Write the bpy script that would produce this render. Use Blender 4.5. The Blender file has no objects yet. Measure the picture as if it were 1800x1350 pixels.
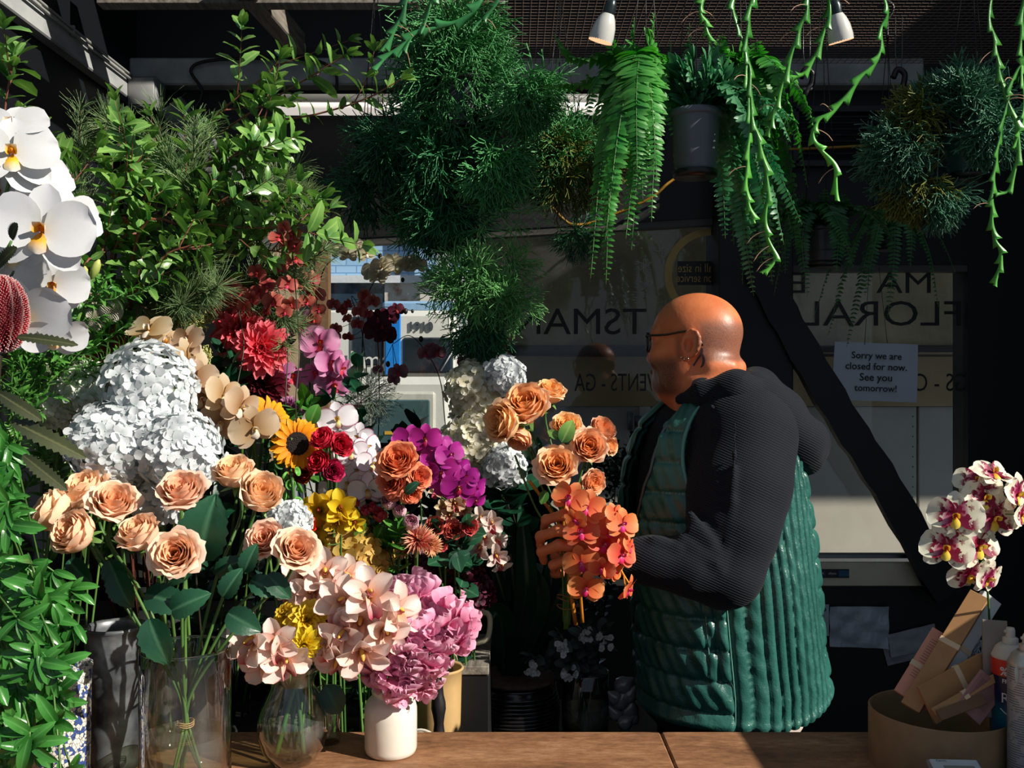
import bpy, math, random
import numpy as np
from mathutils import Vector, Matrix

SC = bpy.context.scene
COL = SC.collection
PI = math.pi
# ---------------------------------------------------------------- camera, world, sun, exposure
cam_data = bpy.data.cameras.new('camera')
cam_data.sensor_width = 36.0
cam_data.lens = 34.0
cam_data.clip_start = 0.05
cam_data.clip_end = 200
cam = bpy.data.objects.new('camera', cam_data)
COL.objects.link(cam)
cam.location = (0, 0, 1.5)
cam.rotation_euler = (PI / 2, 0, 0)
SC.camera = cam

world = bpy.data.worlds.new('sky')
SC.world = world
world.use_nodes = True
world.node_tree.nodes['Background'].inputs[0].default_value = (0.62, 0.78, 1.0, 1)
world.node_tree.nodes['Background'].inputs[1].default_value = 0.28

SUN_DIR = Vector((0.90, -0.47, 0.61)).normalized()      # towards the sun
sun_data = bpy.data.lights.new('sun', 'SUN')
sun_data.energy = 6.6
sun_data.angle = math.radians(0.55)
sun_data.color = (1.0, 0.93, 0.83)
sun = bpy.data.objects.new('sun', sun_data)
COL.objects.link(sun)
sun.location = (4, -3, 5)
sun.rotation_euler = SUN_DIR.to_track_quat('Z', 'Y').to_euler()

SC.view_settings.view_transform = 'Standard'
SC.view_settings.look = 'None'
SC.view_settings.gamma = 1
SC.view_settings.exposure = 0.0
SC.view_settings.use_curve_mapping = False
SC.cycles.max_bounces = 8
SC.cycles.diffuse_bounces = 3
SC.cycles.glossy_bounces = 3
SC.cycles.transmission_bounces = 8
SC.cycles.transparent_max_bounces = 12
SC.cycles.caustics_reflective = False
SC.cycles.caustics_refractive = False
SC.cycles.sample_clamp_indirect = 6.0
# ---------------------------------------------------------------- small geometry kit
F_PX = 1700.0
def P(px, py, d):
    """the point at distance d (metres along the view) seen at photo pixel px, py"""
    return Vector(((px - 900) / F_PX * d, d, 1.5 + (675 - py) / F_PX * d))
def px2m(n, d): return n / F_PX * d
def A(*v): return np.array(v, float)
def nrm(v):
    v = np.asarray(v, float); n = np.linalg.norm(v)
    return v / n if n > 1e-12 else v

class G:
    """collects verts, faces and two per-vertex values (u along, v across)"""
    def __init__(s): s.V = []; s.F = []; s.U = []; s.W = []; s.M = []; s.n = 0
    def add(s, V, F, U=None, W=None, m=0):
        V = np.asarray(V, float).reshape(-1, 3)
        fl = F if isinstance(F, list) and F and isinstance(F[0], np.ndarray) and F[0].ndim == 2 else [np.asarray(F)] if not isinstance(F, list) or len({len(f) for f in F}) == 1 else [np.asarray([f]) for f in F]
        for f in fl:
            if len(f): s.F.append(np.asarray(f, int) + s.n); s.M.append(np.full(len(f), m))
        s.V.append(V); k = len(V); s.n += k
        s.U.append(np.zeros(k) if U is None else np.asarray(U, float).ravel())
        s.W.append(np.zeros(k) if W is None else np.asarray(W, float).ravel())
        return s
    def join(s, g, M=None, m=None):
        V = np.concatenate(g.V) if g.V else np.zeros((0, 3))
        if M is not None:
            M = np.array(M); V = V @ M[:3, :3].T + M[:3, 3]
        for f, mm in zip(g.F, g.M):
            s.F.append(f + s.n); s.M.append(mm if m is None else np.full(len(f), m))
        s.V.append(V); s.U += g.U; s.W += g.W; s.n += len(V)
        return s
    def arr(s): return np.concatenate(s.V)

def make_mesh(name, g, mats, smooth=True, sharp=None):
    me = bpy.data.meshes.new(name)
    V = np.concatenate(g.V); me.vertices.add(len(V)); me.vertices.foreach_set('co', V.ravel().astype(np.float32))
    loops = np.concatenate([f.ravel() for f in g.F]); tot = np.concatenate([np.full(len(f), f.shape[1]) for f in g.F])
    start = np.concatenate([[0], np.cumsum(tot)[:-1]])
    me.loops.add(len(loops)); me.loops.foreach_set('vertex_index', loops.astype(np.int32))
    me.polygons.add(len(tot)); me.polygons.foreach_set('loop_start', start.astype(np.int32))
    try: me.polygons.foreach_set('loop_total', tot.astype(np.int32))
    except Exception: pass
    me.polygons.foreach_set('material_index', np.concatenate(g.M).astype(np.int32))
    if not isinstance(mats, (list, tuple)): mats = [mats]
    for m in mats: me.materials.append(m)
    for nm, dat in (('u', g.U), ('v', g.W)):
        at = me.attributes.new(nm, 'FLOAT', 'POINT'); at.data.foreach_set('value', np.concatenate(dat).astype(np.float32))
    me.update(calc_edges=True); me.validate()
    me.polygons.foreach_set('use_smooth', np.full(len(me.polygons), bool(smooth)))
    if smooth and sharp: me.set_sharp_from_angle(angle=math.radians(sharp))
    return me

WORLD = {}
def link(name, data, parent=None, W=None):
    o = bpy.data.objects.new(name, data); COL.objects.link(o)
    W = Matrix() if W is None else Matrix(W)
    if parent is not None:
        o.parent = parent; o.matrix_basis = WORLD[parent.name].inverted() @ W
    else: o.matrix_basis = W
    WORLD[o.name] = W
    return o
def thing(name, label, cat, loc=(0, 0, 0), group=None):
    o = link(name, None, None, Matrix.Translation(Vector(loc)))
    o.empty_display_size = 0.05
    return tag(o, label, cat, group)
def tag(o, label, cat, group=None, kind=None):
    o['label'] = label; o['category'] = cat
    if group: o['group'] = group
    if kind: o['kind'] = kind
    return o
def part(name, g, mats, parent, smooth=True, sharp=None, W=None, label=None):
    o = link(name, make_mesh(name, g, mats, smooth, sharp), parent, W)
    if label: o['label'] = label
    return o
def struct(name, g, mats, smooth=False, sharp=None, parent=None):
    o = part(name, g, mats, parent, smooth, sharp)
    if parent is None: o['kind'] = 'structure'
    return o
def single(name, g, mats, label, cat, group=None, smooth=True, sharp=None):
    """a thing that is one mesh, its origin at the foot of its box"""
    V = np.concatenate(g.V); lo = V.min(0); hi = V.max(0)
    loc = Vector(((lo[0] + hi[0]) / 2, (lo[1] + hi[1]) / 2, lo[2]))
    g.V = [V - np.array(loc)]
    o = link(name, make_mesh(name, g, mats, smooth, sharp), None, Matrix.Translation(loc))
    return tag(o, label, cat, group)

def mat4(x, y, z, t):
    M = np.eye(4); M[:3, 0] = x; M[:3, 1] = y; M[:3, 2] = z; M[:3, 3] = t; return M
def face_to(d, pos=(0, 0, 0), roll=0.0, s=1.0, up=(0, 0, 1)):
    """matrix whose local z looks along d and whose local y is as near up as it can be"""
    z = nrm(d); up = nrm(up)
    if abs(z @ up) > 0.98: up = A(0, 1, 0) if abs(z[1]) < .9 else A(1, 0, 0)
    x = nrm(np.cross(up, z)); y = np.cross(z, x)
    c, q = math.cos(roll), math.sin(roll)
    return Matrix(mat4((x * c + y * q) * s, (y * c - x * q) * s, z * s, pos))
def along(d, pos=(0, 0, 0), s=1.0, up=(0, 0, 1), roll=0.0):
    """matrix whose local x runs along d, local z near up"""
    x = nrm(d); up = nrm(up)
    if abs(x @ up) > 0.98: up = A(1, 0.2, 0)
    y = nrm(np.cross(up, x)); z = np.cross(x, y)
    c, q = math.cos(roll), math.sin(roll)
    return mat4(x * s, (y * c + z * q) * s, (z * c - y * q) * s, pos)

def grid_f(nu, nv, wrap=False):
    i = np.arange(nu - 1)[:, None]; j = np.arange(nv if wrap else nv - 1)[None, :]
    a = i * nv + j; b = i * nv + (j + 1) % nv
    return np.stack([a, b, b + nv, a + nv], -1).reshape(-1, 4)
def box(g, c, size, R=None, m=0, bev=0.0):
    c = np.asarray(c, float); h = np.asarray(size, float) / 2
    if bev > 0:
        b = min(bev, h.min() * .9); V = []
        for sx in (-1, 1):
            for sy in (-1, 1):
                for sz in (-1, 1):
                    s = A(sx, sy, sz)
                    for k in range(3):
                        p = s * h; q = p.copy()
                        for j in range(3):
                            if j != k: q[j] -= s[j] * b
                        V.append(q)
        V = np.array(V); idx = lambda x, y, z, k: ((x * 2 + y) * 2 + z) * 3 + k
        Fs = []
        for k in range(3):
            for e in (0, 1):
                cs = []
                for a, b2 in ((0, 0), (1, 0), (1, 1), (0, 1)):
                    t = [0, 0, 0]; t[k] = e; t[(k + 1) % 3] = a; t[(k + 2) % 3] = b2
                    cs.append(idx(*t, k))
                Fs.append(cs if e else cs[::-1])
        for k in range(3):
            i, j = (k + 1) % 3, (k + 2) % 3
            for a in (0, 1):
                for b2 in (0, 1):
                    t0 = [0, 0, 0]; t0[i] = a; t0[j] = b2; t1 = t0[:]; t1[k] = 1
                    Fs.append([idx(*t0, i), idx(*t0, j), idx(*t1, j), idx(*t1, i)])
        F4 = np.array(Fs)
        T = np.array([[idx(x, y, z, 0), idx(x, y, z, 1), idx(x, y, z, 2)] for x in (0, 1) for y in (0, 1) for z in (0, 1)])
        # orient outwards
        def fix(F):
            out = []
            for f in F:
                p = V[f]; n = np.cross(p[1] - p[0], p[2] - p[0])
                out.append(f if n @ p.mean(0) > 0 else f[::-1])
            return np.array(out)
        FF = [fix(F4), fix(T)]
    else:
        V = np.array([[x, y, z] for x in (-1, 1) for y in (-1, 1) for z in (-1, 1)]) * h
        FF = [np.array([[0, 1, 3, 2], [4, 6, 7, 5], [0, 4, 5, 1], [2, 3, 7, 6], [0, 2, 6, 4], [1, 5, 7, 3]])]
    if R is not None: V = V @ np.array(R)[:3, :3].T
    g.add(V + c, FF, m=m); return g
def bar(g, p, q, w, h, up=(0, 0, 1), m=0, bev=0.0):
    p = np.asarray(p, float); q = np.asarray(q, float)
    M = along(q - p, (0, 0, 0), 1, up)
    return box(g, (p + q) / 2, (np.linalg.norm(q - p), w, h), M[:3, :3], m, bev)
def rotz(a): c, s = math.cos(a), math.sin(a); return np.array([[c, -s, 0], [s, c, 0], [0, 0, 1.]])
def rotx(a): c, s = math.cos(a), math.sin(a); return np.array([[1, 0, 0], [0, c, -s], [0, s, c]])
def roty(a): c, s = math.cos(a), math.sin(a); return np.array([[c, 0, s], [0, 1, 0], [-s, 0, c]])

def spline(pts, n=24):
    p = np.asarray([np.asarray(q, float) for q in pts]); 
    if len(p) == 2: return p[0] + (p[1] - p[0]) * np.linspace(0, 1, n)[:, None]
    e = np.vstack([2 * p[0] - p[1], p, 2 * p[-1] - p[-2]]); out = []
    t = np.linspace(0, len(p) - 1 - 1e-9, n)
    for x in t:
        i = int(x); f = x - i; a, b, c, d = e[i:i + 4]
        out.append(.5 * (2 * b + (c - a) * f + (2 * a - 5 * b + 4 * c - d) * f * f + (3 * b - a - 3 * c + d) * f ** 3))
    return np.array(out)
def tangents(p):
    t = np.gradient(p, axis=0); return t / np.maximum(np.linalg.norm(t, axis=1, keepdims=True), 1e-9)
def frames(p, up=(0, 0, 1)):
    t = tangents(p); up = np.asarray(up, float)
    if abs(t[0] @ up) > .95: up = A(1, 0, 0)
    n = nrm(np.cross(np.cross(t[0], up), t[0])); N = [n]
    for k in range(1, len(p)):
        n = N[-1] - t[k] * (N[-1] @ t[k]); N.append(nrm(n))
    N = np.array(N); return t, N, np.cross(t, N)
def tube(g, pts, r, sides=6, m=0, cap=True, flat=1.0):
    p = np.asarray(pts, float); k = len(p); r = np.broadcast_to(np.asarray(r, float), (k,))
    t, N, B = frames(p); a = np.arange(sides) * 2 * PI / sides
    V = p[:, None] + r[:, None, None] * (np.cos(a)[None, :, None] * N[:, None] + flat * np.sin(a)[None, :, None] * B[:, None])
    V = V.reshape(-1, 3); F = [grid_f(k, sides, True)]
    U = np.repeat(np.linspace(0, 1, k), sides)
    g.add(V, F, U, m=m)
    if cap:
        b = g.n - len(V)
        g.F.append(np.array([[b + i for i in range(sides)][::-1]])); g.F.append(np.array([[b + (k - 1) * sides + i for i in range(sides)]])); g.M += [np.array([m])] * 2
    return g
def lathe(g, prof, c=(0, 0, 0), n=32, m=0, M=None):
    prof = np.asarray(prof, float); a = np.arange(n) * 2 * PI / n
    V = np.stack([prof[:, 0:1] * np.cos(a), prof[:, 0:1] * np.sin(a), np.repeat(prof[:, 1:2], n, 1)], -1).reshape(-1, 3)
    if M is not None: V = V @ np.array(M)[:3, :3].T + np.array(M)[:3, 3]
    g.add(V + np.asarray(c, float), grid_f(len(prof), n, True), np.repeat(np.linspace(0, 1, len(prof)), n), m=m); return g
def ball(g, c, r, nu=8, nv=12, m=0, R=None):
    th = np.linspace(0.02, PI - .02, nu); r = np.broadcast_to(np.asarray(r, float), (3,))
    a = np.arange(nv) * 2 * PI / nv
    V = np.stack([np.sin(th)[:, None] * np.cos(a), np.sin(th)[:, None] * np.sin(a), np.repeat(-np.cos(th)[:, None], nv, 1)], -1).reshape(-1, 3) * r
    if R is not None: V = V @ np.array(R)[:3, :3].T
    g.add(V + np.asarray(c, float), grid_f(nu, nv, True), m=m); return g
def sticks(g, P0, P1, r0, r1=None, sides=3, m=0):
    P0 = np.asarray(P0, float); P1 = np.asarray(P1, float); n = len(P0)
    if n == 0: return g
    r0 = np.broadcast_to(np.asarray(r0, float), (n,)); r1 = r0 if r1 is None else np.broadcast_to(np.asarray(r1, float), (n,))
    d = P1 - P0; d /= np.maximum(np.linalg.norm(d, axis=1, keepdims=True), 1e-9)
    h = np.where(np.abs(d[:, 2:3]) > .9, A(1, 0, 0), A(0, 0, 1)); x = np.cross(d, h); x /= np.linalg.norm(x, axis=1, keepdims=True); y = np.cross(d, x)
    a = np.arange(sides) * 2 * PI / sides
    ring = np.cos(a)[None, :, None] * x[:, None] + np.sin(a)[None, :, None] * y[:, None]
    V = np.concatenate([P0[:, None] + ring * r0[:, None, None], P1[:, None] + ring * r1[:, None, None]], 1)
    b = (np.arange(n) * 2 * sides)[:, None, None]
    j = np.arange(sides); q = np.stack([j, (j + 1) % sides, (j + 1) % sides + sides, j + sides], -1)[None]
    U = np.tile(np.concatenate([np.zeros(sides), np.ones(sides)]), n)
    g.add(V.reshape(-1, 3), (b + q).reshape(-1, 4), U, m=m); return g
def scatter(g, tpl, Ms, m=0, uoff=None):
    """copies of a template (G) through matrices (n,4,4), inside one mesh"""
    Ms = np.asarray(Ms, float)
    if len(Ms) == 0: return g
    V = np.concatenate(tpl.V); U = np.concatenate(tpl.U); W = np.concatenate(tpl.W); k = len(V); n = len(Ms)
    X = np.einsum('nij,kj->nki', Ms[:, :3, :3], V) + Ms[:, None, :3, 3]
    Fs = [(f[None] + (np.arange(n) * k)[:, None, None]).reshape(-1, f.shape[1]) for f in tpl.F]
    g.add(X.reshape(-1, 3), Fs, np.tile(U, n), np.tile(W, n), m=m); return g

# ---------------------------------------------------------------- petals and leaves
def blade(L, W, nu=7, nv=5, p=.7, q=.5, cup=.0, bend=0., tip=0., ruf=0., nr=3, ph=0., fold=0., serr=0., twist=0.):
    """a petal or leaf along +x, width across y, upper face +z"""
    u = np.linspace(0, 1, nu); v = np.linspace(-1, 1, nv)
    uu = np.clip(u, .004, .996); w = uu ** p * (1 - uu) ** q; um = p / (p + q); w = w / (um ** p * (1 - um) ** q)
    if serr: w = w * (1 + serr * np.where(np.arange(nu) % 2, .5, -.5))
    X = np.repeat(u[:, None] * L, nv, 1).copy(); Y = (w * W / 2)[:, None] * v[None]
    Z = cup * W * (v ** 2)[None] * w[:, None] + fold * np.abs(Y) + ruf * W * np.sin(nr * v * PI + ph)[None] * (u ** 2)[:, None]
    a = (bend * u + tip * np.maximum(0, u - .6) ** 2 * 6)
    ds = L / (nu - 1); cx = np.concatenate([[0], np.cumsum(np.cos(a[1:])) * ds]); cz = np.concatenate([[0], np.cumsum(np.sin(a[1:])) * ds])
    V = np.stack([cx[:, None] - Z * np.sin(a)[:, None], Y, cz[:, None] + Z * np.cos(a)[:, None]], -1)
    if twist:
        t = twist * u; c, s = np.cos(t)[:, None], np.sin(t)[:, None]
        V = np.stack([V[..., 0], V[..., 1] * c - V[..., 2] * s, V[..., 1] * s + V[..., 2] * c], -1)
    return V.reshape(-1, 3), grid_f(nu, nv), np.repeat(u, nv), np.tile(np.abs(v), nu)
def add_blade(g, M, m=0, **k):
    V, F, U, Wd = blade(**k); M = np.array(M)
    g.add(V @ M[:3, :3].T + M[:3, 3], F, U, Wd, m=m); return g
def petal_M(ang, tilt, off=0., z=0., s=1.):
    """petal leaving the flower's axis (z) at angle ang, tilted up by tilt"""
    R = rotz(ang) @ roty(-tilt); M = np.eye(4); M[:3, :3] = R * s; M[:3, 3] = rotz(ang) @ A(off, 0, 0) + A(0, 0, z); return M

# ---------------------------------------------------------------- materials
def lin(c):
    """sRGB 0-255 to linear"""
    return tuple(((x / 255) / 12.92 if x / 255 <= .04045 else ((x / 255 + .055) / 1.055) ** 2.4) for x in c) + (1,)
class NT:
    def __init__(s, m):
        m.use_nodes = True; s.t = m.node_tree; s.t.nodes.clear()
    def n(s, typ, **kw):
        o = s.t.nodes.new(typ)
        for k, v in kw.items():
            if k.startswith('i_'):
                key = k[2:]; key = int(key) if key.isdigit() else key.replace('_', ' ')
                if hasattr(v, 'links') or isinstance(v, bpy.types.NodeSocket): s.t.links.new(v, o.inputs[key])
                else: o.inputs[key].default_value = v
            else: setattr(o, k, v)
        return o
    def l(s, a, b): s.t.links.new(a, b)
    def ramp(s, fac, stops, interp='LINEAR'):
        r = s.n('ShaderNodeValToRGB'); r.color_ramp.interpolation = interp; e = r.color_ramp.elements
        while len(e) < len(stops): e.new(.5)
        for k, (p, c) in enumerate(stops): e[k].position = p; e[k].color = c
        s.l(fac, r.inputs[0]); return r.outputs[0]
    def mix(s, fac, a, b, blend='MIX'):
        x = s.n('ShaderNodeMix', data_type='RGBA', blend_type=blend)
        for sock, v in ((x.inputs[0], fac), (x.inputs[6], a), (x.inputs[7], b)):
            if isinstance(v, bpy.types.NodeSocket): s.l(v, sock)
            else: sock.default_value = v
        return x.outputs[2]
    def math(s, op, a, b=0.):
        x = s.n('ShaderNodeMath', operation=op)
        for k, v in enumerate((a, b)):
            if isinstance(v, bpy.types.NodeSocket): s.l(v, x.inputs[k])
            else: x.inputs[k].default_value = v
        return x.outputs[0]
    def noise(s, scale, detail=3, coord='Object', rough=.55, vec=None):
        if vec is None: vec = s.n('ShaderNodeTexCoord').outputs[coord]
        x = s.n('ShaderNodeTexNoise', i_Scale=scale, i_Detail=detail, i_Roughness=rough); s.l(vec, x.inputs['Vector']); return x.outputs[0]
    def attr(s, nm): return s.n('ShaderNodeAttribute', attribute_name=nm).outputs['Fac']
    def bump(s, h, strength=.3, dist=.002):
        b = s.n('ShaderNodeBump', i_Strength=strength, i_Distance=dist); s.l(h, b.inputs['Height']); return b.outputs[0]
    def out(s, sh): o = s.n('ShaderNodeOutputMaterial'); s.l(sh, o.inputs[0])
MATS = {}
def petal_mat(name, stops, transl=.3, rough=.55, var=.12, vein=0., edge=None, spots=None, hue=.012, sheen=0.):
    """thin plant tissue: colour runs base->tip along u; edge = (colour, from) along |v|; spots = (colour, scale, threshold, u range)"""
    m = bpy.data.materials.new(name); t = NT(m); u = t.attr('u')
    c = t.ramp(u, [(p, lin(k)) for p, k in stops])
    if edge:
        f = t.ramp(t.attr('v'), [(edge[1], (0, 0, 0, 1)), (1, (1, 1, 1, 1))]); c = t.mix(f, c, lin(edge[0]))
    if spots:
        n = t.noise(spots[1], 2); n2 = t.ramp(n, [(spots[2], (0, 0, 0, 1)), (spots[2] + .04, (1, 1, 1, 1))])
        f = t.ramp(u, [(spots[3][0], (1, 1, 1, 1)), (spots[3][1], (0, 0, 0, 1))]) 
        f = t.mix(1., n2, f, 'MULTIPLY'); c = t.mix(f, c, lin(spots[0]))
    if vein:
        w = t.n('ShaderNodeTexWave', i_Scale=9., i_Distortion=1.5); cv = t.n('ShaderNodeCombineXYZ'); t.l(t.attr('v'), cv.inputs[0]); t.l(cv.outputs[0], w.inputs['Vector'])
        c = t.mix(t.math('MULTIPLY', w.outputs[1], vein), c, (0.3, .22, .16, 1), 'MULTIPLY')
    rnd = t.n('ShaderNodeObjectInfo').outputs['Random']
    nz = t.noise(45., 3)
    val = t.math('ADD', t.math('MULTIPLY', t.math('SUBTRACT', nz, .5), var * 1.6), t.math('ADD', t.math('MULTIPLY', t.math('SUBTRACT', rnd, .5), var), 1.0))
    h = t.n('ShaderNodeHueSaturation'); t.l(val, h.inputs['Value']); t.l(c, h.inputs['Color'])
    t.l(t.math('ADD', t.math('MULTIPLY', t.math('SUBTRACT', rnd, .5), hue * 2), .5), h.inputs['Hue'])
    b = t.n('ShaderNodeBsdfPrincipled', i_Roughness=rough); t.l(h.outputs[0], b.inputs['Base Color']); b.inputs['Specular IOR Level'].default_value = .35
    b.inputs['Sheen Weight'].default_value = sheen
    t.l(t.bump(t.noise(220., 2), .15, .001), b.inputs['Normal'])
    tr = t.n('ShaderNodeBsdfTranslucent'); t.l(h.outputs[0], tr.inputs[0])
    ms = t.n('ShaderNodeMixShader', i_0=transl); t.l(b.outputs[0], ms.inputs[1]); t.l(tr.outputs[0], ms.inputs[2])
    t.out(ms.outputs[0]); MATS[name] = m; return m
def leaf_mat(name, a, b, mid=None, rough=.35, transl=.22, var=.3, spec=.5, hue=.02):
    """leaf: colour a to b by noise and along u, lighter midrib"""
    m = bpy.data.materials.new(name); t = NT(m)
    n = t.noise(18., 2); f = t.math('ADD', t.math('MULTIPLY', n, .7), t.math('MULTIPLY', t.attr('u'), .35))
    c = t.ramp(f, [(.3, lin(a)), (.75, lin(b))])
    if mid:
        k = t.ramp(t.attr('v'), [(.0, (1, 1, 1, 1)), (.18, (0, 0, 0, 1))]); c = t.mix(t.math('MULTIPLY', k, .6), c, lin(mid))
    rnd = t.n('ShaderNodeObjectInfo').outputs['Random']
    val = t.math('ADD', t.math('MULTIPLY', t.math('SUBTRACT', rnd, .5), var), 1.0)
    h = t.n('ShaderNodeHueSaturation'); t.l(val, h.inputs['Value']); t.l(c, h.inputs['Color'])
    bs = t.n('ShaderNodeBsdfPrincipled', i_Roughness=rough); t.l(h.outputs[0], bs.inputs['Base Color']); bs.inputs['Specular IOR Level'].default_value = spec
    t.l(t.bump(t.noise(120., 2), .2, .0015), bs.inputs['Normal'])
    tr = t.n('ShaderNodeBsdfTranslucent'); h2 = t.n('ShaderNodeHueSaturation', i_Saturation=1.15, i_Value=1.2); t.l(h.outputs[0], h2.inputs['Color']); t.l(h2.outputs[0], tr.inputs[0])
    ms = t.n('ShaderNodeMixShader', i_0=transl); t.l(bs.outputs[0], ms.inputs[1]); t.l(tr.outputs[0], ms.inputs[2])
    t.out(ms.outputs[0]); MATS[name] = m; return m
def solid(name, col, rough=.6, metal=0., spec=.5, n=(20., .15), bump=0., bscale=60., dist=.002, col2=None, coat=0., emit=None, stretch=None, sheen=0., thr=(.35, .7)):
    m = bpy.data.materials.new(name); t = NT(m)
    vec = t.n('ShaderNodeTexCoord').outputs['Object']
    if stretch:
        mp = t.n('ShaderNodeMapping'); mp.inputs['Scale'].default_value = stretch; t.l(vec, mp.inputs[0]); vec = mp.outputs[0]
    nz = t.noise(n[0], 5, vec=vec)
    c0 = lin(col); c1 = lin(col2) if col2 else tuple(x * (1 - n[1]) for x in c0[:3]) + (1,)
    c = t.ramp(nz, [(thr[0], c1), (thr[1], c0)])
    b = t.n('ShaderNodeBsdfPrincipled', i_Roughness=rough, i_Metallic=metal); t.l(c, b.inputs['Base Color']); b.inputs['Specular IOR Level'].default_value = spec
    b.inputs['Coat Weight'].default_value = coat; b.inputs['Sheen Weight'].default_value = sheen
    if bump: t.l(t.bump(t.noise(bscale, 4, vec=vec), bump, dist), b.inputs['Normal'])
    if emit: b.inputs['Emission Color'].default_value = lin(emit[0]); b.inputs['Emission Strength'].default_value = emit[1]
    t.out(b.outputs[0]); MATS[name] = m; return m
def glass(name, col=(255, 255, 255), rough=0.0, ior=1.45):
    m = bpy.data.materials.new(name); t = NT(m)
    g = t.n('ShaderNodeBsdfGlass', i_Roughness=rough, i_IOR=ior); g.inputs[0].default_value = lin(col)
    t.out(g.outputs[0]); MATS[name] = m; return m
def pane_mat(name, tint=(.93, .95, .95, 1), haze=.0, refl=1.0, edge=4.):
    """thin sheet: clear with a fresnel reflection, light passes straight through"""
    m = bpy.data.materials.new(name); t = NT(m)
    tr = t.n('ShaderNodeBsdfTransparent'); tr.inputs[0].default_value = tint
    gl = t.n('ShaderNodeBsdfGlossy', i_Roughness=.02)
    lw = t.n('ShaderNodeLayerWeight', i_Blend=.5)
    fr = t.math('ADD', t.math('MULTIPLY', t.math('POWER', lw.outputs['Facing'], edge), .8), .035)
    ms = t.n('ShaderNodeMixShader'); t.l(t.math('MULTIPLY', fr, refl), ms.inputs[0]); t.l(tr.outputs[0], ms.inputs[1]); t.l(gl.outputs[0], ms.inputs[2])
    sh = ms.outputs[0]
    if haze:
        d = t.n('ShaderNodeBsdfDiffuse'); d.inputs[0].default_value = (.6, .6, .58, 1)
        nz = t.ramp(t.noise(4., 4), [(.4, (0, 0, 0, 1)), (.8, (haze, haze, haze, 1))])
        m2 = t.n('ShaderNodeMixShader'); t.l(nz, m2.inputs[0]); t.l(sh, m2.inputs[1]); t.l(d.outputs[0], m2.inputs[2]); sh = m2.outputs[0]
    t.out(sh); MATS[name] = m; return m

def text_g(body, size, M, extrude=.0006, align='CENTER', weight=0.0, sx=1.0, spacing=1.0, line=1.0):
    """lettering as a mesh (G), drawn in M's xy plane"""
    cu = bpy.data.curves.new('lettering', 'FONT'); cu.body = body; cu.size = size; cu.align_x = align; cu.align_y = 'CENTER'
    cu.extrude = extrude; cu.offset = weight; cu.space_character = spacing; cu.space_line = line; cu.resolution_u = 3
    ob = bpy.data.objects.new('lettering', cu); COL.objects.link(ob)
    dg = bpy.context.evaluated_depsgraph_get(); dg.update()
    me = bpy.data.meshes.new_from_object(ob.evaluated_get(dg))
    V = np.zeros(len(me.vertices) * 3); me.vertices.foreach_get('co', V); V = V.reshape(-1, 3); V[:, 0] *= sx
    g = G(); M = np.array(M); V = V @ M[:3, :3].T + M[:3, 3]
    by = {}
    for p in me.polygons: by.setdefault(p.loop_total, []).append(list(p.vertices))
    flip = np.linalg.det(M[:3, :3]) < 0
    g.add(V, [np.array(f)[:, ::-1] if flip else np.array(f) for f in by.values()])
    bpy.data.objects.remove(ob); bpy.data.meshes.remove(me); bpy.data.curves.remove(cu)
    return g
FACE_CAM = lambda pos: mat4(A(1, 0, 0), A(0, 0, 1), A(0, -1, 0), pos)       # upright, read from the camera's side
MIRRORED = lambda pos: mat4(A(-1, 0, 0), A(0, 0, 1), A(0, -1, 0), pos)      # upright, read from the street side
# ---------------------------------------------------------------- the shop shell
black = solid('black_paint', (8, 9, 11), .55, n=(9, .4), bump=.2, bscale=40)
navy = solid('navy_paint', (7, 13, 20), .5, n=(5, .35), bump=.15, bscale=30, stretch=(1, 1, .2))
grey_paint = solid('worn_white_paint', (186, 188, 186), .6, n=(7, .3), bump=.25, bscale=45, col2=(140, 143, 143), stretch=(1, .5, 1))
timber_dark = solid('dark_timber', (84, 66, 52), .7, n=(9, .4), bump=.4, bscale=50, stretch=(.3, 4, 4))
timber_pale = solid('weathered_timber', (150, 142, 130), .7, n=(12, .4), bump=.5, bscale=60, stretch=(5, .5, 5), col2=(92, 86, 78))
ceil_black = solid('ceiling_black', (13, 12, 13), .8, n=(6, .3))
concrete = solid('concrete', (92, 88, 82), .8, n=(8, .3), bump=.3)
asphalt = solid('asphalt', (78, 78, 80), .85, n=(30, .3), bump=.4)
wire_mat = solid('galvanised_wire', (140, 118, 104), .6, .0, n=(30, .3))
cream_sill = solid('cream_sill_paint', (244, 228, 198), .5, n=(9, .15))
alu = solid('grey_aluminium', (120, 124, 126), .35, .8, n=(14, .2))
pane = pane_mat('window_glass', (.9, .92, .92, 1), haze=.05)

BY = 3.40                                            # inner face of the back wall
struct('floor', box(G(), (.3, 1.6, -.05), (3.9, 4.2, .1)), concrete)
struct('wall_left', box(G(), (-1.385, 1.95, 1.55), (.13, 3.1, 3.1)), navy)
struct('wall_right', box(G(), (2.03, 2.56, 1.55), (.14, 1.9, 3.1)), black)
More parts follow.
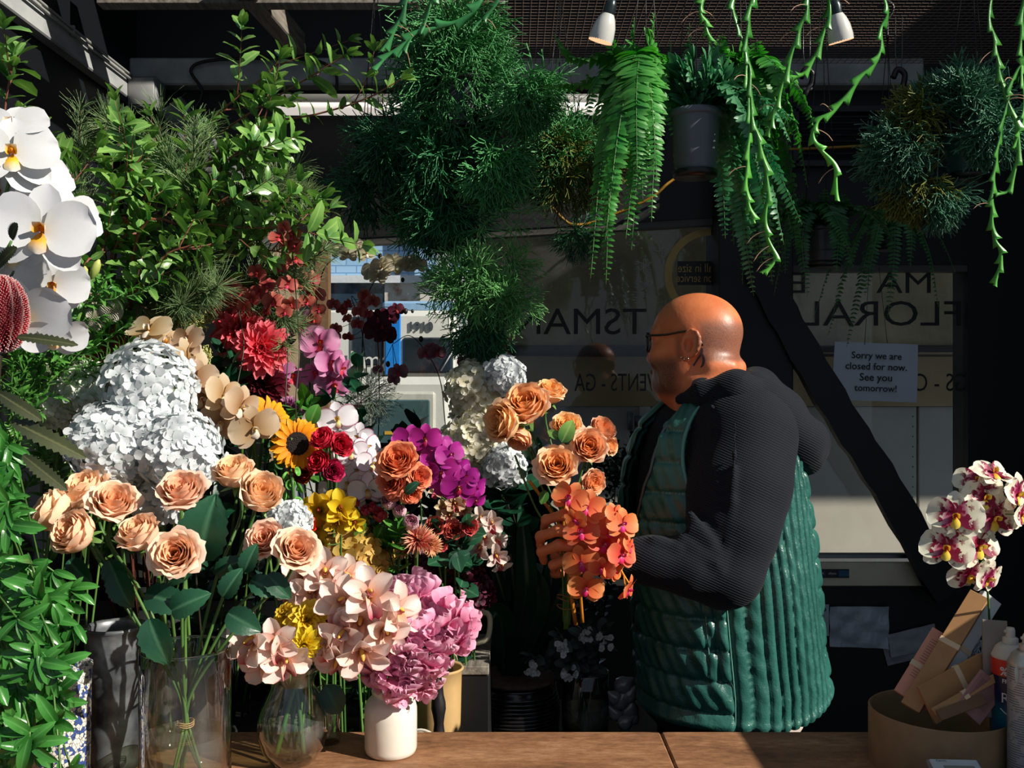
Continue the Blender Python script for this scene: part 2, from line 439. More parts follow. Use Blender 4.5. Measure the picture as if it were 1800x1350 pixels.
# back wall with its two window openings; the first opening has a sloping head
g = G(); W1 = (-.80, .706); W2 = (.96, 1.604); zs = .80; zt2 = 1.92
hz = lambda x: 2.00 + (x + .77) / (1.476) * .085
wy = BY + .06
box(g, ((-1.32 + W1[0]) / 2, wy, 1.55), (W1[0] + 1.32, .12, 3.1))
box(g, ((W1[1] + W2[0]) / 2, wy, 1.55), (W2[0] - W1[1], .12, 3.1))
box(g, ((W2[1] + 1.96) / 2, wy, 1.55), (1.96 - W2[1], .12, 3.1))
box(g, (sum(W1) / 2, wy, zs / 2), (W1[1] - W1[0], .12, zs))
box(g, (sum(W2) / 2, wy, zs / 2), (W2[1] - W2[0], .12, zs))
box(g, (sum(W2) / 2, wy, (zt2 + 3.1) / 2), (W2[1] - W2[0], .12, 3.1 - zt2))
V = []
for x in W1:
    for y in (BY, BY + .12):
        V += [(x, y, hz(x)), (x, y, 3.1)]
g.add(np.array(V), np.array([[0, 4, 5, 1], [2, 3, 7, 6], [0, 2, 6, 4], [1, 5, 7, 3], [0, 1, 3, 2], [4, 6, 7, 5]]))
struct('wall_back', g, black)
# ceiling, joists and the wire mesh under it
struct('ceiling', box(G(), (.3, 3.13, 3.14), (3.6, .75, .08)), ceil_black)
struct('wall_street_shade', box(G(), (1.5, 3.2, 3.9), (9, .5, 1.4)), concrete)  # unseen upper storey, added to keep the sun off the truck
g = G(); box(g, (.05, BY - .035, 2.578), (2.74, .07, .094), bev=.006); struct('beam_back', g, grey_paint)
struct('beam_left', box(G(), (-1.3, 2.2, 2.5), (.04, 2.3, .088), bev=.004), grey_paint)
g = G(); bar(g, (-.82, 2.2, 2.66), (-.735, 3.3, 2.66), .06, .075, bev=.004); struct('joist_beam', g, timber_pale)
struct('cross_beam', box(G(), (-.62, 2.86, 2.665), (1.2, .05, .10), bev=.003), timber_pale)
struct('ceiling_board_beam', box(G(), (-.95, 2.62, 2.70), (.7, .22, .03), bev=.003), timber_dark)
g = G(); bar(g, (-1.16, BY - .1, 2.45), (-.80, BY - .06, 1.98), .09, .06, (0, 1, 0), bev=.004); struct('brace_beam', g, solid('grey_board', (112, 112, 114), .7, n=(9, .3)))
g = G()
xs = np.arange(-.32, 1.94, .0235); ys = np.arange(2.20, BY - .08, .0235)
sticks(g, np.stack([xs, 0 * xs + 2.18, 0 * xs + 2.600], 1), np.stack([xs, 0 * xs + BY - .08, 0 * xs + 2.600], 1), .0011, sides=4)
sticks(g, np.stack([0 * ys - .32, ys, 0 * ys + 2.597], 1), np.stack([0 * ys + 1.94, ys, 0 * ys + 2.597], 1), .0011, sides=4)
struct('ceiling_mesh_trim', g, wire_mat)
g = G(); box(g, (.8, 2.19, 2.63), (2.3, .05, .06)); struct('mesh_edge_beam', g, timber_dark)
g = G(); bar(g, (-.4, 1.66, 2.78), (1.9, 1.66, 2.78), .05, .07); struct('hanging_beam', g, timber_dark)
g = G(); bar(g, (-1.3, 1.12, 2.78), (-.2, 1.12, 2.78), .05, .07); struct('front_beam', g, timber_dark)
# windows: frame members, glass, ledge
for nm, (x0, x1), z1a, z1b in (('window_1', W1, hz(W1[0]), hz(W1[1])), ('window_2', W2, zt2, zt2)):
    fr = G()
    bar(fr, (x0, BY + .03, z1a - .012), (x1, BY + .03, z1b - .012), .05, .024)
    bar(fr, (x0, BY + .03, zs + .012), (x1, BY + .03, zs + .012), .05, .024)
    f = struct(nm, fr, solid(nm + '_frame', (74, 70, 66), .5, n=(12, .25)))
    gp = G(); y = BY + .035
    gp.add(np.array([(x0, y, zs), (x1, y, zs), (x1, y, z1b), (x0, y, z1a), (x0, y + .005, zs), (x1, y + .005, zs), (x1, y + .005, z1b), (x0, y + .005, z1a)]),
           np.array([[0, 1, 2, 3], [5, 4, 7, 6]]))
    part('pane', gp, pane, f, False)
    s = G(); box(s, ((x0 + x1) / 2, BY - .012, zs + .035), (x1 - x0, .024, .082), bev=.003)
    part('window_ledge', s, cream_sill, f, False)
    s = G(); box(s, ((x0 + x1) / 2, BY - .004, zs + .098), (x1 - x0, .03, .016), bev=.002)
    part('window_rail', s, alu, f, False)
struct('window_post_trim', box(G(), (.833, BY - .05, 1.3), (.255, .1, 2.5), bev=.004), black)
g = G(); bar(g, (-.66, BY - .02, .82), (-.66, BY - .02, 2.0), .045, .05, (0, 1, 0)); struct('timber_post_trim', g, solid('brown_post', (134, 104, 74), .6, n=(14, .3), stretch=(4, 4, .4)))
g = G(); box(g, (-.765, BY - .006, 1.6), (.17, .012, .8)); struct('beige_panel_trim', g, solid('beige_board', (196, 172, 142), .6, n=(6, .1)))
# the diagonal black brace across the second window, made of two straight lengths and a bend
g = G(); b = spline([P(1330, 470, 3.3), P(1395, 590, 3.3), P(1480, 735, 3.3), P(1560, 860, 3.3), P(1665, 1045, 3.3)], 24)
V = []; t, N, B = frames(b, (0, 1, 0))
nn = np.cross(t, A(0, 1, 0)); nn /= np.linalg.norm(nn, axis=1, keepdims=True)
wob = .052 + .0035 * np.sin(np.arange(24) * 2.1)
for k in range(24):
    for s1, s2 in ((-1, -1), (1, -1), (1, 1), (-1, 1)): V.append(b[k] + nn[k] * s1 * wob[k] + A(0, s2 * .022, 0))
g.add(np.array(V), [grid_f(24, 4, True), np.array([[0, 1, 2, 3], [95, 94, 93, 92]])]); struct('diagonal_brace_trim', g, black)

# tube light below the back beam
t0 = thing('tube_light', 'long white tube light under the pale beam above the window', 'light', (-.21, 3.24, 2.41))
g = G(); box(g, (-.23, 3.25, 2.452), (1.16, .06, .03), bev=.004); part('housing', g, solid('light_housing', (150, 150, 146), .5), t0)
g = G(); box(g, (-.23, 3.235, 2.42), (1.14, .05, .036), bev=.012); part('diffuser', g, solid('light_diffuser', (236, 232, 226), .4, emit=((255, 244, 234), .62)), t0)

# wiring on the left beam
g = G()
for k, off in enumerate((0, .014)):
    tube(g, spline([(-1.268, 1.2, 2.53 - off), (-1.268, 1.8, 2.527 - off), (-1.267, 2.3, 2.53 - off), (-1.268, 2.8, 2.526 - off), (-1.268, 3.22, 2.528 - off)], 40), .0048, 6)
for y in (1.5, 1.9, 2.35, 2.8): box(g, (-1.272, y, 2.522), (.012, .012, .03))
single('conduit_cable', g, solid('conduit_grey', (150, 150, 146), .5), 'pair of pale cables clipped along the white left beam', 'cable')
g = G(); box(g, (-1.235, 3.27, 2.475), (.1, .09, .105), bev=.006); tag_o = thing('junction_box', 'square grey junction box where the two white beams meet', 'junction box', (-1.235, 3.27, 2.42))
part('housing', g, solid('junction_grey', (128, 130, 130), .5), tag_o)
g = G(); box(g, (-1.235, 3.221, 2.475), (.088, .008, .092), bev=.003); part('cover', g, solid('junction_cover', (140, 141, 140), .5), tag_o)
g = G(); tube(g, spline([(-1.18, 3.27, 2.45), (-1.1, 3.3, 2.43), (-1.06, 3.31, 2.5), (-1.1, 3.315, 2.58), (-1.0, 3.315, 2.612), (-.7, 3.315, 2.612), (-.61, 3.315, 2.57), (-.6, 3.315, 2.5)], 50), .0055, 6)
single('black_cable', g, black, 'black cable looping from the junction box along the back beam', 'cable')
g = G(); tube(g, spline([P(960, 352, 3.28), P(990, 385, 3.28), P(1010, 395, 3.28), P(1050, 388, 3.28), P(1140, 350, 3.25), P(1190, 312, 3.25), P(1300, 262, 3.3), P(1400, 262, 3.3), P(1540, 255, 3.3)], 60), .005, 6)
single('yellow_hose', g, solid('yellow_rubber', (168, 124, 34), .5), 'yellow hose drooping along the black wall above the window', 'hose')
# louvred panel high on the right of the back wall
f = thing('louvre_vent', 'dark louvred vent high on the black back wall', 'vent', (1.28, BY - .02, 2.22))
g = G(); cx, cz, w, h = 1.30, 2.365, .62, .19
for s in (-1, 1):
    box(g, (cx + s * w / 2, BY - .015, cz), (.02, .03, h)); box(g, (cx, BY - .015, cz + s * h / 2), (w, .03, .02))
part('frame', g, solid('vent_frame', (38, 40, 44), .5), f, False)
g = G()
for k in range(8): box(g, (cx, BY - .012, cz - h / 2 + .02 + k * .0215), (w - .03, .022, .004), rotx(.6))
part('slats', g, solid('vent_slats', (44, 46, 52), .45), f, False)

# lettering and decals on the glass (read from the street)
ink = solid('black_vinyl', (14, 15, 16), .5); gold = solid('gold_vinyl', (190, 158, 84), .45); whitev = solid('white_vinyl', (190, 194, 190), .6)
gy = BY + .03
def wp(px, py): p = P(px, py, gy); return p
def sign(body, px, py, hpx, w_px, mat, label, cat='lettering', name='window_lettering', mir=True, **k):
    g = text_g(body, 1.0, np.eye(4), extrude=0, **k); V = g.arr(); w = np.ptp(V[:, 0]); h = np.ptp(V[:, 1])
    sx = px2m(w_px, gy) / w; sy = px2m(hpx, gy) / h; mid = (V.max(0) + V.min(0)) / 2
    V = (V - mid) * A(sx, sy, 1); M = (MIRRORED if mir else FACE_CAM)(wp(px, py))
    V[:, 2] = 0.0006; g2 = G(); F = [f[:, ::-1] for f in g.F] if mir else g.F
    for f in F: pass
    g2.add(V @ M[:3, :3].T + M[:3, 3], F)
    return single(name, g2, mat, label, cat, smooth=False)
sign('TSMAN', 1020, 565, 46, 232, ink, 'big dark mirrored capitals TSMAN across the first window')
sign('EVENTS - GA', 1088, 672, 31, 156, ink, 'small dark mirrored words EVENTS - GA low on the first window')
sign('FLORAL', 1548, 551, 44, 282, ink, 'big dark mirrored capitals FLORAL across the second window')
sign('MA', 1588, 497, 36, 96, ink, 'dark mirrored capitals MA above the word FLORAL')
sign('E', 1402, 497, 36, 26, ink, 'single dark mirrored capital E above the left end of the word FLORAL')
sign('GS - C', 1655, 672, 31, 92, ink, 'small mirrored letters GS - C right of the paper notice')
sign('all in size', 1222, 471, 15, 60, gold, 'gold mirrored words all in size inside the gold ring')
sign('on service.', 1219, 489, 14, 66, gold, 'gold mirrored words on service inside the gold ring')
g = G(); c = np.array(wp(1250, 482)); R = .166; a = np.linspace(PI * .5, PI * 1.42, 40)
V = np.concatenate([[c + A(math.cos(t) * R, -.001, math.sin(t) * R * .98), c + A(math.cos(t) * (R - .026), -.001, math.sin(t) * (R - .026) * .98)] for t in a])
keep = V[:, 0] < W1[1]
g.add(V, np.array([[2 * i, 2 * i + 2, 2 * i + 3, 2 * i + 1] for i in range(39)])); single('ring_decal', g, gold, 'gold ring decal on the right edge of the first window', 'decal', smooth=False)
g = G(); c = np.array(wp(1222, 480)); box(g, c + A(0, .001, 0), (.125, .0006, .085)); single('dark_decal', g, solid('dark_green_vinyl', (14, 22, 18), .5), 'dark panel behind the small gold words', 'decal', smooth=False)
for k, (px, py, r, n) in enumerate(((1133, 468, 13, 6), (1135, 500, 12, 5), (1112, 428, 11, 4), (1161, 439, 12, 4))):
    g = G(); c = np.array(wp(px, py)); r = px2m(r, gy)
    for j in range(n):
        th = PI / 2 + j * 2 * PI / n; lp = []
        for s in np.linspace(0, 2 * PI, 15):
            x = r * (.55 - .45 * math.cos(s)); y = r * (.14 if n > 4 else .26) * math.sin(s)
            lp.append(c + A(x * math.cos(th) - y * math.sin(th), -.001, x * math.sin(th) + y * math.cos(th)))
        tube(g, lp, .0009, 4, cap=False)
    single('flower_decal', g, whitev, ('six petalled white outline flower decal left of the gold ring', 'lowest white flower decal just below the six petalled one', 'uppermost white flower decal, four petalled, furthest left', 'four petalled white flower decal nearest the gold ring')[k], 'decal')

# notices
paper = solid('white_paper', (196, 202, 212), .6, n=(3, .06), bump=.1, bscale=12)
plastic = solid('plastic_sleeve', (196, 204, 218), .22, n=(5, .25), bump=.8, bscale=14, dist=.012)
t1 = thing('paper_notice', 'white paper notice reading Sorry we are closed hung on strings in the window', 'notice', P(1540, 708, 3.28))
D = 3.28; c = np.array(P(1539, 654, D)); R = roty(.035); w, h = px2m(147, D), px2m(102, D)
g = G(); V = []; nx = 12
for i in range(nx):
    for j in range(8):
        x = (i / (nx - 1) - .5) * w; z = (j / 7 - .5) * h
        V.append(c + R @ A(x, .004 * math.sin(i * .9 + j * .5), z))
V = np.array(V); n = len(V); g.add(np.concatenate([V, V + A(0, .0015, 0)]), [grid_f(nx, 8), grid_f(nx, 8)[:, ::-1] + n]); part('sheet', g, paper, t1)
for k, (body, dz, wpx) in enumerate((('Sorry we are', 28, 88), ('closed for now.', 9, 108), ('See you', -10, 57), ('tomorrow!', -29, 74))):
    g = text_g(body, 1., np.eye(4), extrude=0, weight=.012); V = g.arr(); s = px2m(wpx, D) / np.ptp(V[:, 0]); V = (V - A((V[:, 0].max() + V[:, 0].min()) / 2, 0, 0)) * s
    M = FACE_CAM((0, 0, 0)); V = (V @ M[:3, :3].T + A(0, -.0058, px2m(dz, D) )) @ R.T + c
    g.V = [V]; part('print', g, ink, t1, False)
for px0, px1 in ((1528, 1520), (1545, 1560)):
    g = G(); tube(g, [P(px0, 470, D + .02), P(px1, 606, D)], .0009, 4); part('string', g, ink, t1)
def sheet(name, label, pts, d, mat, cat, wrinkle=.004, group=None):
    """a rectangular sheet by its four pixel corners (tl, tr, br, bl)"""
    q = [np.array(P(x, y, d)) for x, y in pts]; V = []
    for i in range(14):
        for j in range(14):
            a, b = i / 13, j / 13
            p = (1 - a) * (1 - b) * q[0] + a * (1 - b) * q[1] + a * b * q[2] + (1 - a) * b * q[3]
            V.append(p + A(0, -abs(wrinkle * math.sin(a * 7 + b * 5 + px_seed(name)) * math.cos(b * 6 - a * 3)) , 0))
    V = np.array(V); g = G(); g.add(np.concatenate([V, V + A(0, .0015, 0)]), [grid_f(14, 14), grid_f(14, 14)[:, ::-1] + 196])
    return single(name, g, mat, label, cat)
def px_seed(s): return sum(map(ord, s)) % 7
sheet('plastic_wallet', 'clear crinkled plastic wallet stuck on the black wall under the window', ((1458, 1066), (1562, 1066), (1561, 1140), (1458, 1136)), BY - .012, plastic, 'wallet', .008)
sheet('folded_paper', 'upper grey paper sheet stuck at a tilt right of the plastic wallet', ((1560, 1116), (1642, 1096), (1650, 1138), (1566, 1156)), BY - .014, solid('grey_paper', (176, 180, 188), .6), 'paper')
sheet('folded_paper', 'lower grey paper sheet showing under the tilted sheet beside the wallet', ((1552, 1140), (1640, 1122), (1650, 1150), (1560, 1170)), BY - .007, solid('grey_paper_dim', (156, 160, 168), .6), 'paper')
t2 = thing('wall_notice', 'white notice with printed words beside the plastic wallet, half behind the man', 'notice', P(1440, 1118, BY - .01))
g = G(); box(g, np.array(P(1424, 1090, BY - .01)), (px2m(66, BY), .002, px2m(55, BY))); part('sheet', g, paper, t2, False)
for k, s in enumerate(('R TO', 'CK', 'Y', '', 'US', 'S.')):
    if s:
        g = text_g(s, .016, FACE_CAM(np.array(P(1444 - (1 if k != 2 else 3), 1072 + k * 7.5, BY - .013))), extrude=0, weight=.0006); part('print', g, ink, t2, False)
st = thing('card_sticker', 'dark payment card sticker with three small cards on the cream window ledge', 'sticker', P(1461, 1015, 3.37))
g = G(); box(g, np.array(P(1461, 1008, 3.372)), (.125, .002, .030)); part('backing', g, ink, st, False)
for k, (px, colr) in enumerate(((1442, (36, 52, 92)), (1463, (30, 34, 44)), (1483, (28, 92, 130)))):
    g = G(); box(g, np.array(P(px, 1008, 3.371)), (.036, .002, .022)); cb = part('card', g, solid('card_%d' % k, colr, .5), st, False)
    if k < 2:
        g = text_g(('VISA', 'eftpos')[k], (.0135, .011)[k], FACE_CAM(np.array(P(px, 1008, 3.3695))), extrude=0, weight=.0003); part('print', g, whitev, cb, False)

# ---------------------------------------------------------------- the street outside
struct('street_ground', box(G(), (0, 9, -.12), (30, 11, .1)), asphalt)
tarp = solid('brown_tarpaulin', (214, 190, 146), .75, n=(3, .3), bump=.6, bscale=7, dist=.03, col2=(172, 152, 116))
tarp2 = solid('tan_tarpaulin', (206, 174, 124), .75, n=(4, .25), bump=.4, bscale=9, dist=.02)
vanw = solid('white_bodywork', (222, 220, 212), .35, n=(3, .08), spec=.5)
TD = 4.7
tr = thing('curtain_truck', 'parked truck with a brown tarpaulin side and white lower panels outside the windows', 'truck', (1.6, TD + .6, -.07))
x0, x1 = P(822, 0, TD)[0], 3.2
def wavy(xa, xb, za, zb, y, nx, nz, amp, ph=0):
    x = np.linspace(xa, xb, nx); z = np.linspace(za, zb, nz); X, Z = np.meshgrid(x, z, indexing='ij')
    Y = y + amp * (np.sin(X * 5.3 + Z * 2 + ph) * .6 + np.sin(X * 2.1 - Z * 4.3) + .5 * np.sin(X * 11 + Z * 6))
    V = np.stack([X, Y, Z], -1).reshape(-1, 3); n = len(V); f = grid_f(nx, nz)
    g = G(); g.add(np.concatenate([V, V + A(0, .01, 0)]), [f, f[:, ::-1] + n]); return g
zt = P(0, 608, TD)[2]; zb = P(0, 714, TD)[2]
part('curtain', wavy(x0, x1, zt, 2.40, TD, 60, 20, .012), tarp, tr)
part('curtain_skirt', wavy(x0, x1, zb, zt - .05, TD - .02, 60, 8, .006, 2), tarp2, tr)
g = G(); tube(g, [(x0, TD - .02, zt - .025), (x1, TD - .02, zt - .025)], .028, 10); part('curtain_roll', g, solid('dark_strap', (52, 46, 38), .6), tr)
g = G(); box(g, ((x0 + x1) / 2, TD + .50, 1.53), (x1 - x0, .9, 1.74)); part('body', g, tarp2, tr, False)
zl = P(0, 980, TD)[2]
panm = solid('cream_panel', (214, 206, 190), .42, n=(2.5, .1), col2=(196, 188, 172))
for a, b in ((x0, P(1612, 0, TD)[0]), (P(1614, 0, TD)[0], x1)):
    g = G(); box(g, ((a + b) / 2, TD + .02, (zb + zl) / 2), (b - a - .004, .04, zb - zl), bev=.004); pp = part('drop_side_panel', g, panm, tr, False)
    for z in np.linspace(zl + .05, zb - .05, 14): g = G(); ball(g, (b - .02, TD, z), .004, 4, 6); part('rivet', g, alu, pp)
g = G(); box(g, (P(1133, 0, TD)[0], TD - .012, P(0, 740, TD)[2]), (.13, .03, .05), bev=.004); box(g, (P(1108, 0, TD)[0], TD - .02, P(0, 740, TD)[2]), (.03, .04, .09), bev=.004); part('latch', g, alu, tr)
g = G(); box(g, (P(1133, 0, TD)[0], TD - .002, (zb + zl) / 2), (.05, .02, zb - zl), bev=.004); part('hinge_post', g, panm, tr)
g = G(); box(g, ((x0 + x1) / 2, TD + .05, zl - .04), (x1 - x0, .12, .07)); box(g, ((x0 + x1) / 2, TD + .5, .45), (x1 - x0, .8, .2)); part('chassis', g, solid('chassis_grey', (110, 112, 114), .5), tr, False)
for x in (.3, 2.6):
    for y in (TD + .2, TD + .8):
        g = G(); lathe(g, [(.05, -.12), (.2, -.12), (.36, -.1), (.38, -.05), (.38, .05), (.36, .1), (.2, .12), (.05, .12)], (0, 0, 0), 28, M=face_to((0, 1, 0), (x, y, .31))); part('wheel', g, black, tr)
def q(px, py, d): return np.array(P(px, py, d))
def pbox(g, px0, py0, px1, py1, d, dep, m=0, bev=0.):
    a, b = q(px0, py1, d), q(px1, py0, d); box(g, ((a[0] + b[0]) / 2, d + dep / 2, (a[2] + b[2]) / 2), (b[0] - a[0], dep, b[2] - a[2]), m=m, bev=bev); return g
bd = 9.8
bl = thing('painted_building', 'pale blue painted brick building across the street', 'building', q(660, 900, bd))
brick = bpy.data.materials.new('painted_brick'); t = NT(brick)
bt = t.n('ShaderNodeTexBrick', i_Scale=1.0); bt.inputs['Color1'].default_value = lin((150, 190, 226)); bt.inputs['Color2'].default_value = lin((164, 200, 232)); bt.inputs['Mortar'].default_value = lin((112, 150, 192))
bt.inputs['Brick Width'].default_value = .21; bt.inputs['Row Height'].default_value = .075; bt.inputs['Mortar Size'].default_value = .006
mp = t.n('ShaderNodeMapping'); mp.inputs['Rotation'].default_value = (PI / 2, 0, 0); t.l(t.n('ShaderNodeTexCoord').outputs['Object'], mp.inputs[0]); t.l(mp.outputs[0], bt.inputs['Vector'])
b = t.n('ShaderNodeBsdfPrincipled', i_Roughness=.7); t.l(bt.outputs[0], b.inputs['Base Color']); t.out(b.outputs[0])
part('wall', pbox(G(), 380, 250, 900, 484, bd, .3), brick, bl, False)
part('wall_base', pbox(G(), 380, 486, 900, 946, bd + .05, .3), solid('pale_render', (190, 196, 200), .7), bl, False)
part('string_course', pbox(G(), 380, 484, 900, 497, bd - .1, .3), solid('white_render', (222, 226, 230), .6), bl, False)
fr = part('window', pbox(G(), 570, 497, 676, 532, bd - .02, .1), solid('shop_window_dark', (44, 62, 78), .15), bl, False)
part('rust_panel', pbox(G(), 676, 489, 800, 534, bd - .03, .08), solid('rusted_panel', (214, 208, 200), .6, n=(6, .5), col2=(150, 86, 54), thr=(.3, .48)), bl, False)
part('white_post', pbox(G(), 768, 250, 792, 700, bd - .3, .1), solid('white_post_paint', (226, 228, 230), .5), bl, False)
vd = 8.0
vn = thing('delivery_van', 'white and blue van with the number 1910 above its windscreen across the street', 'van', q(720, 1000, vd))
blue = solid('blue_bodywork', (30, 128, 214), .3); lblue = solid('light_blue_bodywork', (150, 186, 220), .35); dglass = solid('dark_vehicle_glass', (30, 40, 48), .08, spec=.8)
part('cab', pbox(G(), 673, 545, 800, 662, vd, .7, bev=.05), vanw, vn, False)
part('side_body', pbox(G(), 560, 545, 672, 662, vd + .05, .65, bev=.02), vanw, vn, False)
part('lower_body', pbox(G(), 562, 662, 798, 1006, vd + .06, .6, bev=.02), vanw, vn, False)
part('roof_band', pbox(G(), 672, 529, 800, 549, vd + .05, .6, bev=.02), lblue, vn, False)
part('blue_stripe', pbox(G(), 676, 546, 704, 660, vd - .02, .1, bev=.01), blue, vn, False)
part('windscreen', pbox(G(), 706, 592, 796, 656, vd - .015, .1, bev=.02), dglass, vn, False)
sg = part('side_window', pbox(G(), 618, 556, 672, 642, vd + .03, .1, bev=.01), dglass, vn, False)
part('lettering', text_g('hma', .21, FACE_CAM(q(652, 634, vd + .02)), extrude=.002), vanw, sg, False)
part('number', text_g('1910', .105, FACE_CAM(q(739, 575, vd - .01)), extrude=.004, weight=.003), solid('grey_number', (70, 76, 84), .5), vn, False)
g = G(); tube(g, [q(775, 652, vd - .03), q(800, 610, vd - .03)], .006, 5); part('wiper', g, vanw, vn)
g = G(); lathe(g, [(.05, -.1), (.3, -.1), (.33, 0), (.3, .1), (.05, .1)], (0, 0, 0), 24, M=face_to((0, 1, 0), q(690, 930, vd + .2))); part('wheel', g, black, vn)
ud = 7.3
ut = thing('white_ute', 'cream white car whose side window shows low behind the orchids', 'car', q(690, 1000, ud))
part('body', pbox(G(), 520, 662, 795, 1038, ud, .45, bev=.06), vanw, ut, False)
part('window_surround', pbox(G(), 640, 686, 768, 800, ud - .02, .1, bev=.03), solid('cream_bodywork', (206, 204, 192), .4), ut, False)
sw = part('side_window', pbox(G(), 650, 698, 760, 800, ud - .03, .1, bev=.03), solid('car_glass_teal', (70, 96, 98), .1, spec=.8), ut, False)
part('stripe', pbox(G(), 676, 758, 700, 764, ud - .035, .1), solid('yellow_stripe', (214, 170, 60), .5), sw, False)
# ---------------------------------------------------------------- the counter and what stands on it
wood = bpy.data.materials.new('counter_wood'); t = NT(wood)
vec = t.n('ShaderNodeTexCoord').outputs['Object']
mp = t.n('ShaderNodeMapping'); mp.inputs['Scale'].default_value = (.55, 1.6, 1); t.l(vec, mp.inputs[0])
n1 = t.noise(9, 8, vec=mp.outputs[0], rough=.75); n2 = t.noise(60, 6, vec=mp.outputs[0], rough=.8); n3 = t.noise(3, 3, vec=vec)
c = t.ramp(t.math('ADD', t.math('MULTIPLY', n1, .55), t.math('MULTIPLY', n2, .45)), [(.33, lin((74, 47, 30))), (.5, lin((140, 98, 66))), (.66, lin((184, 142, 104)))])
c = t.mix(t.ramp(t.noise(14, 2, vec=vec), [(.72, (0, 0, 0, 1)), (.78, (1, 1, 1, 1))]), c, lin((48, 30, 20)))
b = t.n('ShaderNodeBsdfPrincipled', i_Roughness=.62); t.l(c, b.inputs['Base Color']); t.l(t.bump(n2, .3, .002), b.inputs['Normal']); t.out(b.outputs[0])
CT = .90
cn = thing('shop_counter', 'worn brown wooden counter top across the foreground', 'counter', (.1, 1.3, 0))
xj = P(1172, 1300, 1.6)[0]
for a, b_ in ((-1.25, xj - .001), (xj + .001, 1.3)):
    g = G(); box(g, ((a + b_) / 2, 1.31, CT - .019), (b_ - a, .72, .038), bev=.003); part('worktop', g, wood, cn, False)
g = G(); box(g, (.02, 1.31, .431), (2.4, .64, .862)); part('cabinet', g, solid('counter_front', (44, 32, 24), .7), cn, False)

water = pane_mat('water', (.84, .88, .74, 1), haze=.42, refl=1.4); rim_glass = glass('rim_glass')
clear = pane_mat('clear_glass', (.982, .99, .988, 1), refl=2.0, edge=2.6)
def vase(name, label, prof, x, y, z, wall=.003, wl=None, n=48, mat=None, group=None, inset=.0045):
    """glass vessel: outer profile (r, h) from foot to rim, thickness, optional water level"""
    t0 = thing(name, label, 'vase', (x, y, z), group)
    prof = np.array(prof, float); inn = prof[::-1].copy(); inn[:, 0] = np.maximum(inn[:, 0] - wall, .001); inn = inn[inn[:, 1] > prof[0, 1] + .008]; inn = np.vstack([inn, [.001, .010]])
    g = G(); lathe(g, np.vstack([[.001, 0], prof, [[prof[-1, 0] - wall / 2, prof[-1, 1] + wall / 2]], inn]), (x, y, z), n)
    part('vessel', g, mat or clear, t0)
    rr_ = prof[-1, 0] - wall / 2; g = G(); tube(g, [(x + rr_ * math.cos(a), y + rr_ * math.sin(a), z + prof[-1, 1]) for a in np.linspace(0, 2 * PI, 49)], wall * .55, 6, cap=False); part('rim', g, rim_glass, t0)
    if wl:
        pr = prof[prof[:, 1] < wl]; rw = np.interp(wl, prof[:, 1], prof[:, 0])
        g = G(); body = [(max(r - inset, .001), max(h, .011)) for r, h in pr] + [(rw - inset, wl), (rw - inset - .004, wl), (.001, wl)]
        lathe(g, [(.001, .011)] + body, (x, y, z), n); part('water', g, water, t0)
    return t0
# tall cylinder
VC = P(326, 1140, 1.42); VX, VY = VC[0], VC[1]
vase('cylinder_vase', 'tall clear glass cylinder vase of peach roses on the counter', [(.060, 0), (.0645, .004), (.065, .02), (.065, .12), (.065, .213)], VX, VY, CT, .004, .088)
# bulb vase
BX, BVY = P(513, 0, 1.53)[0], 1.535
vase('bulb_vase', 'round clear glass vase with flared rim holding blush orchids', [(.030, 0), (.036, .004), (.050, .025), (.0555, .05), (.0525, .08), (.040, .108), (.034, .122), (.034, .132), (.040, .145), (.049, .156)], BX, BVY, CT, .003, .06)
# small tumbler behind the bulb vase
sx, sy = P(577, 0, 1.62)[0], 1.62
vase('glass_tumbler', 'small bluish glass half hidden behind the round glass vase', [(.018, 0), (.02, .004), (.021, .04), (.022, .09)], sx, sy, CT, .002, .04, 28)
# stoneware jar
stone = solid('cream_stoneware', (232, 226, 212), .28, n=(26, .07), bump=.08, bscale=90, coat=.4)
JX, JY = P(687, 0, 1.575)[0], 1.575
jr = thing('stoneware_jar', 'cream glazed stoneware jar holding pink sweet peas on the counter', 'jar', (JX, JY, CT))
g = G(); lathe(g, [(.001, 0), (.037, 0), (.0405, .003), (.0425, .010), (.0428, .06), (.0425, .074), (.040, .083), (.034, .090), (.0285, .093), (.0282, .096), (.031, .098), (.0315, .102), (.030, .105), (.026, .105), (.0245, .100), (.0245, .092), (.036, .08), (.037, .02), (.001, .012)], (JX, JY, CT), 56); part('vessel', g, stone, jr)
# galvanised bucket
galv = solid('galvanised_steel', (138, 142, 144), .42, .35, n=(22, .45), bump=.25, bscale=30, col2=(62, 66, 70))
def bucket(x, y, z, r0, r1, h, label, mat, name='flower_bucket', group=None, bands=True):
    t0 = thing(name, label, 'bucket', (x, y, z), group)
    pr = [(.001, 0), (r0, 0)]
    for k in range(1, 16):
        f = k / 16; rr = r0 + (r1 - r0) * f + (.0025 if bands and k in (4, 5, 11) else 0); pr.append((rr, h * f))
    pr += [(r1, h), (r1 + .004, h + .003), (r1 + .002, h + .007), (r1 - .003, h + .003), (r1 - .003, h * .97), (r0 - .003, .01), (.001, .008)]
    g = G(); lathe(g, pr, (x, y, z), 40); part('vessel', g, mat, t0); return t0
bucket(P(203, 0, 1.52)[0], 1.52, CT, .036, .043, .215, 'tall galvanised metal bucket left of the glass cylinder vase', galv, 'metal_bucket')
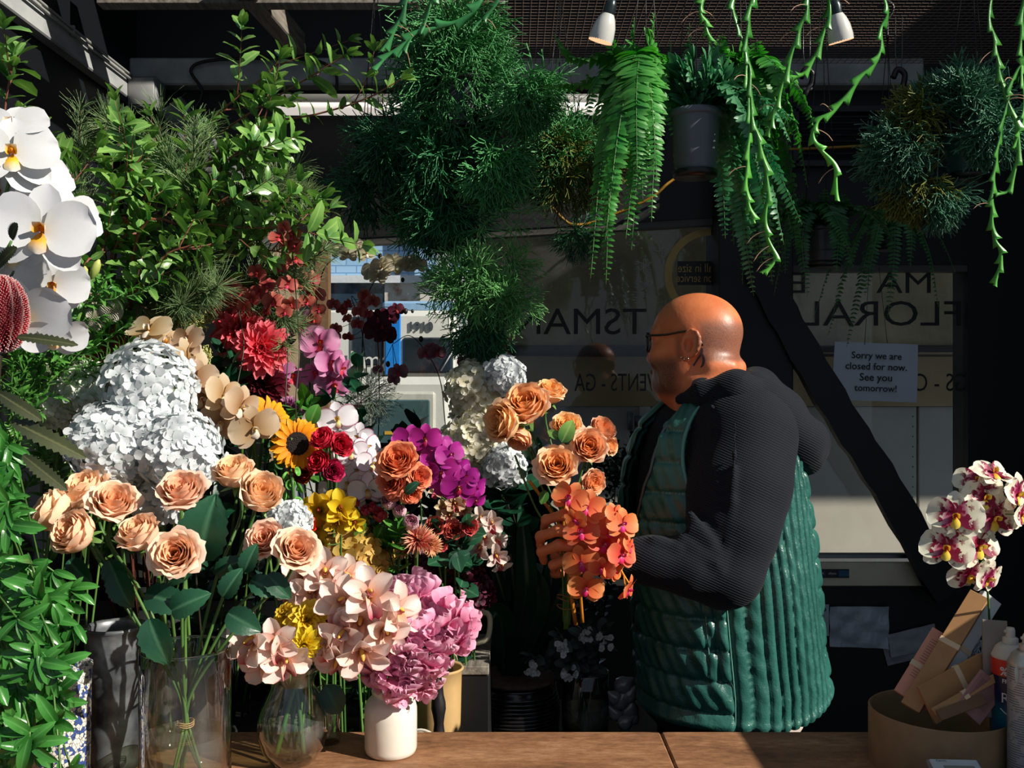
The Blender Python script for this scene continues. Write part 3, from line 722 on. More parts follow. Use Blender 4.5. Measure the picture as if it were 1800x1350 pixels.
# mosaic pot at the left
mosaic = bpy.data.materials.new('mosaic_tiles'); t = NT(mosaic)
v = t.n('ShaderNodeTexVoronoi', i_Scale=190., feature='DISTANCE_TO_EDGE'); v2 = t.n('ShaderNodeTexVoronoi', i_Scale=190.)
oc = t.n('ShaderNodeTexCoord').outputs['Object']; t.l(oc, v.inputs['Vector']); t.l(oc, v2.inputs['Vector'])
cc = t.ramp(v2.outputs['Color'], [(.25, lin((60, 84, 150))), (.36, lin((216, 214, 206))), (.75, lin((230, 226, 216)))], 'CONSTANT')
cc = t.mix(t.ramp(v.outputs['Distance'], [(.03, (1, 1, 1, 1)), (.06, (0, 0, 0, 1))]), cc, lin((60, 58, 56)))
b = t.n('ShaderNodeBsdfPrincipled', i_Roughness=.3); t.l(cc, b.inputs['Base Color']); t.out(b.outputs[0])
MX, MY = P(118, 0, 1.45)[0], 1.43
mp_ = thing('mosaic_pot', 'white and blue mosaic pot behind the trailing green vine', 'pot', (MX, MY, CT))
g = G(); lathe(g, [(.001, 0), (.036, 0), (.04, .01), (.042, .16), (.044, .185), (.041, .187), (.038, .18), (.036, .02), (.001, .015)], (MX, MY, CT), 40); part('vessel', g, mosaic, mp_)

# ------------------------------------------------ right end of the counter
card = solid('brown_card_tub', (146, 118, 84), .7, n=(30, .2), bump=.2, bscale=90)
TX, TY, TR = P(1655, 0, 1.52)[0], 1.53, .105
tb = thing('card_tub', 'round brown card tub holding envelopes and paper on the counter', 'tub', (TX, TY, CT))
g = G(); lathe(g, [(.001, 0), (TR, 0), (TR, .004), (TR, .084), (TR - .002, .086), (TR - .004, .084), (TR - .004, .006), (.001, .006)], (TX, TY, CT), 64); part('wall', g, card, tb, sharp=50)
def slab(name, label, cat, c, ax, up, L, W_, T, mat, band=None, bandm=None, group=None, lines=None):
    """a flat pack: centre c, long axis ax, thin axis facing the camera"""
    ax = nrm(ax); n0 = nrm(np.cross(ax, np.cross(up, ax))); R = np.stack([ax, np.cross(n0, ax), n0], 1)
    c = np.array(c, float); t0 = thing(name, label, cat, c, group)
    g = G(); box(g, c, (L, W_, T), R, bev=.0006); bd = part('sheets', g, mat, t0, False)
    if band is not None:
        g = G(); box(g, c + ax * band * L, (.009, W_ + .002, T + .002), R, bev=.0005); part('paper_band', g, bandm, t0, False)
    if lines:
        g = G()
        for k in range(lines): box(g, c + ax * (.35 - .6 * k / lines) * L + n0 * (T / 2 + .0001), (.0009, W_ * .72, .0002), R)
        part('print', g, solid(name + '_print', (120, 92, 84), .6), t0, False)
    return t0
kraft = solid('kraft_paper', (178, 132, 84), .65, n=(40, .12)); pinkp = solid('salmon_paper', (216, 150, 122), .6, n=(20, .08)); greyp = solid('grey_card', (150, 140, 128), .6); white_p = solid('white_packet', (206, 212, 214), .4); dusty = solid('dusty_pink_paper', (168, 124, 122), .6)
bandm = solid('cream_paper_band', (222, 196, 158), .6)
def ppk(name, label, px0, py0, px1, py1, d0, d1, W_, T, mat, tilt=(0, -1, .25), band=None, lines=None, cat='packet', group=None):
    a, b = np.array(P(px0, py0, d0)), np.array(P(px1, py1, d1))
    return slab(name, label, cat, (a + b) / 2, b - a, tilt, np.linalg.norm(b - a), W_, T, mat, band, bandm, group, lines)
ppk('flower_food_packet', 'salmon pink packet with printed lines leaning left in the card tub', 1600, 1232, 1668, 1120, 1.52, 1.55, .055, .007, pinkp, (-.5, -1, .2), -.05, 16)
ppk('paper_bundle', 'brown card bundle leaning steeply right towards the white and purple orchid', 1600, 1245, 1722, 1046, 1.50, 1.55, .03, .010, kraft, (-.8, -1, .2), .06)
ppk('paper_bundle', 'white ribbed paper bundle leaning beside the brown card bundle', 1625, 1235, 1742, 1050, 1.515, 1.56, .034, .012, white_p, (.2, -1, .3), .02)
ppk('kraft_envelope', 'brown kraft envelope tilted in the middle of the card tub', 1628, 1240, 1738, 1180, 1.475, 1.50, .06, .006, kraft, (0, -1, .15), .1)
ppk('kraft_envelope', 'thin brown envelope lying across the front of the kraft envelope', 1640, 1252, 1752, 1190, 1.455, 1.47, .012, .006, kraft, (0, -1, .5), 0)
ppk('kraft_envelope', 'lowest crumpled brown envelope edge in the card tub', 1650, 1258, 1730, 1228, 1.445, 1.46, .016, .004, solid('dark_kraft', (120, 86, 58), .6), (0, -1, .6))
ppk('flower_food_packet', 'dusty pink packet standing at the right side of the tub', 1700, 1255, 1745, 1196, 1.46, 1.47, .05, .006, dusty, (.2, -1, .1), None, 14)
ppk('grey_card', 'tall grey card standing against the spray can', 1752, 1262, 1748, 1090, 1.475, 1.50, .036, .004, greyp, (-.2, -1, 0), cat='card')
tw = solid('pale_twine', (196, 206, 214), .6)
rnd = random.Random(5); g = G(); c0 = np.array(P(1717, 1152, 1.56))
for k in range(34):
    a = rnd.uniform(0, 2 * PI); tl = rnd.uniform(-.4, .4); rr = .022 + rnd.uniform(-.003, .003)
    th = np.linspace(0, 2 * PI, 18); Rm = rotz(a) @ rotx(PI / 2 + tl); ring = np.stack([np.cos(th), np.sin(th), 0 * th], 1) * rr
    tube(g, ring @ Rm.T + c0, .0013, 4, cap=False)
for k in range(5): tube(g, spline([c0 + A(.0, 0, .015), c0 + A(.003 * k - .006, 0, .03), c0 + A(.004 * k - .008, -.005, .042)], 8), .0012, 4)
single('twine_ball', g, tw, 'ball of pale blue grey twine resting in the card tub', 'twine')
# spray cans
def can(px, d, r, h, mats, label, txt):
    x = P(px, 0, d)[0]; t0 = thing('spray_can', label, 'spray can', (x, d, CT))
    g = G(); lathe(g, [(.001, .001), (r * .93, 0), (r, .004), (r, h)], (x, d, CT), 40); body = part('body', g, mats[0], t0, sharp=50)
    g = G(); lathe(g, [(r, h), (r * 1.02, h + .002), (r * .98, h + .004), (r * .8, h + .015), (r * .55, h + .021), (r * .5, h + .021), (.001, h + .0205)], (x, d, CT), 40); part('dome', g, mats[1], t0, sharp=60)
    g = G(); lathe(g, [(r * .42, h + .021), (r * .42, h + .029), (r * .3, h + .031), (.001, h + .0315)], (x, d, CT), 24); nz = part('valve', g, mats[1], t0)
    g = G(); lathe(g, [(r * .26, h + .031), (r * .26, h + .041), (r * .2, h + .045), (.001, h + .0455)], (x, d, CT), 20); box(g, (x - r * .27, d, CT + h + .039), (.004, .004, .004)); part('nozzle', g, mats[2], nz)
    return t0, x, body
def wrap(body, size, x, d, r, z, ang, spacing=1., weight=0., align='CENTER', vertical=False):
    g = text_g(body, size, np.eye(4), extrude=0, weight=weight, align=align, spacing=spacing); V = g.arr()
    if vertical: V = np.stack([-V[:, 1], V[:, 0], V[:, 2]], 1)
    a = -PI / 2 + ang + V[:, 0] / r; g.V = [np.stack([x + (r + .0004) * np.cos(a), d + (r + .0004) * np.sin(a), CT + z + V[:, 1]], 1)]; return g
canblue = bpy.data.materials.new('blue_can_print'); t = NT(canblue)
sp = t.n('ShaderNodeSeparateXYZ'); t.l(t.n('ShaderNodeTexCoord').outputs['Object'], sp.inputs[0])
cc = t.ramp(t.math('DIVIDE', t.math('SUBTRACT', sp.outputs[2], CT), .2), [(0, lin((26, 74, 132))), (.3, lin((20, 56, 110))), (.52, lin((14, 96, 110))), (.62, lin((12, 34, 70))), (.8, lin((10, 26, 52))), (.805, lin((206, 44, 30)))], 'LINEAR')
b = t.n('ShaderNodeBsdfPrincipled', i_Roughness=.3); t.l(cc, b.inputs['Base Color']); t.out(b.outputs[0])
cream = solid('cream_plastic', (214, 208, 192), .4); steel = solid('tin_silver', (196, 198, 192), .35, .6)
whitep = solid('white_print', (232, 234, 232), .5)
k1, kx, kb = can(1776, 1.47, .0265, .185, (canblue, cream, cream), 'blue and red leaf shine spray can at the right end of the counter', None)
kd = 1.47
for s, sz, z, w in (('% EX', .017, .168, .0004), ('FREE - C', .0085, .1535, .0002), ('RYS', .021, .128, .0), ('LEAF', .022, .062, -.0002), ('SHINE', .007, .052, 0)):
    part('print', wrap(s, sz, kx, kd, .0265, z, -.32, weight=w), whitep, kb, False)
g = G(); a = np.linspace(-PI / 2 - 1.0, -PI / 2 + .4, 18); tube(g, np.stack([kx + .0268 * np.cos(a), kd + .0268 * np.sin(a), CT + .112 - .010 * np.sin(np.linspace(0, PI, 18))], 1), .0009, 4); part('swoosh', g, whitep, kb)
ctin = bpy.data.materials.new('grey_can_print'); t = NT(ctin)
sp = t.n('ShaderNodeSeparateXYZ'); t.l(t.n('ShaderNodeTexCoord').outputs['Object'], sp.inputs[0])
w = t.math('GREATER_THAN', t.math('SINE', t.math('MULTIPLY', sp.outputs[2], 1800.)), .5)
cc = t.mix(t.math('MULTIPLY', w, t.math('GREATER_THAN', t.noise(60, 2), .47)), lin((176, 184, 188)), lin((92, 104, 116)))
b = t.n('ShaderNodeBsdfPrincipled', i_Roughness=.3, i_Metallic=.3); t.l(cc, b.inputs['Base Color']); t.out(b.outputs[0])
k2, x2, b2 = can(1806, 1.42, .027, .188, (ctin, steel, cream), 'grey spray can with small printed lines cut by the right picture edge', None)
g = G(); add_blade(g, along((.25, -.3, .8), np.array(P(1788, 1205, 1.385))), L=.03, W=.012, bend=.8, cup=.3); part('peeling_label', g, cream, k2)
# paper roll
RXc = np.array(P(1578, 1338, 1.36)); rr = .0165; RXc[2] = CT + rr; ax = nrm(A(.93, -.36, 0))
pr = thing('receipt_roll', 'white receipt paper roll lying before the card tub', 'paper roll', (RXc[0], RXc[1], CT))
g = G(); lathe(g, [(.006, -.026), (rr, -.026), (rr, .026), (.006, .026), (.006, -.026)], (0, 0, 0), 36, M=face_to(ax, RXc)); part('roll', g, solid('roll_paper', (224, 212, 200), .6), pr, sharp=40)
g = G(); lathe(g, [(.0045, -.0262), (.006, -.0262), (.006, .0262), (.0045, .0262), (.0045, -.0262)], (0, 0, 0), 20, M=face_to(ax, RXc)); part('core', g, solid('dark_core', (40, 36, 34), .6), pr, sharp=40)
# white card terminal box and calculator
bx = thing('white_box', 'flat white box under the calculator on the counter', 'box', P(1690, 1350, 1.36))
g = G(); c = np.array(P(1680, 1360, 1.375)); c[2] = CT + .013; box(g, c, (.135, .09, .026), rotz(-.08), bev=.003); part('body', g, solid('white_plastic_box', (206, 206, 212), .35), bx, False)
ca = thing('calculator', 'grey desk calculator with a small display on the white box', 'calculator', P(1700, 1340, 1.36))
cc_ = np.array(P(1697, 1345, 1.35)); cc_[2] = CT + .0375; R = rotz(-.06) @ rotx(.32)
g = G(); box(g, cc_, (.075, .105, .010), R, bev=.003); part('case', g, solid('calculator_case', (116, 124, 128), .35), ca, False)
g = G(); box(g, cc_ + R @ A(0, .033, .0045), (.068, .034, .004), R, bev=.002); bz = part('display_bezel', g, solid('calculator_bezel', (196, 204, 206), .3), ca, False)
g = G(); box(g, cc_ + R @ A(.003, .029, .0058), (.044, .013, .003), R, bev=.001); part('display', g, solid('calculator_display', (128, 140, 132), .2), bz, False)
part('print', text_g('Canon', .0055, mat4(R @ A(1, 0, 0), R @ A(0, 1, 0), R @ A(0, 0, 1), cc_ + R @ A(-.018, .045, .0068)), extrude=0), ink, bz, False)
keym = solid('calculator_key', (44, 48, 52), .5)
for i in range(5):
    for j in range(4):
        g = G(); box(g, cc_ + R @ A(-.027 + i * .0135, .008 - j * .014, .0065), (.010, .009, .005), R, bev=.001); part('key', g, keym, ca, False)

# unseen panel added right of the picture to shade the tub and counter
struct('tub_shade_panel', box(G(), (1.02, 1.30, 1.11), (.03, .62, .42), bev=.004), timber_dark)
# ---------------------------------------------------------------- flower kit: meshes are made once and shared
stem_g = leaf_mat('stem_green', (52, 92, 40), (92, 130, 62), rough=.45, transl=.0)
stem_d = leaf_mat('stem_dark', (34, 34, 26), (58, 52, 34), rough=.5, transl=.0)
rose_leaf = leaf_mat('rose_leaf', (22, 62, 44), (40, 88, 60), (84, 130, 96), rough=.33, transl=.12)
lush_leaf = leaf_mat('lush_leaf', (40, 104, 36), (92, 152, 62), (130, 176, 96), rough=.38)
gloss_leaf = leaf_mat('glossy_leaf', (56, 110, 48), (130, 172, 86), (164, 196, 122), rough=.28, spec=.6, transl=.22)
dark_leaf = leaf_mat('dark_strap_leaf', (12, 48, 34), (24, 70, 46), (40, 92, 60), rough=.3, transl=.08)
grey_leaf = leaf_mat('grey_leaf', (46, 66, 62), (72, 92, 86), (96, 116, 108), rough=.5, transl=.08)
pine_m = leaf_mat('pine_needle', (62, 98, 62), (150, 176, 116), rough=.45, transl=.1)
calyx_m = leaf_mat('calyx_green', (84, 128, 62), (120, 160, 80), rough=.5, transl=.1)

MESH = {}
def cached(key, fn, mats, smooth=True, sharp=None):
    if key not in MESH: MESH[key] = make_mesh(key, fn(), mats, smooth, sharp)
    return MESH[key]
def dirn(dx, dy, dz): return nrm(A(dx, dy, dz))
def rs(seed): return np.random.RandomState(seed)

def rose_geo(n=26, openn=.5, seed=0, H=.95, tight=.10):
    """unit rose: radius 1 at its widest, foot at z=0, looking along +z"""
    r = rs(seed); g = G()
    for k in range(n):
        t = (k + .5) / n; a0 = k * 2.39996 + r.uniform(-.2, .2); nu, nv = 9, 9
        rad = tight + (.86 - tight) * t ** .85; hh = H * (1.02 - .30 * abs(t - .45) ** 1.2 - .22 * max(0, t - .75) * 2) * r.uniform(.95, 1.05)
        hw = 1.75 - .85 * t; fl = openn * (.04 + .50 * t ** 2.2); u = np.linspace(0, 1, nu)[:, None]; v = np.linspace(-1, 1, nv)[None]
        wid = hw * (.5 + .5 * np.sin(PI * np.clip(.12 + .72 * u, 0, 1)))
        wid = wid * np.sqrt(np.clip(1.0 - np.clip((u - .72) / .34, 0, 1) ** 2 * .55, .02, 1))
        z = hh * (u - .10 * u ** 2 * v ** 2 * 1.6) - fl * .55 * np.clip((u - .72) / .28, 0, 1) ** 2
        ro = rad * (.18 + .82 * np.sin(np.clip(u * 1.9, 0, 1) * PI / 2) ** .8) + fl * np.clip((u - .5) / .5, 0, 1) ** 2 * (1 + .15 * np.abs(v))
        ro = ro + (.035 * np.sin(v * 5 + r.uniform(0, 6)) + .02 * np.sin(v * 11 + k)) * u ** 2 * (.4 + t) + .03 * (v ** 2) * (1 - t)
        # the rim rolls back and shows a point or two
        ang = a0 + v * wid; X = ro * np.cos(ang); Y = ro * np.sin(ang); Z = z + 0 * v + .03 * t * np.sin(v * 4 + k * 1.7) * u ** 3
        g.add(np.stack([X, Y, Z], -1).reshape(-1, 3), grid_f(nu, nv), np.repeat(u.ravel(), nv) * .42 + .58 * t, np.tile(np.abs(v.ravel()), nu))
    return g
def sepals_geo(n=5, L=.8, seed=0):
    g = G(); r = rs(seed); ball(g, (0, 0, -.10), (.26, .26, .2), 7, 12)
    for k in range(n): add_blade(g, petal_M(k * 2 * PI / n + r.uniform(-.2, .2), r.uniform(-.5, .5), .12, -.02), L=L, W=.24, nu=6, nv=3, p=.4, q=.9, bend=r.uniform(-1, .5))
    return g
def orchid_geo(kind='phal', seed=0):
    """flat-faced bloom of unit width, looking along +z, top along +y"""
    r = rs(seed); g = G(); j = lambda s: r.uniform(-s, s)
    if kind == 'phal':
        for a in (90, 218, 322): add_blade(g, petal_M(math.radians(a) + j(.06), .10 + j(.1), .01, -.02), L=.50, W=.34, nu=8, nv=5, p=.55, q=.5, cup=.10, bend=-.25 + j(.15))
        for a in (12, 168): add_blade(g, petal_M(math.radians(a) + j(.05), .16 + j(.1), .02, .012), L=.52, W=.60, nu=9, nv=7, p=.42, q=.34, cup=.10 + j(.05), bend=-.35 + j(.15), ruf=.02, nr=2, ph=j(3))
    elif kind == 'cymb':
        for a in (90, 215, 325): add_blade(g, petal_M(math.radians(a) + j(.08), .55 + j(.15), .02, -.01), L=.56, W=.37, nu=8, nv=7, p=.55, q=.42, cup=.30, bend=-.35 + j(.2))
        for a in (22, 158): add_blade(g, petal_M(math.radians(a) + j(.08), .65 + j(.15), .02, .01), L=.54, W=.36, nu=8, nv=7, p=.55, q=.42, cup=.32, bend=-.25 + j(.2))
    return g
def lip_geo(kind='phal', seed=0):
    g = G()
    if kind == 'phal':
        for s in (-1, 1): add_blade(g, petal_M(PI / 2 + s * .9, .9, .02, .02), L=.17, W=.13, nu=6, nv=4, p=.5, q=.4, cup=.3, bend=.5)
        add_blade(g, petal_M(-PI / 2, .75, .0, .02), L=.26, W=.20, nu=7, nv=5, p=.8, q=.35, cup=-.2, bend=-1.1)
        ball(g, (0, .02, .07), (.035, .035, .06), 6, 8)
    else:
        add_blade(g, petal_M(-PI / 2, .8, .0, .0), L=.42, W=.26, nu=9, nv=7, p=.5, q=.22, cup=.75, bend=-1.6, ruf=.09, nr=4)
        for s in (-1, 1): add_blade(g, petal_M(-PI / 2 + s * 1.0, 1.0, .0, .0), L=.26, W=.16, nu=6, nv=4, p=.5, q=.4, cup=.3, bend=.6)
        ball(g, (0, .05, .16), (.045, .04, .14), 6, 8, R=rotx(.5))
    return g
def floret_geo(seed=0, n=4):
    g = G(); r = rs(seed)
    for k in range(n): add_blade(g, petal_M(k * 2 * PI / n + r.uniform(-.1, .1), r.uniform(.0, .35), .0, 0), L=.52, W=.50, nu=6, nv=5, p=.5, q=.22, cup=r.uniform(-.05, .22), bend=r.uniform(-.5, .2), ruf=.03, ph=r.uniform(0, 6))
    ball(g, (0, 0, .03), .04, 4, 6); return g
def radial_geo(rows, seed=0, disc=None):
    """layers of ray petals: rows = (count, length, width, tilt, start radius, height, bend, cup)"""
    g = G(); r = rs(seed)
    for (n, L, W, tilt, r0, z, bend, cup) in rows:
        o = r.uniform(0, 6)
        for k in range(n): add_blade(g, petal_M(o + (k + r.uniform(-.25, .25)) * 2 * PI / n, tilt + r.uniform(-.12, .12), r0, z), L=L * r.uniform(.88, 1.08), W=W, nu=6, nv=3, p=.55, q=.5, cup=cup, bend=bend + r.uniform(-.2, .2))
    return g
def stem(t0, pts, r, mat=None, sides=6, name='stem', n=20, taper=.8):
    p = spline(pts, n); g = G(); tube(g, p, np.linspace(r, r * taper, n), sides); return part(name, g, mat or stem_g, t0)
def leaf_part(t0, pos, d, L, W, mat, up=(0, 0, 1), name='leaf', fold=.18, bend=-.5, serr=0., roll=0., cup=0., p=.6, q=.75, nu=10, nv=7, ruf=0., twist=0.):
    g = G(); add_blade(g, along(d, pos, 1, up, roll), L=L, W=W, nu=nu, nv=nv, p=p, q=q, fold=fold, bend=bend, serr=serr, cup=cup, ruf=ruf, twist=twist)
    return part(name, g, mat, t0)

# ---- a rose: petals, calyx, stem, leaves
def rose(name, label, pos, d, R, pm, root, group, cat='rose', variant=0, n=26, openn=.5, H=1.35, leaves=(), bow=.02, stem_r=.0026, leafm=None, sep=True):
    t0 = thing(name, label, cat, root, group); d = nrm(d); pos = np.array(pos); R = R * .84
    key = '%s_petals_%d' % (name, variant)
    me = cached(key, lambda: rose_geo(n, openn, 11 + variant * 7, H), pm)
    base = pos - d * R * H * .5
    link('petals', me, t0, face_to(d, base, variant * 1.3, R))
    if sep: link('calyx', cached('calyx_%d' % (variant % 2), lambda: sepals_geo(5, .75, variant), calyx_m), t0, face_to(d, base, 0, R))
    root = np.array(root, float); q0 = base - d * R * .15
    if np.linalg.norm(q0 - root) > .02: stem(t0, [q0, q0 - d * .035 + A(0, 0, -.02), (q0 + root) / 2 + A(0, bow, 0), root], stem_r)
    for lf in leaves: leaf_part(t0, *lf)
    return t0
# ---- an orchid spray: stem, blooms (> lip)
def orchid(name, label, blooms, D, size, pm, lm, path, group, kind='phal', cat='orchid', facing=(0, -1, .1), spread=.5, seed=0, stem_m=None, stem_r=.0022, rot=.35, buds=(), budm=None):
    """blooms: (px, py[, scale[, (facing)[, distance]]])"""
    r = rs(seed + 3); pth = [np.array(p, float) for p in path]; t0 = thing(name, label, cat, pth[0], group)
    sp = spline(pth, 40); g = G(); tube(g, sp, np.linspace(stem_r, stem_r * .6, 40), 6)
    mid = np.mean([[b[0], b[1]] for b in blooms], 0)
    peds = []
    for k, b in enumerate(blooms):
        s = (b[2] if len(b) > 2 else 1.) * size
        dd = b[4] if len(b) > 4 else D + r.uniform(-.02, .02); c = np.array(P(b[0], b[1], dd))
        f = A(*(b[3] if len(b) > 3 and b[3] else facing)) + A((b[0] - mid[0]) / 220., 0, -(b[1] - mid[1]) / 320.) * spread + r.uniform(-.25, .25, 3) * spread
        v = (k + seed) % 3; W = face_to(f, c, r.uniform(-rot, rot), s)
        bl = link('bloom', cached('%s_bloom_%d' % (name, v), lambda: orchid_geo(kind, 5 + v + seed), pm), t0, W)
        link('lip', cached('%s_lip' % name, lambda: lip_geo(kind), lm), bl, W)
        i = np.argmin(np.linalg.norm(sp - (c - nrm(f) * .03), axis=1)); peds.append((sp[i], c - nrm(f) * .004))
    for a, b in peds: tube(g, spline([a, (a + b) / 2 + A(0, .005, -.004), b], 6), stem_r * .5, 5)
    for (px, py, d, rr) in buds: ball(g, P(px, py, d), (rr, rr, rr * 1.4), 6, 8)
    part('stem', g, stem_m or stem_g, t0); return t0
# ---- a mophead: florets over a dome
def mophead(name, label, c, R, pm, root, group, fs=.024, n=90, seed=0, back=False, squash=(1, 1, 1), cat='hydrangea', leaves=(), jitter=.35, facing=(.25, -1, .35)):
    r = rs(seed); c = np.array(c, float); t0 = thing(name, label, cat, root, group); sq = A(*squash)
    g = G(); ball(g, c, R * .78 * sq, 10, 14); part('flower_core', g, stem_core, t0)
    i = np.arange(n * 2); ph = np.arccos(1 - 2 * (i + .5) / (2 * n)); th = i * 2.39996
    dirs = np.stack([np.sin(ph) * np.cos(th), np.sin(ph) * np.sin(th), np.cos(ph)], 1)
    sc = dirs @ nrm(facing); dirs = dirs[np.argsort(-sc)][:min(n, 99)]
    for k, d in enumerate(dirs):
        f = nrm(d + r.uniform(-jitter, jitter, 3)); p = c + d * R * sq * r.uniform(.88, 1.03); v = k % 4
        link('floret', cached('%s_floret_%d' % (pm.name, v), lambda: floret_geo(v), pm), t0, face_to(f, p, r.uniform(0, 6), fs * r.uniform(.85, 1.2)))
    root = np.array(root, float)
    stem(t0, [c, c - A(0, 0, R * 1.2), root], .0035)
    for lf in leaves: leaf_part(t0, *lf)
    return t0
stem_core = leaf_mat('flower_core_green', (120, 140, 100), (160, 172, 130), rough=.8, transl=0)

# ---- leafy twigs: twig + foliage
def leaf_tpl(L=1., W=.45, nu=5, nv=3, **k):
    g = G(); add_blade(g, np.eye(4), L=L, W=W, nu=nu, nv=nv, **k); return g
LEAF_A = leaf_tpl(W=.42, nu=7, fold=.25, bend=-.5, p=.6, q=.7, serr=.16)
LEAF_B = leaf_tpl(W=.34, nu=6, fold=.15, bend=-.7, p=.6, q=.8)
LEAF_C = leaf_tpl(W=.26, nu=7, fold=.2, bend=-.9, p=.6, q=.8)
LEAF_R = leaf_tpl(W=.7, nu=5, fold=.1, bend=-.3, p=.5, q=.5)
def leaf_Ms(p, r, step, size, spread=1.0, upb=.25, start=.1, pair=True, whorl=0, sj=.3, fwd=.5):
    """leaf matrices along a polyline"""
    seg = np.linalg.norm(np.diff(p, axis=0), axis=1); cum = np.concatenate([[0], np.cumsum(seg)]); L = cum[-1]; Ms = []
    t, N, B = frames(p); k = 0; s = L * start
    while s < L:
        i = min(np.searchsorted(cum, s), len(p) - 1); q = p[i - 1] + (p[i] - p[i - 1]) * ((s - cum[i - 1]) / max(seg[i - 1], 1e-9)) if i > 0 else p[0]
        for j in range(whorl or (2 if pair else 1)):
            a = k * 2.4 + j * (2 * PI / (whorl or 2)) + r.uniform(-.4, .4)
            d = t[i] * fwd + spread * (math.cos(a) * N[i] + math.sin(a) * B[i]) + A(0, 0, upb) + r.uniform(-.2, .2, 3)
            Ms.append(along(d, q, size * (1 + r.uniform(-sj, sj)) * (1 - .35 * s / L), (t[i] if abs(nrm(d) @ t[i]) < .9 else (0, 0, 1)), r.uniform(-.5, .5)))
        s += step * r.uniform(.8, 1.2); k += 1
    # a tuft at the tip
    for j in range(3):
        a = j * 2.1 + r.uniform(0, 1); d = t[-1] + .4 * (math.cos(a) * N[-1] + math.sin(a) * B[-1]); Ms.append(along(d, p[-1], size * .6, A(0, 0, 1), r.uniform(-1, 1)))
    return Ms
def twig(name, label, paths, size, step, tpl, lm, tm, group, cat='branch', seed=0, r0=.003, side=0, side_len=.12, **k):
    """a branch thing: paths are spline control points; side = extra side shoots per path"""
    r = rs(seed); t0 = thing(name, label, cat, paths[0][0], group); gs = G(); gl = G()
    allp = []
    for j, pp in enumerate(paths):
        p = spline(pp, 30); allp.append((p, r0 if j == 0 else r0 * .7)); t, N, B = frames(p)
        for q in range(side):
            i = int(r.uniform(.2, .92) * 29); a = r.uniform(0, 2 * PI); d = nrm(t[i] * .8 + .8 * (math.cos(a) * N[i] + math.sin(a) * B[i]) + A(0, 0, .25)); L = side_len * r.uniform(.5, 1.2)
            allp.append((spline([p[i], p[i] + d * L * .5, p[i] + d * L + A(0, 0, .1 * L) + r.uniform(-.1, .1, 3) * L], 10), r0 * .45))
    for p, rr in allp:
        tube(gs, p, np.linspace(rr, rr * .35, len(p)), 5); scatter(gl, tpl, leaf_Ms(p, r, step, size, **k))
    part('twig', gs, tm, t0); part('foliage', gl, lm, t0); return t0
def pine(name, label, paths, group, seed=0, L=.07, dens=900, lm=None, r_n=.0006, side=3, side_len=.10):
    r = rs(seed); t0 = thing(name, label, 'branch', paths[0][0], group); gs = G(); gn = G()
    allp = [spline(p, 24) for p in paths]
    for p in list(allp):
        t, N, B = frames(p)
        for q in range(side):
            i = int(r.uniform(.35, .95) * 23); a = r.uniform(0, 2 * PI); d = nrm(t[i] + .8 * (math.cos(a) * N[i] + math.sin(a) * B[i])); allp.append(spline([p[i], p[i] + d * side_len * .5, p[i] + d * side_len + A(0, 0, .02)], 10))
    for p in allp:
        tube(gs, p, np.linspace(.0022, .0008, len(p)), 5); t, N, B = frames(p)
        n = int(dens * np.linalg.norm(np.diff(p, axis=0), axis=1).sum()); i = (r.uniform(.3, 1, n) ** .7 * (len(p) - 1)).astype(int); a = r.uniform(0, 2 * PI, n)
        d = t[i] * r.uniform(.5, 1.3, (n, 1)) + np.cos(a)[:, None] * N[i] + np.sin(a)[:, None] * B[i]; d /= np.linalg.norm(d, axis=1, keepdims=True)
        e = p[i] + d * (L * r.uniform(.6, 1.1, n))[:, None]; mid = (p[i] + e) / 2 + t[i] * L * .08
        sticks(gn, p[i], mid, r_n, r_n * .9); sticks(gn, mid, e, r_n * .9, r_n * .2)
    part('twig', gs, solid_twig, t0); part('needles', gn, lm or pine_m, t0); return t0
solid_twig = solid('brown_twig', (84, 62, 46), .7, n=(60, .4))
red_twig = solid('reddish_twig', (128, 72, 52), .6, n=(60, .4))

# ---- hanging stick cactus: forked thin stems
def rhips(g, crown, r, n, reach, thick, seg=.028, levels=5, droop=.35, start_d=None, cone=1.0, m=0, fork=2, sides=3):
    crown = np.asarray(crown, float)
    d = r.normal(size=(n, 3)); d /= np.linalg.norm(d, axis=1, keepdims=True)
    if start_d is not None: d = nrm(start_d) + cone * d; d /= np.linalg.norm(d, axis=1, keepdims=True)
    p = crown + d * reach * r.uniform(.25, 1.0, (n, 1)); P0, P1 = [np.repeat(crown[None], n, 0)], [p]; rr = [np.full(n, thick)]
    for lv in range(levels):
        k = fork if lv else 3
        d = np.repeat(d, k, 0); p = np.repeat(p, k, 0)
        keep = r.rand(len(d)) < (.95 if lv < 3 else .75); d = d[keep]; p = p[keep]
        q = r.normal(size=d.shape); q -= d * (q * d).sum(1, keepdims=True); q /= np.maximum(np.linalg.norm(q, axis=1, keepdims=True), 1e-6)
        d = d + q * r.uniform(.35, .8, (len(d), 1)) + A(0, 0, -droop) * r.uniform(0, 1, (len(d), 1)); d /= np.linalg.norm(d, axis=1, keepdims=True)
        e = p + d * (seg * r.uniform(.6, 1.25, (len(d), 1))); P0.append(p); P1.append(e); rr.append(np.full(len(p), thick * (1 - .08 * lv))); p = e
    sticks(g, np.concatenate(P0[1:]), np.concatenate(P1[1:]), np.concatenate(rr[1:]), np.concatenate(rr[1:]) * .8, sides, m)
    sticks(g, P0[0], P1[0], thick * 1.1, thick, sides, m)
    return g
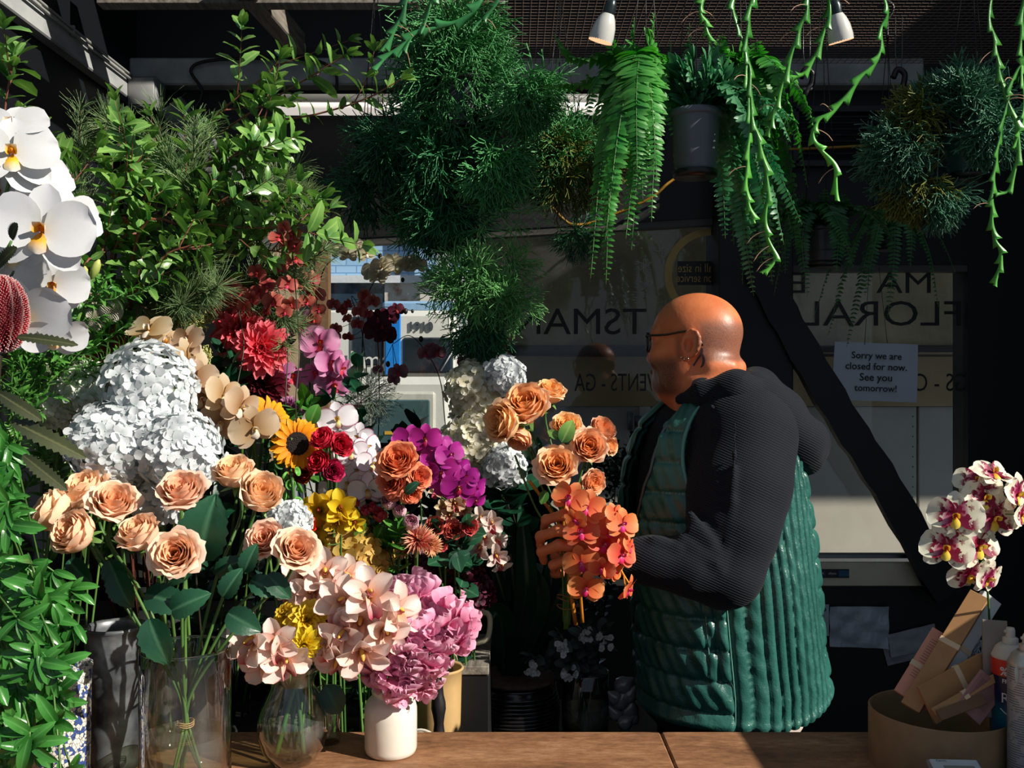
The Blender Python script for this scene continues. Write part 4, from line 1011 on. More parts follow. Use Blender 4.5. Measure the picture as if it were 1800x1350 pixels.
# ---- fern frond along a path
PINNA = leaf_tpl(W=.40, nu=5, nv=3, p=.25, q=.55, fold=.12, bend=-.5)
def frond_geo(g, pts, wid, r, npairs=None, m=0, mr=1, up=(0, 0, 1), ruff=.25):
    p = spline(pts, 46); L = np.linalg.norm(np.diff(p, axis=0), axis=1).sum(); npairs = npairs or int(L / .0092)
    tube(g, p, np.linspace(.0016, .0005, 46), 4, m=mr); t, N, B = frames(p, up); Ms = []
    for k in range(npairs):
        f = .06 + .94 * k / npairs; i = min(int(f * 45), 44); q = p[i] + (p[i + 1] - p[i]) * (f * 45 - i)
        w = wid * min(1, .35 + f * 3.2) * (1 - f) ** .62 * 1.15 + .003
        for s in (-1, 1):
            d = B[i] * s + t[i] * .28 + N[i] * r.uniform(-ruff, ruff); Ms.append(along(d, q, w * r.uniform(.85, 1.1), N[i], r.uniform(-.4, .4)))
    scatter(g, PINNA, Ms, m=m); return g
# ---------------------------------------------------------------- what stands behind the counter: stand, buckets
stand = thing('display_stand', 'black stepped display stand behind the counter holding the flower buckets', 'stand', (-.55, 2.35, 0))
for (xa, xb, ya, yb, z) in ((-1.24, -.15, 1.72, 2.06, .52), (-1.24, -.15, 2.08, 2.44, .70), (-1.24, .10, 2.46, 2.86, .86)):
    g = G(); box(g, ((xa + xb) / 2, (ya + yb) / 2, z - .0175), (xb - xa, yb - ya, .035), bev=.004)
    sh = part('shelf', g, black, stand, False)
    for x in (xa + .04, xb - .04):
        g = G(); box(g, (x, (ya + yb) / 2, (z - .035) / 2), (.045, .045, z - .035)); part('leg', g, black, stand, False)
lt = thing('low_table', 'low black table with a glossy top behind the counter beside the man', 'table', (.12, 2.3, 0))
g = G(); box(g, (.11, 2.275, .685), (.47, .36, .03), bev=.004); part('table_top', g, solid('black_lacquer', (16, 17, 20), .2, n=(30, .3)), lt, False)
for x in (-.1, .3):
    for y in (2.14, 2.41):
        g = G(); box(g, (x, y, .335), (.04, .04, .67)); part('leg', g, black, lt, False)
tin = solid('dark_tin', (48, 52, 50), .5, .3, n=(20, .3))
BK = {}
for k, (x, y, z, r0, r1, h, lab) in enumerate((
        (-.62, 1.86, .52, .07, .085, .30, 'dark tin bucket behind the roses under the white hydrangeas'),
        (-.34, 1.88, .52, .07, .085, .30, 'dark tin bucket under the sunflowers and white purple edged orchids'),
        (-.95, 1.88, .52, .07, .085, .30, 'dark tin bucket at the left wall under the pale hydrangeas'),
        (-.30, 2.26, .70, .07, .085, .24, 'dark tin bucket under the coral roses and magenta orchids'),
        (-.72, 2.26, .70, .07, .085, .24, 'dark tin bucket under the pink dahlias'),
        (-.08, 2.60, .86, .06, .075, .20, 'dark tin bucket under the cream hydrangea'),
        (-.50, 2.68, .86, .07, .085, .20, 'dark tin bucket under the rust coloured orchids'),
        (-1.0, 2.66, .86, .09, .11, .24, 'dark tin bucket of leafy branches in the back left corner'))):
    bucket(x, y, z, r0, r1, h, lab, tin); BK[k] = (x, y, z + .012)
def in_bk(k, dx=0, dy=0): return (BK[k][0] + dx, BK[k][1] + dy, BK[k][2])

# ---------------------------------------------------------------- peach roses in the tall glass cylinder
peach = petal_mat('peach_petal', [(0, (240, 150, 80)), (.4, (252, 194, 148)), (.8, (254, 216, 184)), (1., (255, 226, 202))], .28, var=.1)
ROOT = (VX, VY, CT + .014)
def rl(px, py, d, dx, dz, L, W=.62, dy=-.3, roll=0.): return (P(px, py, d), (dx, dy, dz), L, L * W, rose_leaf, (0, -1, .35), 'leaf', .30, -.75, .12, roll, .0, .55, .85, 15, 9, .02)
RL = [
    ((95, 900), 95, (-.75, -.45, .55), 1.44, 'peach rose furthest left in the cylinder vase bouquet', 0, [rl(120, 985, 1.42, .6, -.5, .05)]),
    ((152, 868), 100, (-.3, -.5, .9), 1.50, 'peach rose behind and between the two leftmost roses of the glass vase', 1, []),
    ((200, 888), 96, (.35, -.6, .75), 1.42, 'open peach rose facing up beside the left hydrangea in the glass vase', 2, []),
    ((134, 938), 98, (-.35, -.75, .45), 1.36, 'closed peach rose low at the left, showing its smooth outer petals', 3, [rl(190, 985, 1.40, .5, -.8, .055)]),
    ((247, 940), 90, (-.25, -.55, .8), 1.37, 'peach rose seen from the side left of the pink centred rose', 0, [rl(200, 1005, 1.38, .45, -.85, .06)]),
    ((310, 974), 96, (.1, -.95, .35), 1.34, 'blush rose facing the viewer, lowest in the middle of the glass vase', 4, [rl(255, 1045, 1.35, .85, -.12, .068), rl(300, 1075, 1.34, .75, .45, .062), rl(262, 1088, 1.33, .45, -1.05, .072)]),
    ((320, 868), 96, (.05, -.65, .8), 1.42, 'peach pink rose just under the big white hydrangea', 2, [rl(352, 985, 1.40, .18, 1.0, .10, .75), rl(340, 990, 1.40, -.6, -.4, .05)]),
    ((412, 834), 84, (-.05, -.5, .9), 1.46, 'uppermost peach rose of the right group in the glass vase', 1, [rl(380, 1010, 1.42, .7, .5, .05)]),
    ((458, 868), 96, (.45, -.65, .6), 1.43, 'ruffled peach rose right of and below the uppermost rose', 3, [rl(392, 1050, 1.38, .5, .9, .05), rl(400, 1078, 1.36, .75, -.3, .055, .7)]),
    ((468, 950), 78, (-.1, -.8, .55), 1.42, 'apricot rose low on the right, left one of a close pair', 2, [rl(440, 1020, 1.40, .9, -.3, .05)]),
    ((520, 968), 88, (.4, -.75, .5), 1.40, 'apricot rose furthest right in the glass vase', 4, [rl(470, 1010, 1.40, .7, -.6, .05), rl(430, 1005, 1.39, .3, .8, .045)])]
for k, ((px, py), dpx, fd, d, lab, v, lv) in enumerate(RL):
    c = np.array(P(px, py, d)); R = px2m(dpx, d) / 2 * .88
    a = k * 2.1; rr = .032
    rt = (VX + rr * math.cos(a) * .9, VY + rr * math.sin(a), CT + .016)
    t0 = thing('peach_rose', lab, 'rose', rt, 'peach roses in the tall glass vase')
    op = (.42, .5, .6, .25, .7)[v]
    me = cached('peach_rose_petals_%d' % v, lambda: rose_geo(30, op, 20 + v, 1.35), peach)
    base = c - nrm(fd) * R * .6
    link('petals', me, t0, face_to(fd, base, k * 1.1, R)); link('calyx', cached('calyx_%d' % (k % 2), lambda: sepals_geo(5, .75, k % 2), calyx_m), t0, face_to(fd, base, 0, R))
    q0 = base - nrm(fd) * R * .12; neck = A(VX + (q0[0] - VX) * .12, VY + (q0[1] - VY) * .2, CT + .165)
    gate = A(VX - (q0[0] - VX) * .02, VY, CT + .10)
    stem(t0, [q0, q0 - nrm(fd) * .03 + A(0, 0, -.02), (q0 * .5 + neck * .5) + A(0, 0, .0), neck, gate, rt], .0027, n=26)
    for lf in lv: leaf_part(t0, *lf)
g = G(); 
for k in range(3): tube(g, [(VX + .012 * math.cos(a), VY + .012 * math.sin(a), CT + .099 + .003 * k + .001 * math.sin(a * 2)) for a in np.linspace(0, 2 * PI, 20)], .0008, 4, cap=False)
single('rubber_band', g, solid('tan_rubber', (196, 160, 110), .5), 'tan rubber band round the rose stems inside the glass vase', 'band')

# ---------------------------------------------------------------- white hydrangeas
hyd_w = petal_mat('white_hydrangea_petal', [(0, (202, 214, 212)), (.5, (226, 231, 234)), (1, (233, 237, 239))], .3, var=.08, vein=.1)
hyd_p = petal_mat('pale_hydrangea_petal', [(0, (196, 204, 168)), (.6, (226, 230, 216)), (1, (232, 232, 228))], .3, var=.1)
hyd_c = petal_mat('cream_hydrangea_petal', [(0, (206, 200, 152)), (.6, (236, 230, 204)), (1, (242, 240, 228))], .3, var=.1)
hyd_y = petal_mat('yellow_hydrangea_petal', [(0, (186, 142, 50)), (.6, (214, 178, 92)), (1, (220, 190, 110))], .3, var=.1)
HG = 'white hydrangeas behind the peach roses'
mophead('hydrangea', 'uppermost white hydrangea head of the big cluster behind the roses', P(262, 688, 1.62), .078, hyd_w, in_bk(0, .0, -.03), HG, .031, 96, 1, squash=(1, .9, 1.05))
mophead('hydrangea', 'left white hydrangea head of the big cluster above the peach roses', P(205, 785, 1.58), .074, hyd_w, in_bk(0, -.03, -.04), HG, .031, 96, 2)
mophead('hydrangea', 'right white hydrangea head of the big cluster, brightest in the sun', P(318, 798, 1.57), .068, hyd_w, in_bk(0, .04, -.03), HG, .030, 96, 3)
mophead('hydrangea', 'middle white hydrangea head joining the upper and lower ones of the big cluster', P(262, 762, 1.60), .074, hyd_w, in_bk(0, .01, -.02), HG, .031, 96, 14)
mophead('hydrangea', 'low white hydrangea head between the cluster and the peach roses', P(285, 868, 1.60), .05, hyd_w, in_bk(0, .02, .02), HG, .029, 60, 4)
mophead('hydrangea', 'small pale hydrangea head left of the big white cluster', P(152, 684, 1.66), .044, hyd_p, in_bk(2, .05, -.03), HG, .026, 70, 5)
mophead('hydrangea', 'greenish cream hydrangea head furthest left near the orchid', P(104, 712, 1.68), .040, hyd_p, in_bk(2, .0, -.04), HG, .026, 60, 6)
mophead('carnation', 'white ruffled flower head behind the right group of peach roses', P(508, 918, 1.60), .034, hyd_w, in_bk(1, -.03, -.05), HG, .02, 70, 7, jitter=.8)
mophead('hydrangea', 'cream hydrangea in front of the truck, upper head beside the held roses', P(843, 692, 2.25), .084, hyd_c, in_bk(5, -.01, -.02), 'cream hydrangeas beside the held bouquet', .032, 96, 8, squash=(1, .9, .95))
mophead('hydrangea', 'lower cream hydrangea head hanging below the upper one', P(832, 776, 2.22), .072, hyd_c, in_bk(5, .01, -.01), 'cream hydrangeas beside the held bouquet', .03, 90, 9)
mophead('hydrangea', 'small white hydrangea head below the cream ones in the dark foliage', P(884, 822, 2.18), .05, hyd_w, in_bk(5, .02, .0), 'cream hydrangeas beside the held bouquet', .028, 70, 10)
mophead('hydrangea', 'white sunlit hydrangea tuft on top of the cream hydrangea', P(888, 662, 2.19), .044, hyd_w, in_bk(5, .03, .01), 'cream hydrangeas beside the held bouquet', .03, 60, 11)
mophead('hydrangea', 'big golden hydrangea in shade behind the blush orchids', P(622, 975, 1.86), .072, hyd_y, in_bk(1, .07, .0), 'golden hydrangea', .042, 80, 12)

# ---------------------------------------------------------------- near white moth orchid and banksia on the left
phal_w = petal_mat('white_orchid_petal', [(0, (206, 208, 200)), (.3, (214, 215, 217)), (1, (218, 220, 223))], .22, var=.05, vein=.05)
lip_y = petal_mat('yellow_orchid_lip', [(0, (214, 120, 20)), (.45, (244, 186, 40)), (1, (240, 236, 226))], .2)
od = 1.14; oroot = (P(-80, 0, od)[0], od + .05, CT + .02)
orchid('white_orchid', 'large white moth orchid spray close up at the left edge', [
    (22, 272, 1.0, (.35, -1, .1), 1.16), (74, 408, 1.12, (.15, -1, .05), 1.10), (2, 340, 1.2, (-.3, -1, .1), 1.2), (112, 388, .9, (.7, -.7, .2), 1.17), (70, 318, .8, (.8, -.6, .3), 1.19),
    (22, 440, 1.0, (-.2, -1, -.2), 1.15), (92, 500, .8, (.4, -.9, -.2), 1.16), (48, 560, 1.05, (.0, -1, -.3), 1.13), (96, 592, .72, (.6, -.8, -.5), 1.15), (20, 226, .85, (.1, -.9, .5), 1.18)], od, .098, phal_w, lip_y,
    [oroot, P(-70, 800, od + .03), P(-30, 520, od + .05), P(15, 320, od + .05), P(30, 215, od + .05)], None, seed=1, spread=.25, rot=.15, stem_r=.003)
bank = bpy.data.materials.new('banksia_styles'); t = NT(bank)
c_ = t.ramp(t.attr('u'), [(0, lin((90, 4, 18))), (.5, lin((166, 14, 34))), (.8, lin((186, 50, 62))), (1, lin((240, 214, 208)))]); b = t.n('ShaderNodeBsdfPrincipled', i_Roughness=.5); t.l(c_, b.inputs['Base Color']); t.out(b.outputs[0])
t0 = thing('banksia', 'deep red banksia flower head cut by the left edge before the white orchid', 'banksia', (P(-20, 0, 1.0)[0], 1.0, CT + .02))
c = np.array(P(2, 552, 1.0)); g = G(); ball(g, c, (.020, .020, .034), 14, 20); part('cone', g, solid('banksia_core', (110, 12, 28), .7), t0)
r = rs(4); n = 2600; ph = np.arccos(1 - 2 * (np.arange(n) + .5) / n); th = np.arange(n) * 2.39996
dv = np.stack([np.sin(ph) * np.cos(th), np.sin(ph) * np.sin(th), np.cos(ph)], 1); s0 = c + dv * A(.019, .019, .033); d2 = dv + A(0, 0, .55); d2 /= np.linalg.norm(d2, axis=1, keepdims=True)
g = G(); d2 = d2 + .25 * np.stack([np.sin(th * 13 // 1), np.cos(th * 7 // 1), 0 * th], 1); s1 = s0 + d2 * .008; sticks(g, s0, s1, .0005, .0007); part('styles', g, bank, t0)
stem(t0, [c - A(0, 0, .03), P(-8, 760, 1.0), (P(-20, 0, 1.0)[0], 1.0, CT + .02)], .004, stem_d)
stem(t0, [P(-12, 620, 1.01), P(-8, 520, 1.0), P(-4, 470, .995), P(20, 424, .985)], .0018, stem_g)
bl_ = leaf_mat('banksia_leaf', (38, 46, 26), (70, 76, 44), (110, 110, 70), rough=.5, transl=.05)
for (px, py, d, dx, dy, dz, L, W) in ((30, 592, .99, 1, -.1, -.08, .062, .011), (-5, 690, 1.0, 1, -.2, -.55, .055, .016), (20, 740, 1.0, 1, -.1, -.45, .085, .018), (-5, 470, .99, .7, -.5, .55, .035, .016), (20, 420, .98, .4, -.5, .6, .02, .014), (40, 800, 1.0, .8, -.2, -.55, .06, .015)):
    leaf_part(t0, P(px, py, d), (dx, dy, dz), L, W, bl_, (0, -1, .4), 'leaf', .2, -.3, .34, p=.45, q=.5, nu=24)

# ---------------------------------------------------------------- tan, pink, white and magenta orchid sprays
tan_p = petal_mat('tan_orchid_petal', [(0, (172, 126, 76)), (.4, (208, 176, 138)), (1, (232, 214, 188))], .4, var=.1, vein=.3)
lip_w = petal_mat('pale_orchid_lip', [(0, (232, 176, 60)), (.4, (236, 222, 200)), (1, (232, 220, 206))], .2)
orchid('tan_orchid', 'dusty tan moth orchid spray arching right of the white hydrangeas', [
    (262, 582, 1, (-.2, -.8, .7)), (290, 604, 1, (.5, -.6, .6)), (330, 634, 1, (.9, -.4, .2)), (346, 668, .9, (.3, -1, 0)), (352, 700, .9, (.7, -.7, -.2)), (392, 696, 1, (.9, -.5, .2)), (422, 716, 1, (.9, -.5, 0)), (446, 752, 1.05, (.5, -.9, -.3)), (388, 742, .9, (.2, -1, -.3)), (330, 600, .8, (-.4, -.9, .3))], 1.70, .082, tan_p, lip_w,
    [in_bk(0, .05, .04), P(330, 860, 1.74), P(300, 660, 1.73), P(300, 605, 1.72), P(360, 660, 1.72), P(440, 735, 1.71)], None, seed=2, spread=.2, stem_m=stem_d)
pink_p = petal_mat('pink_orchid_petal', [(0, (176, 60, 120)), (.4, (214, 128, 180)), (1, (232, 170, 210))], .4, var=.1, vein=.2)
lip_r = petal_mat('red_orchid_lip', [(0, (236, 130, 60)), (.4, (206, 30, 70)), (1, (220, 80, 110))], .2)
orchid('pink_orchid', 'mauve pink moth orchid spray right of the pink dahlias', [
    (531, 572, 1, (-.3, -.9, .4)), (562, 604, 1.1, (.3, -1, .2)), (580, 638, 1, (.7, -.7, .1)), (586, 676, 1.1, (.4, -.9, -.2)), (494, 654, .8, (-.2, -.7, .7)), (514, 664, .9, (.6, -.8, .4)), (556, 656, .8, (-.5, -.8, 0)), (600, 648, .8, (.9, -.5, 0))], 2.04, .074, pink_p, lip_r,
    [in_bk(3, -.04, -.03), P(600, 880, 2.1), P(592, 720, 2.07), P(570, 640, 2.06), P(530, 575, 2.06)], None, seed=3, spread=.25)
wp_p = petal_mat('purple_edged_petal', [(0, (222, 214, 226)), (.3, (242, 240, 244)), (1, (240, 234, 240))], .3, var=.05, edge=((150, 20, 84), .84))
lip_m = petal_mat('maroon_orchid_lip', [(0, (240, 190, 50)), (.45, (236, 226, 160)), (1, (150, 30, 90))], .2)
orchid('white_purple_orchid', 'white moth orchid spray with purple petal edges in the centre of the flowers', [
    (594, 738, 1.15), (556, 744, .9), (572, 762, .9, (-.4, -.9, .3)), (628, 770, 1), (645, 786, .9, (.7, -.7, .1)), (618, 796, 1), (654, 815, 1, (.6, -.8, 0)), (628, 828, 1), (598, 806, .9, (-.5, -.9, 0)), (655, 846, 1, (.5, -.9, 0)), (612, 850, 1.05), (646, 862, 1.1, (.2, -1, -.1)), (586, 862, .95, (-.3, -1, -.1)), (572, 884, .95, (-.4, -.8, -.4)), (612, 884, 1, (0, -.9, -.4))], 1.86, .064, wp_p, lip_m,
    [in_bk(1, .06, .03), P(640, 940, 1.92), P(640, 830, 1.91), P(610, 760, 1.9), P(585, 728, 1.9)], None, seed=4, spread=.3, rot=.2)
mag_p = petal_mat('magenta_orchid_petal', [(0, (116, 10, 90)), (.5, (172, 26, 140)), (.95, (190, 52, 160)), (1, (214, 120, 196))], .3, var=.1, vein=.15)
lip_d = petal_mat('crimson_orchid_lip', [(0, (236, 200, 80)), (.3, (170, 14, 60)), (1, (140, 10, 70))], .15)
orchid('magenta_orchid', 'vivid magenta moth orchid spray below the truck window', [
    (720, 776, 1.1), (748, 772, 1), (772, 786, .9, (.4, -.9, .3)), (734, 800, .9, (-.5, -.9, 0)), (768, 808, 1), (790, 800, 1, (.6, -.8, .1)), (776, 832, 1.2, (0, -1, 0)), (802, 828, 1, (.5, -.9, 0)), (806, 856, 1.1, (.2, -1, -.2)), (832, 858, 1, (.7, -.7, -.2)), (752, 830, .9, (-.6, -.8, 0)), (820, 838, .8), (786, 862, .8, (0, -.8, -.5)), (836, 880, .7, (.5, -.7, -.5))], 1.84, .060, mag_p, lip_d,
    [in_bk(3, .06, .0), P(740, 960, 1.98), P(736, 830, 1.89), P(750, 770, 1.88), P(790, 790, 1.88), P(836, 862, 1.87)], None, seed=5, spread=.25, rot=.2)
rust_p = petal_mat('rust_orchid_petal', [(0, (140, 40, 40)), (.5, (176, 82, 70)), (1, (206, 118, 100))], .3, var=.2)
r = rs(8)
RG = 'small rust coloured moth orchids before the window'
for k, (lab, a0, pts) in enumerate((
        ('rust coloured small orchid spray hanging over the window bottom, furthest right', (2.5,), [(640, 520), (612, 535), (630, 548), (655, 530), (600, 545), (646, 552), (610, 560), (590, 578), (628, 570), (590, 592), (612, 592), (586, 535), (638, 536)]),
        ('rust coloured small orchid spray left of the timber window post', (2.05,), [(530, 460), (548, 490), (520, 500), (545, 512), (560, 545), (552, 562), (522, 470), (508, 484), (540, 530), (556, 520)]),
        ('rust coloured small orchid spray among the pine needles above the dahlia', (1.9,), [(455, 515), (470, 500), (492, 470), (505, 500), (480, 530), (470, 545), (500, 548), (512, 535), (452, 480), (520, 455)]),
        ('rust coloured small orchid spray furthest left beside the orange banksia', (1.86,), [(385, 520), (395, 530), (410, 535), (420, 515), (430, 538), (380, 545), (405, 505), (442, 525)]),
        ('deep crimson small orchid spray above the leafy pink orchids', (1.78,), [(500, 400), (515, 415), (505, 425), (520, 435), (490, 418)]))):
    mid = np.mean(pts, 0)
    orchid('rust_orchid', lab, [(x, y, r.uniform(.8, 1.15), tuple(r.uniform(-.8, .8, 3) * A(1, .2, .7) + A(0, -.9, 0))) for x, y in pts], a0[0], .036, rust_p, lip_r,
           [in_bk(6, -.06 + .03 * k, .02), P(mid[0] + 25, 800, a0[0] + .06), P(mid[0] + 20, 600, a0[0] + .04), P(mid[0], mid[1] - 30, a0[0] + .03), P(pts[-1][0] - 8, pts[-1][1], a0[0] + .03)], RG, seed=10 + k, stem_m=stem_d, stem_r=.0015, spread=.2)
dk_p = petal_mat('wine_orchid_petal', [(0, (62, 8, 26)), (1, (92, 16, 40))], .2, var=.15)
orchid('wine_orchid', 'dark wine red orchid spray in front of the blue van', [(662, 582, 1.2), (676, 588, 1.1, (.5, -.9, 0)), (664, 560, .9), (684, 556, .9), (697, 545, .7), (672, 572, .8), (655, 575, .7)], 2.55, .058, dk_p, lip_d,
    [in_bk(6, .06, .02), P(662, 800, 2.6), P(666, 640, 2.6), P(662, 552, 2.58), P(690, 540, 2.57), P(726, 547, 2.57)], None, seed=20, stem_m=stem_d, stem_r=.0017, buds=((713, 547, 2.56, .006), (725, 547, 2.56, .004)))
crm_p = petal_mat('cream_orchid_petal', [(0, (196, 190, 150)), (1, (226, 220, 196))], .45, var=.06)
orchid('cream_orchid', 'cream moth orchid spray arching across the upper left of the window', [(598, 440, 1), (612, 446, 1), (632, 440, 1), (644, 446, .9), (624, 434, .9), (586, 436, .8)], 2.62, .054, crm_p, lip_w,
    [in_bk(6, -.02, .05), P(545, 700, 2.68), P(560, 510, 2.66), P(585, 456, 2.65), P(640, 445, 2.64), P(680, 455, 2.64)], 'cream orchids before the window', seed=21, stem_m=stem_d, stem_r=.0018, buds=((668, 450, 2.63, .006), (680, 455, 2.63, .005)))
orchid('cream_orchid', 'lower cream moth orchid spray reaching right before the painted brick', [(656, 478, 1.1), (672, 470, 1.1), (692, 464, 1.1), (706, 468, 1), (722, 462, .9), (734, 466, .9), (664, 486, .9)], 2.58, .056, crm_p, lip_w,
    [in_bk(6, .04, .05), P(632, 800, 2.62), P(640, 560, 2.62), P(668, 484, 2.61), P(730, 470, 2.6), P(800, 496, 2.6)], 'cream orchids before the window', seed=22, stem_m=stem_d, stem_r=.0018, buds=((752, 476, 2.59, .006), (772, 482, 2.59, .005), (708, 492, 2.59, .005)))
dp_p = petal_mat('dusky_pink_petal', [(0, (120, 60, 74)), (1, (166, 112, 122))], .4, var=.1)
orchid('dusky_orchid', 'dusky pink orchid pair low before the van window', [(700, 655, 1.1), (692, 668, .7), (748, 622, .9), (768, 620, 1), (756, 612, .7), (664, 650, .6)], 2.5, .046, dp_p, lip_r,
    [in_bk(5, -.05, .0), P(784, 760, 2.54), P(774, 670, 2.53), P(750, 620, 2.52), P(720, 590, 2.52), P(690, 605, 2.52)], None, seed=23, stem_m=stem_d, stem_r=.0016, buds=((740, 596, 2.51, .006), (682, 640, 2.5, .006)))
orchid('wine_orchid', 'dark plum orchid spray just above the cream hydrangea', [(850, 614, 1.2), (838, 622, 1), (878, 622, .9), (818, 638, .8), (862, 606, .8), (880, 612, .7)], 2.42, .05, petal_mat('plum_orchid_petal', [(0, (70, 26, 50)), (1, (110, 56, 80))], .3), lip_r,
    [in_bk(5, .04, .02), P(880, 800, 2.46), P(870, 660, 2.45), P(850, 615, 2.44), P(815, 635, 2.44)], None, seed=24, stem_m=stem_d, stem_r=.0016)

# ---------------------------------------------------------------- dahlias, sunflowers, roses, chrysanthemums in the middle
dah = petal_mat('pink_dahlia_petal', [(0, (240, 120, 60)), (.2, (226, 50, 80)), (.7, (238, 84, 112)), (1, (244, 128, 146))], .3, var=.12)
dahd = petal_mat('burgundy_dahlia_petal', [(0, (60, 6, 16)), (1, (100, 14, 34))], .2, var=.12)
dah_geo = lambda: radial_geo([(20, .95, .34, -.10, .06, 0, -.25, .35), (20, .92, .32, .12, .06, .04, -.2, .4), (18, .82, .30, .36, .06, .08, -.1, .45), (14, .66, .26, .62, .05, .12, .1, .5), (12, .46, .2, .95, .03, .14, .3, .6), (8, .3, .15, 1.3, .02, .15, .4, .7)], 3)
def headflower(name, label, cat, px, py, dpx, d, fd, me, root, group=None, disc=None, back=None, stem_r=.004, leaves=(), key=None, extra=None):
    c = np.array(P(px, py, d)); R = px2m(dpx, d) / 2; t0 = thing(name, label, cat, root, group); W = face_to(fd, c, px * .1, R)
    link('petals', me, t0, W)
    if disc: link('flower_disc', disc, t0, W)
    link('calyx', cached('calyx_0', lambda: sepals_geo(5, .75, 0), calyx_m), t0, face_to(fd, c, 0, R * .5))
    stem(t0, [c, c - nrm(fd) * .05 + A(0, 0, -.02), root], stem_r)
    for lf in leaves: leaf_part(t0, *lf)
    return t0
dm = cached('dahlia', dah_geo, dah); dmd = cached('dahlia_dark', dah_geo, dahd)
headflower('dahlia', 'upper bright pink dahlia facing left beside the orange banksia', 'dahlia', 424, 584, 112, 1.98, (-.25, -1, .35), dm, in_bk(4, .02, -.03), 'pink dahlias')
headflower('dahlia', 'lower bright pink dahlia facing right, front one of the pair', 'dahlia', 458, 612, 108, 1.94, (.3, -1, .05), dm, in_bk(4, .05, -.02), 'pink dahlias')
headflower('dahlia', 'dark burgundy dahlia in the shade under the pink dahlias', 'dahlia', 462, 678, 96, 1.99, (.1, -1, .3), dmd, in_bk(4, .06, .02))
headflower('dahlia', 'small purple striped dahlia beside the upper sunflower', 'dahlia', 508, 718, 50, 1.98, (.2, -.9, .5), cached('dahlia_violet', dah_geo, petal_mat('violet_dahlia_petal', [(0, (90, 20, 60)), (.6, (150, 70, 120)), (1, (190, 130, 170))], .3)), in_bk(4, .08, .03))
sunp = petal_mat('sunflower_petal', [(0, (216, 110, 6)), (.35, (246, 158, 10)), (1, (252, 186, 24))], .35, var=.1, vein=.1)
sund = bpy.data.materials.new('sunflower_disc'); t = NT(sund); vv = t.n('ShaderNodeTexVoronoi', i_Scale=26.); t.l(t.n('ShaderNodeTexCoord').outputs['Object'], vv.inputs['Vector'])
b = t.n('ShaderNodeBsdfPrincipled', i_Roughness=.8); t.l(t.ramp(vv.outputs['Distance'], [(0, lin((64, 34, 14))), (.5, lin((24, 12, 8)))]), b.inputs['Base Color']); t.l(t.bump(vv.outputs['Distance'], .8, .02), b.inputs['Normal']); t.out(b.outputs[0])
sm = cached('sunflower', lambda: radial_geo([(18, .66, .26, .10, .34, 0, -.3, .25), (18, .62, .24, .28, .33, .03, -.3, .25)], 5), sunp)
def disc_geo():
    g = G(); lathe(g, [(.44, -.05), (.46, .02), (.42, .09), (.3, .12), (.15, .10), (.001, .08)], (0, 0, 0), 28); return g
sdm = cached('sunflower_disc', disc_geo, sund)
headflower('sunflower', 'upper sunflower turned away to the right behind the lower one', 'sunflower', 474, 738, 96, 1.82, (.75, -.5, .55), sm, in_bk(1, -.04, .02), 'sunflowers', sdm)
headflower('sunflower', 'lower sunflower with its dark disc facing right', 'sunflower', 522, 780, 96, 1.78, (.5, -.9, .12), sm, in_bk(1, -.01, -.02), 'sunflowers', sdm, leaves=[(P(545, 745, 1.8), (.3, -.2, .8), .04, .03, lush_leaf, (0, -1, .3))])
crim = petal_mat('crimson_rose_petal', [(0, (160, 14, 50)), (.5, (206, 32, 78)), (1, (226, 66, 104))], .25)
for k, (px, py, dp, fd, lab) in enumerate(((568, 772, 56, (-.3, -.7, .6), 'crimson pink rose at the upper left of the cluster by the sunflower'), (599, 783, 54, (.5, -.8, .2), 'crimson pink rose at the upper right, before the white orchids'), (561, 812, 52, (-.3, -.8, .3), 'crimson pink rose at the lower left of the cluster'), (586, 828, 50, (.3, -.8, .1), 'crimson pink rose lowest in the cluster by the sunflower'))):
    rose('crimson_rose', lab, P(px, py, 1.76), fd, px2m(dp, 1.76) / 2, crim, in_bk(1, -.02 + .015 * k, -.05), 'crimson roses by the sunflower', variant=k % 2, n=22, openn=.35)
coral = petal_mat('coral_rose_petal', [(0, (214, 90, 60)), (.5, (234, 124, 92)), (1, (240, 150, 116))], .28)
for k, (px, py, dp, fd, lab) in enumerate(((700, 812, 76, (-.1, -.8, .6), 'large ruffled coral rose in front of the magenta orchids'), (690, 846, 56, (-.3, -.9, .1), 'coral rose below the large ruffled one, to its left'), (735, 838, 50, (.6, -.7, .2), 'coral rose at the right under the large ruffled one'), (722, 866, 42, (.3, -.8, -.3), 'lowest coral rose bud above the pink peonies'), (690, 868, 28, (-.2, -.9, 0), 'tiny coral bud left of the lowest coral rose'))):
    rose('coral_rose', lab, P(px, py, 1.79), fd, px2m(dp, 1.79) / 2 * 1.1, coral, in_bk(3, -.05 + .02 * k, -.06), 'coral garden roses', variant=k % 3, n=34, openn=.6, leaves=([(P(712, 868, 1.76), (.5, -.3, .5), .035, .018, rose_leaf, (0, -1, .3))] if k == 3 else ()))
sal = petal_mat('salmon_rose_petal', [(0, (180, 60, 50)), (.5, (206, 86, 74)), (1, (222, 118, 104))], .25)
